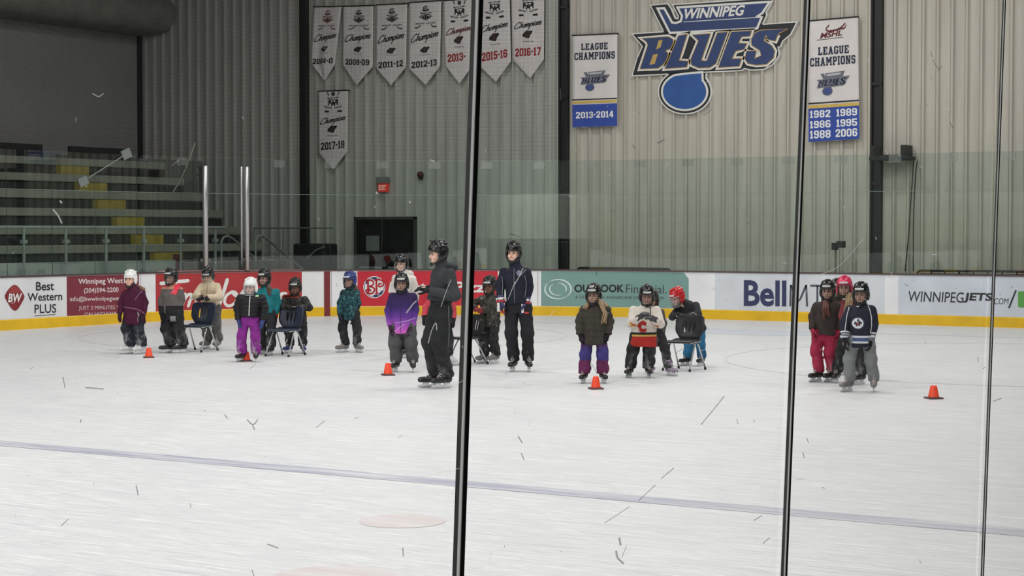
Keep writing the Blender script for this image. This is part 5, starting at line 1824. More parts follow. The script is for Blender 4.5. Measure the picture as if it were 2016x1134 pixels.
    th = jk.get('thick', 1.0)
    F = Field(lo, hi, 0.0095)
    hb = np.array((hc[0] * (1 if not hip_px else 1), hc[1], hem_z))
    if jk.get('hem_c'):
        hb[0] = (jk['hem_c'] - u0) / s
    shw = np.linalg.norm(SR - SL) / 2 + .045 * K
    topc = mid + np.array((0, 0, .035 * K))
    dep = jk.get('depth', 1.0)
    F.union(F.trunk_d(hb, topc, rgt, [0, .12, .5, .74, .88, 1], [hw_px, hw_px * .98, (hw_px * .58 + shw * .30), shw * .84, shw * .74, shw * .38],
                      [.145 * K * th * dep, .14 * K * th * dep, .135 * K * th * dep, .125 * K * th * dep, .105 * K * th, .07 * K * th], .025), 0.02)

    sr = jk.get('sleeve', 1.0)
    for S_, E_, W_ in ((SL, EL, WL), (SR, ER, WR)):
        A2 = Field.__new__(Field); A2.__dict__.update(F.__dict__); A2.D = np.full(F.D.shape, 9.0, np.float32)
        A2.chain([S_ * .92 + mid * .08 + (0, 0, -.030 * K), E_, W_], [.058 * K * sr, .056 * K * sr, .046 * K * sr], .02)
        sh_d = np.sqrt((F.X - S_[0]) ** 2 + (F.Y - S_[1]) ** 2 + (F.Z - S_[2]) ** 2)
        kk = np.clip(1 - sh_d / (.17 * K), 0, 1) * .05 + .006
        t_ = np.clip(.5 + .5 * (F.D - A2.D) / kk, 0, 1)
        F.D = (F.D * (1 - t_) + A2.D * t_ - kk * t_ * (1 - t_)).astype(np.float32)
        d = (W_ - E_) / np.linalg.norm(W_ - E_)
    F.chain([mid - (0, 0, .0), mid + (HC - mid) * jk.get('collar', .32)], [.082 * K, .068 * K], .03)
    if jk.get('hood'):
        F.ell(mid - fwd * .085 * K + (0, 0, .035 * K), (.10 * K, .07 * K, .055 * K), rotz(torso_yaw), .03)
        F.chain([mid - rgt * .07 * K + (0, 0, .05 * K), mid - fwd * .10 * K + (0, 0, .05 * K), mid + rgt * .07 * K + (0, 0, .05 * K)], [.03 * K] * 3, .02)
    for W_, E_ in ((WL, EL), (WR, ER)):
        d = (W_ - E_) / np.linalg.norm(W_ - E_)
        near = F.cone_d(W_, W_ + d * .10, .075 * K, .075 * K)
        F.cut(np.maximum(near, -F.plane_d(W_ + d * .012 * K, d)), .006)
    if jk.get('puff'):
        F.puff(.010 * K, jk['puff'], 0.0)
    F.wrinkle(jk.get('wr', .006) * K, jk.get('wf', 20.0), seed)
    jo = F.build('jacket' if not jk.get('jersey') else 'jersey', jm, root)
    # ---- trousers
    P = Field(lo, hi, 0.010)
    pr = pk.get('r', (1, 1, 1))
    P.union(P.trunk_d(hc - (0, 0, .085 * K), hc + (0, 0, .16 * K), rgt, [0, .4, 1], [.125 * K, .145 * K, .12 * K], [.10 * K, .115 * K, .10 * K], .03), .02)
    for H_, K_, A_ in ((HL, KL, AL), (HR, KR, AR)):
        c = A_ + (0, 0, (pk.get('cuff', 0.0)) * K)
        P.chain([H_, K_, c + (K_ - c) * .25, c], [.090 * K * pr[0], .074 * K * pr[1], .070 * K * pr[2], .072 * K * pr[2]], .035)
        P.keep(np.maximum(P.plane_d(c - (0, 0, .015 * K), (0, 0, -1)), -9), 0.0) if False else None
    P.wrinkle(pk.get('wr', .007) * K, 24.0, seed + 3, 1.4)
    P.keep(P.plane_d((0, 0, .125 * K + pk.get('cuff', 0.0) * K), (0, 0, -1)), .012)
    P.build('trousers', pants, root)
    # ---- helmet
    HM = mat4(RH, HC + RH @ np.array((0, 0.0, 0.008)) * hs, hs * 1.04)
    ho = link('helmet', np_mesh('helmet', *_HEL[0], helmet), root); ho.matrix_local = HM
    if hel.get('sticker', True):
        link('brow_sticker', np_mesh('brow_sticker', *_HEL[1], hel.get('sticker_m', M_STICK)), ho)
    link('chin_strap', np_mesh('chin_strap', *_HEL[2], M_PAD), ho)
    if hel.get('cage', True):
        _CAGE.build('face_cage', hel.get('cage_m', M_CAGE), ho, smooth=True)
    if hel.get('visor'):
        link('visor', np_mesh('visor', *_VIS, M_VISOR), ho)
    if hel.get('number'):
        f = font(hel['number'], .05).fit(-.03, -.022, .03, .022)
        def onh(x, y, o_):
            zz = .125 - y
            q = max(0.0, 1 - (x / .112) ** 2 - ((zz - .04) / .1265) ** 2)
            return (x, .012 - .139 * math.sqrt(q) - o_, zz)
        f.put('helmet_number', M_INKW, onh, .001, ho)
    # ---- skates
    sk = K * 0.92 if not adult else K * 0.93
    for F_, a in ((FL, foot_yaw[0]), (FR, foot_yaw[1])):
        skate(root, F_, a, sk, boot, holder)
    # ---- gloves
    gk, gm = gloves
    for W_, E_, sd, S_ in ((WL, EL, -1, SL), (WR, ER, 1, SR)):
        d = (W_ - E_) / np.linalg.norm(W_ - E_)
        out = np.array((sd * 1.0, 0, 0)) if not jk.get('palms_down') else np.array((0, -.3, 1.0))
        # thumb forward (towards the facing side)
        y = np.cross(out - d * (out @ d), d)
        side = 1 if (y @ fwd) > 0 else -1
        if jk.get('palms_down'):
            side = 1 if (y[0] * -sd) > 0 else -1
        glove(root, W_ + d * .02 * K, d, out, side, gk, gm if not isinstance(gm, (list, tuple)) else gm[0 if sd < 0 else 1], K * (0.93 if gk != 'hockey' else 0.95))
    ctx = dict(root=root, J=J, s=s, K=K, T=T, SL=SL, SR=SR, EL=EL, ER=ER, WL=WL, WR=WR, HC=HC, RH=RH, hd=hd, mid=mid, hc=hc, fwd=fwd, rgt=rgt, lo=lo, hi=hi, hem_z=hem_z, hs=hs, KL=KL, KR=KR, AL=AL, AR=AR, jacket=F, jo=jo, v0=v0, u0=u0, trousers=P, helmet=ho)
    if hair:
        hair(ctx)
    if extra:
        extra(ctx)
    return root

# surface lookups so that trims follow the garment
def front_y(F, x, z):
    """y of the first surface met from the camera side"""
    i = int(round((x - F.lo[0]) / F.h)); k = int(round((z - F.lo[2]) / F.h))
    i = min(max(i, 0), F.D.shape[0] - 1); k = min(max(k, 0), F.D.shape[2] - 1)
    col = F.D[i, :, k]
    w = np.nonzero(col < 0)[0]
    if len(w) == 0:
        return None
    j = w[0]
    d0, d1 = col[j - 1], col[j]
    return float(F.lo[1] + (j - 1 + d0 / (d0 - d1)) * F.h)
def draped(ctx, name, pts_px, width, mtl, F=None, lift=.004, parent=None):
    """a ribbon sewn on the camera side of the garment along photo points"""
    F = F or ctx['jacket']
    P = [ctx['J'](p) for p in smooth_line(pts_px, 6)]
    pts = []
    last = None
    for p in P:
        y = front_y(F, p[0], p[2])
        if y is None:
            y = last
        if y is None:
            continue
        last = y
        pts.append((p[0], y - lift, p[2]))
    if len(pts) < 2:
        return None
    mb = MB().tube(pts, width / 2, 6)
    return mb.build(name, mtl, ctx['root'], smooth=True)
def patch(ctx, name, flat, mtl, F=None, lift=.006, parent=None):
    """flat shape in photo pixels laid on the camera side of the garment"""
    F = F or ctx['jacket']
    vs = []
    ys = []
    for u, v in flat.v:
        p = ctx['J']((u, v))
        y = front_y(F, p[0], p[2])
        ys.append(y); vs.append(p)
    ok = [y for y in ys if y is not None]
    mean = float(np.mean(ok)) if ok else 0
    vs = [(p[0], (y if y is not None else mean) - lift, p[2]) for p, y in zip(vs, ys)]
    return MB().add(vs, flat.f).build(name, mtl, ctx['root'])
def grid_rect(u0, v0, u1, v1, n=8, m=8, slope=0.0):
    g = Flat()
    g.add([(u0 + (u1 - u0) * i / n, v0 + (v1 - v0) * j / m + slope * (i / n)) for j in range(m + 1) for i in range(n + 1)],
          [(j * (n + 1) + i, (j + 1) * (n + 1) + i, (j + 1) * (n + 1) + i + 1, j * (n + 1) + i + 1) for j in range(m) for i in range(n)])
    return g
def cuff(ctx, side, t0, t1, mtl, name='sleeve_stripe', grow=1.12):
    E, W = (ctx['EL'], ctx['WL']) if side < 0 else (ctx['ER'], ctx['WR'])
    K = ctx['K']
    a, b = E + (W - E) * t0, E + (W - E) * t1
    r = lambda t: (.058 + (.047 - .058) * t) * K * grow
    mb = MB().tube([a, (a + b) / 2, b], [r(t0), r((t0 + t1) / 2), r(t1)], 16, caps=True)
    return mb.build(name, mtl, ctx['root'], smooth=False)
def strands(ctx, name, mtl, lines, r, n=7, spread=.02, seed=1):
    """a lock of hair: several wavy strands grown together"""
    rnd = random.Random(seed)
    allp = np.array([p for l in lines for p in l])
    F = Field(allp.min(0) - .06, allp.max(0) + .06, .006)
    for l in lines:
        for q in range(n):
            o = np.array([rnd.gauss(0, spread) for _ in range(3)])
            pts = []
            for i, p in enumerate(l):
                w = .4 + .6 * i / max(1, len(l) - 1)
                pts.append(np.array(p) + o * w + np.array([rnd.gauss(0, spread * .25) for _ in range(3)]))
            rr = [r * (1 - .55 * i / max(1, len(l) - 1)) for i in range(len(l))]
            F.chain(pts, rr, .004)
    return F.build(name, mtl, ctx['root'])
# ================================================================== CHAIRS AND CONES
M_NAVYPL = mat('navy_plastic', (36, 44, 62), 0.4, var=0.08)
M_BLACKPL = mat('black_plastic', (34, 35, 38), 0.45, var=0.08)
M_CHROME = mat('chrome_tube', (190, 192, 194), 0.2, metal=0.95, var=0)
M_RUBBER = mat('rubber_foot', (34, 34, 34), 0.8, var=0)
def chair(base, label, yaw, scale, mtl):
    """school chair; faces -y before turning"""
    p = at_z(*base)
    t = thing('school_chair', label, 'chair', p, YAW + yaw, 'stacking chairs used as skating aids')
    W, H, BH = .23 * scale, .43 * scale, .80 * scale
    def shell(rows, name, slots=None):
        n = 14
        vs = []
        for (y, z, w, dish) in rows:
            for i in range(n + 1):
                a = -1 + 2 * i / n
                vs.append((a * w, y - dish * a * a, z))
        fs = []
        for j in range(len(rows) - 1):
            for i in range(n):
                if slots and slots[0] <= j < slots[1] and i in (4, 6, 8):
                    continue
                fs.append((j * (n + 1) + i, j * (n + 1) + i + 1, (j + 1) * (n + 1) + i + 1, (j + 1) * (n + 1) + i))
        o = MB().add(vs, fs).build(name, mtl, t, smooth=True)
        m = o.modifiers.new('thickness', 'SOLIDIFY'); m.thickness = .012 * scale; m.offset = 0
        return o
    S = scale
    shell([(.17 * S, H + .02 * S, W * .92, .0), (.05 * S, H - .005 * S, W, .0), (-.10 * S, H, W, .0), (-.19 * S, H + .005 * S, W * .98, .0), (-.225 * S, H - .02 * S, W * .95, 0)], 'seat')
    shell([(.165 * S, H + .015 * S, W * .62, .0), (.19 * S, H + .06 * S, W * .8, .01 * S), (.20 * S, H + .12 * S, W * .96, .02 * S), (.213 * S, H + .17 * S, W, .03 * S), (.225 * S, H + .22 * S, W, .03 * S),
           (.235 * S, H + .27 * S, W, .03 * S), (.245 * S, H + .33 * S, W * .97, .03 * S), (.25 * S, H + .355 * S, W * .86, .03 * S), (.252 * S, H + .37 * S, W * .7, .03 * S)], 'backrest', (2, 5))
    r = .0125 * S
    for sx in (-1, 1):
        x = sx * W * .82
        MB().tube([(x, .17 * S, H - .01 * S), (x, -.19 * S, H - .02 * S)], r, 8).build('side_rail', M_CHROME, t, smooth=True)
        for y0, y1 in ((-.03 * S, -.24 * S), (.05 * S, .27 * S)):
            lg = MB().tube([(x, y0, H - .02 * S), (x * 1.06, y0 + (y1 - y0) * .12, H - .06 * S), (x * 1.15, y1, .02 * S)], r, 8).build('leg', M_CHROME, t, smooth=True)
            MB().tube([(x * 1.148, y1 * .985, .035 * S), (x * 1.15, y1, .001)], r * 1.45, 8).build('rubber_foot', M_RUBBER, lg, smooth=True)
    MB().tube([(-W * .82, -.10 * S, H - .025 * S), (W * .82, -.10 * S, H - .025 * S)], r, 8).build('cross_bar', M_CHROME, t, smooth=True)
    return t
chair((389, 691.5), 'navy school chair with yellow showing through its slots, held by the cream-fleece skater', math.radians(-22), 1.0, M_NAVYPL)
chair((561, 700.5), 'dark navy school chair held by the crouching camouflage skater behind the purple trousers', math.radians(-25), .98, M_NAVYPL)
chair((919, 716.5), 'black school chair half hidden by the thick black pane edge', math.radians(-60), .92, M_BLACKPL)
chair((1346, 729), 'charcoal school chair leaned on by the red-helmeted skater', math.radians(-32), .98, M_BLACKPL)

M_CONEO = mat('cone_orange', (240, 74, 38), 0.5, var=0.06)
M_CONEB = mat('cone_base_dark', (84, 62, 62), 0.6, var=0.1)
def cone(base, h, w, label):
    p = at_z(*base)
    zc = float((p - CAM) @ FWD); s = FPX / zc
    H, Wd = h / s, w / s
    t = thing('traffic_cone', label, 'cone', p, YAW + 0.3, 'orange marker cones on the ice')
    MB().bevbox((-Wd / 2 * .86, -Wd / 2 * .86, 0.001), (Wd / 2 * .86, Wd / 2 * .86, H * .13), .008).build('base', M_CONEB, t)
    MB().lathe([(Wd * .33, H * .125), (Wd * .315, H * .17), (Wd * .19, H * .96), (Wd * .17, H), (Wd * .10, H), (Wd * .10, H * .9)], 28, cap=True).build('cone_body', M_CONEO, t, smooth=True)
cone((293, 704), 19, 24, 'small red-orange cone at the feet of the maroon-coated skater')
cone((485, 711), 19, 25, 'small red-orange cone between the feet of the skater in purple trousers')
cone((764, 739), 24, 28, 'small red-orange cone by the skater in the purple ombre coat')
cone((1173, 766), 25, 30, 'bright orange cone at the feet of the olive-coated skater')
cone((1838, 785), 26, 34, 'bright orange cone standing alone on the ice at the right')

# ================================================================== THE SKATERS
BK = fabric('black_fabric', (34, 34, 36))
def snowy(name, c, snow=(138, 138, 140), top=.42, amount=.75):
    """cloth with smears of shaved ice rubbed into the lower legs"""
    m = fabric(name, c, var=.2, scale=12)
    nt = m.node_tree; L = nt.links
    b = nt.nodes['Principled BSDF']
    src = b.inputs['Base Color'].links[0].from_socket
    tc = nd(nt, 'ShaderNodeTexCoord'); sp = nd(nt, 'ShaderNodeSeparateXYZ'); L.new(tc.outputs['Object'], sp.inputs[0])
    a = nd(nt, 'ShaderNodeMapRange'); a.inputs[1].default_value = top; a.inputs[2].default_value = top * .45; a.inputs[3].default_value = 0; a.inputs[4].default_value = amount
    L.new(sp.outputs[2], a.inputs[0])
    mp = nd(nt, 'ShaderNodeMapping'); mp.inputs['Scale'].default_value = (1, 1, .55); mp.inputs['Rotation'].default_value = (.2, .6, 0); L.new(tc.outputs['Object'], mp.inputs[0])
    n = nd(nt, 'ShaderNodeTexNoise', i_Scale=11.0, i_Detail=5.0, i_Roughness=.65); L.new(mp.outputs[0], n.inputs['Vector'])
    r = nd(nt, 'ShaderNodeMapRange'); r.inputs[1].default_value = .5; r.inputs[2].default_value = .68; L.new(n.outputs['Fac'], r.inputs[0])
    k = nd(nt, 'ShaderNodeMath', operation='MULTIPLY'); L.new(a.outputs[0], k.inputs[0]); L.new(r.outputs[0], k.inputs[1])
    mx = nd(nt, 'ShaderNodeMixRGB'); mx.inputs[2].default_value = lin(snow) + (1,); L.new(k.outputs[0], mx.inputs[0]); L.new(src, mx.inputs[1]); L.new(mx.outputs[0], b.inputs['Base Color'])
    return m
BKP = snowy('black_snow_trousers', (40, 41, 43))
BKS = snowy('navy_black_snowy_trousers', (42, 44, 52), (156, 158, 162), .5, .8)
DKG = fabric('charcoal_knit', (58, 60, 63), var=0.1)
GREY = fabric('grey_fleece', (124, 126, 128), var=0.12)
BOOTB = mat('skate_boot_black', (34, 34, 36), 0.4, var=0.25, scale=30)
BOOTW = mat('skate_boot_white', (212, 212, 212), 0.45, var=0.08, scale=20)
BOOTG = mat('skate_boot_grey', (122, 120, 118), 0.5, var=0.3, scale=40)
BOOTBL = mat('skate_boot_blue', (48, 58, 118), 0.4, var=0.2, scale=30)
GBLK = ('glove', fabric('black_glove', (30, 30, 33)))
MBLK = ('mitten', fabric('black_mitten', (34, 34, 37)))
HAIR_BLOND = mat('hair_blond', (146, 122, 92), 0.6, var=0.25, scale=30)
HAIR_BROWN = mat('hair_brown', (74, 52, 42), 0.6, var=0.25, scale=30)
REFL = mat('reflective_trim', (150, 142, 146), 0.5, var=0.05)

def ponytail(mtl, pts, r=.018, n=7, spread=.018, seed=2):
    def f(c):
        lines = [[c['J']((u, v), y) for u, v, y in pts]]
        strands(c, 'hair', mtl, lines, r, n, spread, seed)
    return f

# 1 -- maroon coat
MAR = fabric('maroon_coat', (74, 26, 52), var=0.18)
def x1(c):
    draped(c, 'reflective_trim', [(247, 604), (262, 606), (276, 609), (288, 618)], .016, mat('dusty_pink_trim', (132, 92, 116), 0.7))
    draped(c, 'reflective_trim', [(283, 573), (276, 580), (270, 590)], .013, mat('dusty_pink_trim', (132, 92, 116), 0.7))
    draped(c, 'pocket_piping', [(277, 616), (275, 630), (280, 632)], .010, REFL)
    F = Field(c['mid'] - .25, c['mid'] + .25, .008)
    q = c['mid'] - c['fwd'] * .03
    F.chain([q + c['rgt'] * .06 + (0, .03, .06), q + c['rgt'] * .14 + (0, .02, .015), q + c['rgt'] * .15 + (0, .03, -.03)], [.03, .042, .03], .02)
    F.chain([q - c['rgt'] * .08 + (0, .06, .07), q + (0, .11, .06), q + c['rgt'] * .1 + (0, .07, .05)], [.03, .04, .035], .02)
    F.wrinkle(.008, 60, 2)
    F.build('fur_hood', mat('brown_fur', (122, 96, 76), 0.9, var=0.3, scale=40), c['root'])
person('girl in a long maroon coat, white helmet and black trousers, leftmost skater', (266, 697), 526, [(246, 573), (282, 573)], (258, 550), [(252, 697), (276, 698)], [(238, 615), (284, 618)],
       torso_yaw=-.25, head_yaw=-.3, hem=638, hem_w=22, jacket=MAR, jk=dict(hood=True, collar=.5), pants=BKS, pk=dict(r=(1.05, 1.15, 1.15)), helmet=M_WHTHEL,
       hel=dict(cage=False, sticker=True, sticker_m=M_WHTHEL), boot=BOOTW, gloves=('mitten', fabric('maroon_mitten', (58, 30, 46))), foot_yaw=(-1.0, -.6), extra=x1, seed=1)
# 2 -- coral and grey jacket
def x2(c):
    patch(c, 'chest_panel', Flat().poly([(345, 562), (356, 556), (358, 562), (350, 580), (338, 577)]), fabric('neon_coral', (236, 72, 88)))
    patch(c, 'grey_stripe', grid_rect(325.5, 600, 329, 624, 2, 8), fabric('stripe_grey', (112, 110, 110)))
    for a, b in (((322, 626), (332, 631)), ((339, 621), (352, 632))):
        patch(c, 'glove_patch', grid_rect(*a, *b, 4, 4), fabric('patch_grey', (134, 134, 134)), lift=.03)
z = lambda v, v0=695.0, s=121.0: (v0 - v) / s
M_J2 = banded('coral_grey_jacket', [(0, (36, 36, 38)), (z(602), (100, 94, 92)), (z(569), (196, 138, 118)), (1.5, (196, 138, 118))])
person('child in a coral and grey jacket with black helmet, second from the left', (342, 695), 523, [(323, 568), (357, 568)], (338, 546), [(331, 695), (356, 694)], [(320, 617), (354, 613)],
       torso_yaw=-.3, head_yaw=-.45, hem=630, hem_w=19, jacket=M_J2, jk=dict(collar=.45), pants=BKP, pk=dict(r=(1.1, 1.2, 1.2)), helmet=M_BLKHEL, boot=BOOTB, gloves=GBLK, foot_yaw=(-1.0, -1.0),
       extra=x2, seed=2)
# 3 -- cream fleece
CREAM = fabric('cream_fleece', (208, 190, 164), var=0.12, scale=30, bump=0.6)
def x3(c):
    draped(c, 'zipper', [(413, 560), (411, 575), (408, 590)], .008, mat('tan_zip', (150, 130, 106), 0.7))
person('child in a cream fleece and black helmet leaning on a navy chair', (417, 687), 515, [(399, 560), (431, 560)], (412, 543), [(406, 688), (428, 688)], [(407, 584), (414, 585)],
       torso_yaw=-.15, head_yaw=-.15, head_pitch=.35, hem=600, hem_w=17.5, jacket=CREAM, jk=dict(collar=.4, palms_down=True, sleeve=1.1, wr=.004), pants=snowy('ash_grey_trousers', (94, 92, 90), (160, 158, 154), .5, .6), pk=dict(r=(.95, 1, 1)),
       helmet=M_BLKHEL, hel=dict(cage=False, visor=True), boot=BOOTG, gloves=GBLK, foot_yaw=(-.5, -.2), hand_y=(-.40, -.38), lean_y=-.08, extra=x3, seed=3,
       elbow_hint=((-.5, -.2, -.7), (.5, -.2, -.7)))
# 4 -- black puffer, purple trousers
PURP = fabric('purple_trousers', (128, 44, 132), var=0.15)
M_P4 = snowy('purple_snowy_trousers', (132, 46, 136), (188, 172, 190), .36, .95)
def x4(c):
    draped(c, 'zipper', [(495, 580), (494.5, 592), (494, 606), (493.5, 621)], .016, mat('white_zip', (206, 204, 200), .6))
    patch(c, 'chest_logo', grid_rect(505, 581, 511, 583.5, 3, 2), mat('lime_logo', (170, 214, 150), .6))
person('girl in a black puffer jacket and purple trousers with a white helmet', (489, 712), 540, [(471, 584), (519, 584)], (494, 566), [(474, 711), (504, 709)], [(471, 627), (519, 628)],
       torso_yaw=-.08, head_yaw=-.25, hem=623, hem_w=19, jacket=fabric('black_puffer', (30, 30, 33), rough=.55), jk=dict(puff=.062, collar=.3, thick=1.1, sleeve=1.1, wr=.003), pants=M_P4, pk=dict(r=(1.0, 1.02, 1.1)),
       helmet=M_WHTHEL, hel=dict(cage=True, cage_m=mat('white_cage', (190, 190, 192), .4, metal=.3, var=0), sticker=False), boot=BOOTB, gloves=('mitten', fabric('blue_mitten', (62, 74, 122), var=.3)), foot_yaw=(-.35, .1), extra=x4, seed=4)
# 5 -- teal jacket
person('child in a teal jacket and black helmet standing behind the purple trousers', (527, 698), 524, [(506, 571), (546, 571)], (521, 548), [(514, 698), (535, 698)], [(505, 618), (543, 622)],
       torso_yaw=-.25, head_yaw=-.4, hem=616, hem_w=18, jacket=fabric('teal_jacket', (32, 116, 122), var=.15), jk=dict(collar=.5), pants=BKP, helmet=M_BLKHEL, boot=BOOTB,
       gloves=('mitten', fabric('red_mitten', (188, 48, 62), var=.2)), foot_yaw=(-.5, -.3), foot_y=(.05, -.2), seed=5,
       hair=ponytail(HAIR_BROWN, [(527, 560, -.04), (532, 568, -.10), (531, 580, -.12)], .02))
# 6 -- crouching camouflage
CAM1 = camo('dark_camouflage', [(26, 27, 28), (60, 58, 56), (38, 39, 40), (92, 90, 88)], 12)
def x6(c):
    patch(c, 'chest_band', grid_rect(561, 579, 591, 586, 8, 3), fabric('brick_red_band', (132, 58, 50)))
    draped(c, 'reflective_trim', [(582, 634), (590, 632), (600, 637)], .014, REFL, F=c['trousers'])
person('child in dark camouflage with a red chest band leaning over a chair', (583, 695.5), 541, [(562, 586), (604, 586)], (583, 565), [(568, 697), (597, 697)], [(570, 602), (592, 604)],
       torso_yaw=-.1, head_yaw=-.1, head_pitch=.15, hem=640, hem_w=22, lean_y=-.10, jacket=CAM1, jk=dict(palms_down=True, sleeve=1.1), pants=BKP, pk=dict(r=(1.15, 1.15, 1.05)), skin=M_SKIN2, helmet=M_BLKHEL,
       boot=BOOTBL, gloves=GBLK, foot_yaw=(-.5, .3), hand_y=(-.40, -.38), elbow_hint=((-.6, 0, -.6), (.8, 0, -.5)), extra=x6, seed=6)
# 7 -- blue helmet
TEALC = camo('teal_black_print', [(24, 30, 34), (44, 92, 98), (28, 44, 50), (66, 112, 116)], 13, zmul=.8)
person('child in a teal and black printed jacket and blue helmet near the goal stripe', (689, 694), 530, [(676, 573), (704, 573)], (689, 553), [(676, 693), (705, 695)], [(670, 619), (700, 620)],
       torso_yaw=-.35, head_yaw=-.5, hem=630, hem_w=17, jacket=TEALC, jk=dict(collar=.4), pants=BKP, pk=dict(r=(1, 1, .95)), helmet=mat('helmet_blue', (44, 56, 116), .25, var=0), boot=BOOTG,
       gloves=('glove', fabric('navy_glove', (44, 46, 60))), foot_yaw=(-.9, .6), seed=7, hair=ponytail(HAIR_BROWN, [(698, 562, 0), (703, 570, -.05), (703, 580, -.06)], .022))
# 8 -- white jacket teen behind
person('taller girl in a white jacket and black helmet behind the purple ombre coat', (797, 704), 497, [(778, 545), (814, 546)], (791, 520), [(788, 704), (806, 704)], [(783, 604), (816, 602)],
       torso_yaw=-.3, head_yaw=-.45, hem=603, hem_w=16, jacket=fabric('white_jacket', (206, 200, 194), var=.1), jk=dict(hood=True, collar=.4), pants=BKP, helmet=M_BLKHEL, hel=dict(cage=False, visor=True, sticker=False),
       boot=BOOTB, gloves=MBLK, seed=8)
# 9 -- purple ombre coat
OMB = banded('ombre_coat', [(.52, (222, 104, 190)), (.63, (172, 88, 186)), (.78, (100, 58, 150)), (.92, (56, 40, 96)), (1.1, (46, 32, 68))], blend=True, var=.08)
def x9(c):
    draped(c, 'zipper', [(791, 585), (791, 610), (790, 635), (790, 654)], .006, mat('dark_violet_zip', (70, 40, 96), .7))
person('girl in a purple to pink ombre coat and grey trousers with a black helmet', (793, 732), 530, [(771, 580), (815, 580)], (791, 558), [(778, 730), (813, 731)], [(769, 640), (812, 640)],
       torso_yaw=-.05, head_yaw=-.05, hem=656, hem_w=23, jacket=OMB, jk=dict(collar=.4), pants=fabric('slate_grey_trousers', (82, 82, 84), var=.2), pk=dict(r=(1.1, 1.15, 1.1)), helmet=M_BLKHEL, boot=BOOTB,
       gloves=('glove', fabric('plum_glove', (62, 36, 58))), foot_yaw=(-.3, .1), extra=x9, seed=9)
# 10 -- coral coat hidden behind the instructor
person('child in a coral coat mostly hidden behind the instructor in the charcoal hoodie', (868, 719), 545, [(846, 590), (886, 590)], (866, 570), [(853, 718), (886, 718)], [(836, 622), (893, 625)],
       torso_yaw=-.3, head_yaw=-.6, hem=640, hem_w=22, jacket=fabric('coral_coat', (196, 72, 84), var=.12), pants=BKP, helmet=M_BLKHEL, boot=BOOTW, gloves=MBLK, foot_yaw=(-.3, .9), seed=10)
# 11 -- instructor in charcoal hoodie
def x11(c):
    draped(c, 'trouser_trim', [(884, 600), (885, 640), (884, 680)], .012, mat('trim_grey', (104, 104, 106), .6), F=c['trousers'])
person('adult instructor in a charcoal hoodie and black trousers facing left with an arm held out', (862, 764), 475, [(862, 532), (888, 532)], (862, 500), [(850, 763), (873, 765)], [(846, 568), (848, 571)], adult=True,
       torso_yaw=-1.05, head_yaw=-1.15, hem=592, hem_w=25, hip_px=(868, 612), jacket=DKG, jk=dict(hood=True, collar=.42, depth=1.0, hem_c=868, palms_down=True), pants=BKP, pk=dict(r=(1.05, 1.15, 1.1)), helmet=M_BLKHEL,
       hel=dict(cage=False, sticker=False), boot=BOOTB, holder=M_HOLD, gloves=GBLK, foot_yaw=(-1.25, -1.0), hand_y=(.08, -.20), foot_y=(.05, -.05), elbow_hint=((.6, .2, -1), (.8, -.2, -1)), extra=x11, seed=11)
# 12 -- camouflage behind the pane edge
CAM2 = camo('olive_camouflage', [(34, 34, 32), (78, 74, 68), (50, 50, 46), (112, 108, 100)], 10)
person('child in olive camouflage with a dark caged helmet beside the thick black pane edge', (964, 715.5), 541, [(948, 585), (982, 585)], (964, 563), [(951, 714), (973, 716)], [(938, 606), (950, 608)],
       torso_yaw=-.5, head_yaw=-.4, head_pitch=.1, hem=640, hem_w=20, jacket=CAM2, jk=dict(palms_down=True, collar=.4), pants=camo('snowy_dark_trousers', [(36, 36, 36), (54, 54, 54), (40, 40, 40), (104, 104, 104)], 14), skin=M_SKIN2,
       helmet=M_BLKHEL, boot=BOOTG, gloves=('glove', fabric('dark_red_glove', (118, 44, 48))), hand_y=(-.22, -.22), lean_y=-.05, foot_yaw=(-.8, -.8), seed=12)
# 13 -- instructor in navy
NAVY = fabric('navy_jacket', (34, 36, 50), var=.12)
HG = mat('hockey_glove_navy', (54, 50, 92), .6, var=.1)
def x13(c):
    tr = mat('pale_piping', (138, 140, 146), .6)
    draped(c, 'piping', [(988, 543), (990, 560), (988, 586)], .008, tr)
    draped(c, 'piping', [(1033, 543), (1036, 560), (1033, 585)], .008, tr)
    draped(c, 'zipper', [(1012, 528), (1012, 560), (1013, 594)], .007, tr)
    f = Flat().ring(1021.5, 537, 0, 5.2, n=20)
    patch(c, 'chest_crest', f, mat('crest_grey', (120, 124, 140), .7))
    for W, E, sd, m in ((c['WL'], c['EL'], -1, None), (c['WR'], c['ER'], 1, None)):
        d = (W - E) / np.linalg.norm(W - E)
        K = c['K']
        for t, r, mm, nm in ((.0, .062, mat('glove_white', (214, 212, 210), .6), 'glove_cuff'), (.028, .060, mat('glove_red', (176, 50, 58), .6), 'glove_cuff_stripe')):
            a = W + d * (t - .03) * K
            MB().tube([a, a + d * .026 * K], [r * K, r * K * .96], 14).build(nm, mm, c['root'])
        a = W + d * .075 * K
        q = np.array((0, -1, 0.0))
        R = np.stack([np.array((1, 0, 0.0)), np.array((0, 1, 0.0)), np.array((0, 0, 1.0))], 1)
        MB().bevbox((a[0] - .05 * K, a[1] - .062 * K, a[2] - .06 * K), (a[0] - .016 * K, a[1] - .035 * K, a[2] + .05 * K), .008).build('glove_panel', mat('glove_white', (214, 212, 210), .6), c['root'])
        MB().bevbox((a[0] - .01 * K, a[1] - .062 * K, a[2] - .075 * K), (a[0] + .045 * K, a[1] - .035 * K, a[2] - .05 * K), .006).build('glove_panel', mat('glove_red', (176, 50, 58), .6), c['root'])
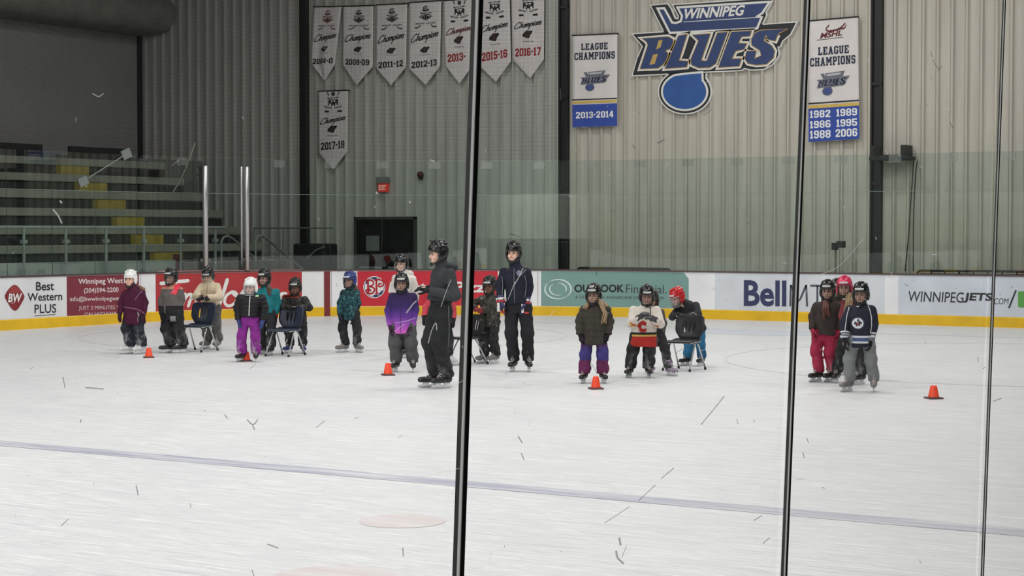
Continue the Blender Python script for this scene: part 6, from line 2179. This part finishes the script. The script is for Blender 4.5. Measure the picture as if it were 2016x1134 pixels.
person('adult instructor in a navy jacket with red, white and blue hockey gloves', (1025, 731), 475, [(991, 531), (1039, 531)], (1011, 498), [(1010, 730), (1041, 730)], [(986, 592), (1036, 594)], adult=True,
       torso_yaw=-.12, head_yaw=-.35, hem=598, hem_w=23, jacket=NAVY, jk=dict(collar=.5, thick=.95), pants=fabric('black_trousers', (38, 38, 42), var=.12), pk=dict(r=(1.0, 1.05, 1.0), wr=.006), helmet=M_BLKHEL,
       hel=dict(cage=False, sticker=False), boot=BOOTB, holder=M_HOLD, gloves=('hockey', HG), foot_yaw=(-.25, .1), extra=x13, seed=13)
# 14 -- olive coat, blond hair
M_P14 = banded('purple_blue_trousers', [(0, (104, 44, 84)), (.30, (64, 58, 120)), (.46, (82, 56, 106)), (.56, (100, 52, 92)), (1.0, (100, 52, 92))], var=.18)
def hair14(c):
    L = [[c['hd'](.07, .0, -.06), c['J']((1184, 602), -.10), c['J']((1190, 618), -.15), c['J']((1186, 634), -.15)],
         [c['hd'](-.06, .0, -.07), c['J']((1156, 600), -.07), c['J']((1150, 606), -.05)],
         [c['hd'](.07, .03, -.06), c['J']((1192, 600), -.03), c['J']((1194, 612), -.05)]]
    strands(c, 'hair', HAIR_BLOND, L, .018, 7, .018, 5)
def x14(c):
    patch(c, 'sleeve_badge', Flat().ring(1195, 616, 0, 3, n=12), mat('badge_grey', (96, 96, 96), .7))
    draped(c, 'zipper', [(1168, 606), (1168, 630), (1167, 672)], .006, mat('olive_zip', (64, 60, 50), .7))
person('girl in a dark olive coat with long blond hair behind an orange cone', (1169, 754), 555, [(1149, 607), (1194, 607)], (1168, 581), [(1149, 753), (1188, 754)], [(1142, 655), (1196, 655)],
       torso_yaw=-.08, head_yaw=-.3, hem=678, hem_w=24, jacket=fabric('olive_coat', (62, 58, 52), var=.15), jk=dict(puff=.085, thick=1.1, sleeve=1.15, collar=.45, wr=.004), pants=M_P14, pk=dict(r=(.95, 1.05, 1.15)),
       helmet=M_BLKHEL, hel=dict(cage=True, number='29'), boot=BOOTB, gloves=GBLK, foot_yaw=(-.3, .2), hair=hair14, extra=x14, seed=14)
# 15 -- white jersey with red
zz = lambda v, v0=743.0, s=145.0: (v0 - v) / s
RED = (172, 48, 42)
M_J15 = banded('white_red_jersey', [(0, RED), (zz(662), (204, 168, 88)), (zz(658), (36, 34, 34)), (zz(654), (216, 208, 198)), (1.6, (216, 208, 198))], var=.06)
def x15(c):
    m = fabric('jersey_red', RED)
    # sleeves' coloured forearms
    for sd in (-1, 1):
        cuff(c, sd, -.05, .12, fabric('jersey_black', (36, 34, 34)), grow=1.16)
        cuff(c, sd, .12, .26, mat('jersey_gold', (214, 172, 84), .8), grow=1.15)
        cuff(c, sd, .26, .99, m, 'sleeve_end', 1.14)
    C_ = [(1253, 641), (1257, 633), (1265, 630), (1271, 634), (1270, 641), (1266, 639), (1262, 638), (1260, 643), (1264, 647), (1271, 645), (1270, 652), (1262, 653), (1256, 650), (1257, 646)]
    patch(c, 'chest_emblem', Flat().poly(C_), m, lift=.012)
    draped(c, 'neck_lace', [(1277, 596), (1279, 606), (1279, 618)], .012, BK)
person('child in a white and red hockey jersey with gloved hands held together', (1262, 743), 553, [(1246, 607), (1294, 607)], (1273, 583), [(1239, 741), (1277, 742)], [(1258, 622), (1283, 626)],
       torso_yaw=-.05, head_yaw=-.05, head_pitch=.12, hem=682, hem_w=27, jacket=M_J15, jk=dict(jersey=True, palms_down=True, sleeve=1.2, thick=1.1, collar=.3), pants=BKP, pk=dict(r=(1.05, 1.2, 1.1)), helmet=M_BLKHEL,
       boot=BOOTB, holder=M_HOLDG, gloves=('hockey', mat('hockey_glove_black', (58, 58, 60), .5, var=.35, scale=30)), hand_y=(-.24, -.26), foot_yaw=(-.4, .1), elbow_hint=((-.45, .3, -1), (.45, .3, -1)), extra=x15, seed=15)
# 16 -- hidden behind the jersey
person('child in dark clothes with purple and white skates, mostly hidden behind the white jersey', (1302, 736), 566, [(1272, 612), (1304, 612)], (1283, 592), [(1283, 736), (1316, 736)], [(1262, 640), (1304, 660)],
       torso_yaw=.1, head_yaw=-.3, hem=680, hem_w=20, jacket=fabric('grey_brown_jacket', (82, 76, 76)), pants=BKP, helmet=M_BLKHEL, boot=camo('purple_white_boot', [(190, 188, 196), (92, 62, 108), (200, 198, 204), (70, 52, 90)], 18), gloves=MBLK,
       foot_yaw=(.2, .7), foot_y=(.1, -.35), seed=16, lean_y=.12, hip_px=(1290, 665))
# 17 -- red helmet bending over the chair
def x17(c):
    draped(c, 'light_patch', [(1350, 621), (1358, 614), (1366, 617)], .03, mat('sleeve_patch_grey', (110, 108, 104), .8))
person('child in a red helmet, black jacket and blue trousers bending over a chair', (1366, 720), 558, [(1332, 602), (1372, 596)], (1331, 586), [(1350, 719), (1380, 722)], [(1334, 618), (1344, 622)],
       torso_yaw=-.75, head_yaw=-.95, head_pitch=.3, hem=652, hem_w=22, hip_px=(1370, 652), jacket=fabric('black_soft_jacket', (44, 45, 50), var=.15), jk=dict(sleeve=1.1, collar=.25, palms_down=True, hem_c=1371), pants=banded('blue_trousers', [(0, (36, 66, 96)), (.3, (42, 112, 152)), (1.2, (46, 118, 158))], var=.15, blend=True),
       pk=dict(r=(1.0, 1.05, 1.05)), helmet=mat('helmet_red', (186, 38, 44), .25, var=0), boot=BOOTB, gloves=GBLK, hand_y=(-.28, -.30), lean_y=-.12, foot_yaw=(-.9, -.5), elbow_hint=((-.4, -.3, -.6), (1, -.5, .1)), extra=x17, seed=17,
       hel=dict(cage=True, cage_m=mat('silver_cage', (170, 172, 176), .35, metal=.5, var=0)))
# 18 -- brown jacket, red trousers
person('child in a dark brown jacket and crimson trousers, left of the rightmost group', (1622, 752), 547, [(1607, 598), (1648, 598)], (1628, 573), [(1608, 751), (1635, 752)], [(1598, 646), (1650, 648)],
       torso_yaw=-.25, head_yaw=-.35, hem=659, hem_w=22, jacket=fabric('dark_brown_jacket', (58, 50, 48), var=.15), jk=dict(collar=.5, thick=1.05), pants=snowy('crimson_trousers', (156, 42, 70), (196, 130, 142), .38, .6), pk=dict(r=(1.0, 1.0, 1.0)),
       skin=M_SKIN, helmet=M_BLKHEL, boot=BOOTB, gloves=('glove', fabric('crimson_glove', (150, 44, 66))), foot_yaw=(-.9, -.8), seed=18, hair=ponytail(mat('hair_auburn', (92, 50, 42), .6, var=.2, scale=30), [(1622, 592, -.10), (1620, 606, -.16), (1622, 620, -.16)], .02, 7, .02))
# 20 -- brown hooded child between
person('child in a brown jacket and dark helmet half hidden behind the crimson trousers', (1648, 738), 548, [(1630, 594), (1668, 594)], (1647, 570), [(1638, 737), (1658, 738)], [(1628, 640), (1670, 640)],
       torso_yaw=-.25, head_yaw=-.3, hem=650, hem_w=21, jacket=fabric('brown_jacket', (86, 62, 54), var=.15), pants=BKP, skin=M_SKIN2, helmet=M_BLKHEL, boot=BOOTB, gloves=MBLK, seed=20)
# 19 -- pink helmet
person('girl in a shiny pink helmet and dusty red coat behind the rightmost skater', (1680, 757), 542, [(1663, 594), (1697, 594)], (1661, 566), [(1655, 752), (1692, 757)], [(1664, 648), (1702, 648)],
       torso_yaw=-.3, head_yaw=-.3, hem=662, hem_w=15, jacket=fabric('dusty_red_coat', (124, 56, 62), var=.15), pants=BKP, helmet=mat('helmet_pink', (214, 56, 96), .2, var=0), boot=BOOTB, gloves=MBLK, seed=19, foot_yaw=(-.4, -.9), foot_y=(.3, 0.0),
       hair=ponytail(HAIR_BLOND, [(1667, 578, -.1), (1666, 592, -.15), (1663, 608, -.15)], .022, 8, .022))
# 21 -- navy jersey with round crest
z21 = lambda v, v0=771.0, s=159.0: (v0 - v) / s
NV = (36, 38, 52)
M_J21 = banded('navy_striped_jersey', [(0, NV), (z21(675), (206, 208, 212)), (z21(671.5), (74, 88, 124)), (z21(664.5), (206, 208, 212)), (z21(660), NV), (1.6, NV)], var=.08)
def x21(c):
    W_ = mat('crest_white', (214, 216, 220), .7)
    patch(c, 'crest_ring', Flat().ring(1684, 635, 0, 13.2, n=32), mat('crest_navy', (40, 46, 70), .7), lift=.007)
    patch(c, 'crest_disc', Flat().ring(1684, 635, 0, 10.4, n=32), W_, lift=.011)
    g = Flat().poly([(1684, 624), (1686, 630), (1691, 633), (1691, 636), (1687, 637), (1688, 641), (1684, 639), (1680, 642), (1680, 637), (1677, 637), (1678, 632), (1682, 631)])
    patch(c, 'crest_jet', g, mat('crest_navy', (40, 46, 70), .7), lift=.015)
    patch(c, 'crest_leaf', Flat().poly([(1684, 633), (1686, 636), (1684, 639), (1681, 636)]), mat('crest_red', (150, 50, 56), .7), lift=.018)
    draped(c, 'neck_trim', [(1677, 592), (1685, 603), (1694, 594)], .016, W_)
    draped(c, 'shoulder_piping', [(1670, 604), (1665, 622), (1660, 652)], .012, W_)
    draped(c, 'shoulder_piping', [(1706, 600), (1710, 618), (1712, 640), (1709, 655)], .012, W_)
    for sd in (-1, 1):
        cuff(c, sd, .62, .72, W_, grow=1.14)
        cuff(c, sd, .80, .86, W_, grow=1.14)
person('child in a navy hockey jersey with a round white crest and grey trousers, rightmost skater', (1695, 771), 550, [(1672, 606), (1716, 606)], (1693, 579), [(1669, 769), (1720, 773)], [(1661, 664), (1713, 666)],
       torso_yaw=-.15, head_yaw=-.4, hem=683, hem_w=21, jacket=M_J21, jk=dict(jersey=True, sleeve=1.12, thick=1.1, collar=.3), pants=GREY, pk=dict(r=(.95, 1.0, .95)), helmet=M_BLKHEL, hel=dict(cage=True), boot=BOOTG, gloves=GBLK,
       foot_yaw=(-.8, -.2), extra=x21, seed=21)
# ================================================================== THE NEAR GLASS, at the camera's side of the rink
M_NEARGLASS = glass_mat('near_glass', (0.975, 0.985, 0.98), 0.0, 0.012, 0.6)
M_GASKET = mat('black_gasket', (10, 10, 10), 0.6, var=0)
def lit_through(name, c, alpha):
    """pale scuffed plastic that lets the rink light through"""
    m = bpy.data.materials.new(name); m.use_nodes = True
    nt = m.node_tree; L = nt.links
    nt.nodes.remove(nt.nodes['Principled BSDF'])
    d = nd(nt, 'ShaderNodeBsdfDiffuse'); d.inputs[0].default_value = lin(c) + (1,)
    t = nd(nt, 'ShaderNodeBsdfTranslucent'); t.inputs[0].default_value = lin(c) + (1,)
    tr = nd(nt, 'ShaderNodeBsdfTransparent')
    a = nd(nt, 'ShaderNodeMixShader'); a.inputs[0].default_value = 0.75
    b = nd(nt, 'ShaderNodeMixShader'); b.inputs[0].default_value = alpha
    L.new(d.outputs[0], a.inputs[1]); L.new(t.outputs[0], a.inputs[2])
    L.new(tr.outputs[0], b.inputs[1]); L.new(a.outputs[0], b.inputs[2])
    L.new(b.outputs[0], nt.nodes['Material Output'].inputs['Surface'])
    return m
M_PALEEDGE = lit_through('polished_glass_edge', (250, 251, 250), 0.6)
XG = XR + 0.05
def seam(u_top, u_bot):
    a, b = at_x(u_top, 0, XG + 0.012), at_x(u_bot, 1134, XG + 0.012)
    d = (b - a) / (b[2] - a[2])
    return lambda zq: a + d * (zq - a[2])
ZB, ZT = BOARD_H + 0.015, 3.5
SEAMS = [seam(944.5, 906.5), seam(1592, 1546), seam(1978, 1934.5)]
_w = SEAMS[1](2.0)[1] - SEAMS[0](2.0)[1]
def shifted(f, d):
    return lambda zq: f(zq) + np.array((0, d, 0))
EDGES = [shifted(SEAMS[0], -1.25)] + SEAMS + [shifted(SEAMS[2], 1.3)]
nm = ['left of the thick black seam', 'between the thick black seam and the next seam', 'between the second and third seams', 'right of the thinnest seam']
NEAR = []
for i in range(4):
    f, g = EDGES[i], EDGES[i + 1]
    vs = []
    for x in (0.0, 0.012):
        for fn, dy in ((f, 0.007), (g, -0.007)):
            for zq in (ZB, ZT):
                p = fn(zq)
                vs.append((XG + x, p[1] + dy, zq))
    o = MB().add(vs, [(0, 1, 3, 2), (4, 6, 7, 5), (0, 4, 5, 1), (2, 3, 7, 6), (0, 2, 6, 4), (1, 5, 7, 3)]).build('glass_shield', M_NEARGLASS)
    tag(o, 'near scratched glass pane ' + nm[i], 'glass shield', 'near panes at the spectator side')
    NEAR.append(o)
for i, (f, lab, wd, pale) in enumerate(zip(SEAMS, ('thick black gasket strip of the nearest pane joint', 'middle black gasket strip between near panes', 'thin rightmost black gasket strip between near panes'),
                                     (0.0080, 0.0065, 0.0055), (0.0050, 0.0045, 0.004))):
    vs = []
    for x in ((0.0035, 0.0145), (0.0055, 0.0142), (0.0085, 0.0140))[i]:
        for dy in (-wd / 2, wd / 2):
            for zq in (ZB, ZT):
                vs.append((XG + x, f(zq)[1] + dy, zq))
    fs = [(0, 1, 3, 2), (4, 6, 7, 5), (0, 4, 5, 1), (2, 3, 7, 6), (0, 2, 6, 4), (1, 5, 7, 3)]
    o = MB().add(vs, fs).build('joint_gasket', M_GASKET)
    tag(o, lab, 'gasket', 'gaskets between near panes')
    vs = []
    for x in (0.0125, 0.0135):
        for dy in (-wd / 2 - pale, -wd / 2):
            for zq in (ZB, ZT):
                vs.append((XG + x, f(zq)[1] + dy, zq))
    MB().add(vs, fs).build('pale_lip', M_PALEEDGE, o)
# scuffs and puck marks on the near panes
rnd = random.Random(11)
M_SCD = lit_through('dark_scuff', (96, 98, 98), 0.62)
M_SCW = lit_through('white_scuff', (236, 238, 236), 0.5)
def pane_of(u, v):
    for i, f in enumerate(SEAMS):
        p = at_x(u, v, XG)
        if p[1] < f(p[2])[1]:
            return i
    return 3
dark = [Flat() for _ in range(4)]; white = [Flat() for _ in range(4)]
def mark(pts, w, wh=False):
    i = pane_of(*pts[len(pts) // 2])
    (white if wh else dark)[i].stroke(pts, w, cap=False)
for pts, w in (([(1380, 836), (1400, 812), (1426, 780)], 2.0), ([(1258, 985), (1290, 955)], 1.6), ([(1302, 942), (1327, 921)], 1.8), ([(1190, 1030), (1240, 997)], 1.4), ([(1213, 1084), (1216, 1098), (1228, 1110)], 4.0),
               ([(1219, 1058), (1222, 1074)], 4.0), ([(1224, 1098), (1234, 1074)], 1.2), ([(486, 826), (498, 836), (508, 826)], 2.4), ([(497, 836), (501, 846)], 2.6), ([(268, 955), (272, 975)], 2.4), ([(120, 1036), (134, 1022)], 1.6),
               ([(526, 1071), (548, 1079)], 2.6), ([(793, 1078), (794, 1096)], 2.4), ([(1026, 892), (1032, 906)], 2.0), ([(1020, 858), (1028, 872)], 2.6), ([(1580, 890), (1584, 902)], 2.0), ([(1588, 862), (1592, 872)], 1.6),
               ([(1955, 790), (1972, 784)], 1.8), ([(442, 816), (448, 824)], 2.0), ([(622, 842), (640, 828)], 1.4), ([(124, 742), (128, 764)], 2.0), ([(168, 763), (204, 766)], 2.6), ([(160, 826), (158, 832)], 2.4), ([(496, 1122), (500, 1134)], 2.2),
               ([(1004, 460), (1022, 466)], 2.6), ([(1294, 282), (1308, 275)], 2.4), ([(1832, 102), (1836, 112)], 1.4), ([(1837, 118), (1846, 134), (1850, 140)], 1.4), ([(1846, 140), (1854, 130)], 1.2), ([(1870, 240), (1876, 252)], 1.6),
               ([(1246, 285), (1250, 293)], 2.0), ([(1630, 560), (1645, 545)], 1.4), ([(376, 1000), (374, 990)], 1.4), ([(1484, 1025), (1500, 1015)], 1.8), ([(1502, 1070), (1516, 1058)], 2.0)):
    mark(pts, w)
for pts, w in (([(1010, 565), (1020, 548), (1030, 528)], 2.6), ([(1000, 590), (1008, 570), (1014, 555)], 1.8), ([(868, 604), (880, 570), (888, 550)], 1.8), ([(843, 676), (850, 650), (858, 636), (860, 650)], 2.6), ([(800, 616), (812, 600), (820, 592)], 3.4),
               ([(778, 636), (800, 632), (818, 626)], 1.6), ([(104, 412), (114, 424), (122, 440)], 4.0), ([(118, 395), (122, 400)], 5.0), ([(560, 680), (566, 668)], 2.2), ([(1570, 600), (1590, 570), (1600, 550)], 1.2), ([(1600, 545), (1650, 525), (1700, 470)], 1.2),
               ([(1280, 975), (1285, 985), (1275, 1000)], 1.6), ([(1560, 940), (1640, 952), (1770, 962)], 1.4), ([(1420, 1078), (1500, 1088)], 1.4), ([(1600, 1082), (1718, 1110)], 1.2), ([(800, 945), (905, 922)], 1.4), ([(10, 1068), (90, 1066)], 1.4),
               ([(75, 978), (150, 968)], 1.2), ([(740, 378), (744, 382)], 4), ([(806, 396), (808, 400)], 4), ([(848, 315), (856, 318)], 3), ([(182, 184), (194, 190), (204, 184)], 2.0), ([(1022, 545), (1036, 530)], 1.4)):
    mark(pts, w * .75, True)
for _ in range(150):
    u, v = rnd.uniform(0, 2016), rnd.uniform(120, 1130)
    a = rnd.gauss(1.2, .7); L = rnd.expovariate(1 / 5.0) + 2
    mark([(u, v), (u + math.cos(a) * L * .5 + rnd.gauss(0, 1), v - math.sin(a) * L * .5), (u + math.cos(a) * L, v - math.sin(a) * L)], rnd.uniform(.6, 1.5), rnd.random() < .55)
for i in range(4):
    for fl, m, nm_ in ((dark[i], M_SCD, 'dark_scuffs'), (white[i], M_SCW, 'pale_scuffs')):
        if fl.v:
            o = fl.put(nm_, m, lambda u, v, off: tuple(at_x(u, v, XG + 0.0125 + off)), 0.0003, NEAR[i])
            o['kind'] = 'stuff'
# unseen opposite end: bands added and coloured for their reflections in the far glass
YF = -26.0
def reflected_band(name, z0, z1, y1, c, x0=XWALL, x1=8.5):
    struct(MB().box((x0, -26.95, z0), (x1, y1, z1)).build(name, mat('front_' + name, c, .8, var=.06)))
reflected_band('trim_6', 0.0, 1.35, -14.0, (44, 48, 46), XL + .3, XR - .3)  # unseen dark block added to keep the ice out of the glass reflection
reflected_band('trim_7', 1.5, 4.1, -26.0, (214, 216, 204))
reflected_band('trim_8', 4.1, 7.0, -26.2, (96, 104, 98))
for i, (u0, u1, v0, v1) in enumerate(((1668, 1756, 306, 384), (1590, 1900, 432, 478), (1800, 1850, 476, 512))):
    p, q = at_y(u0, v0, 2 * YE + .2 - YF), at_y(u1, v1, 2 * YE + .2 - YF)
    reflected_band('trim_%d' % (9 + i), q[2], p[2], -25.7, (206, 178, 92), p[0], q[0])  # yellow patches added where they mirror in the far glass
p, q = at_y(1135, 398, 2 * YE + .2 - YF), at_y(1222, 480, 2 * YE + .2 - YF)
reflected_band('trim_12', q[2], p[2], -25.7, (70, 76, 74), p[0], q[0])
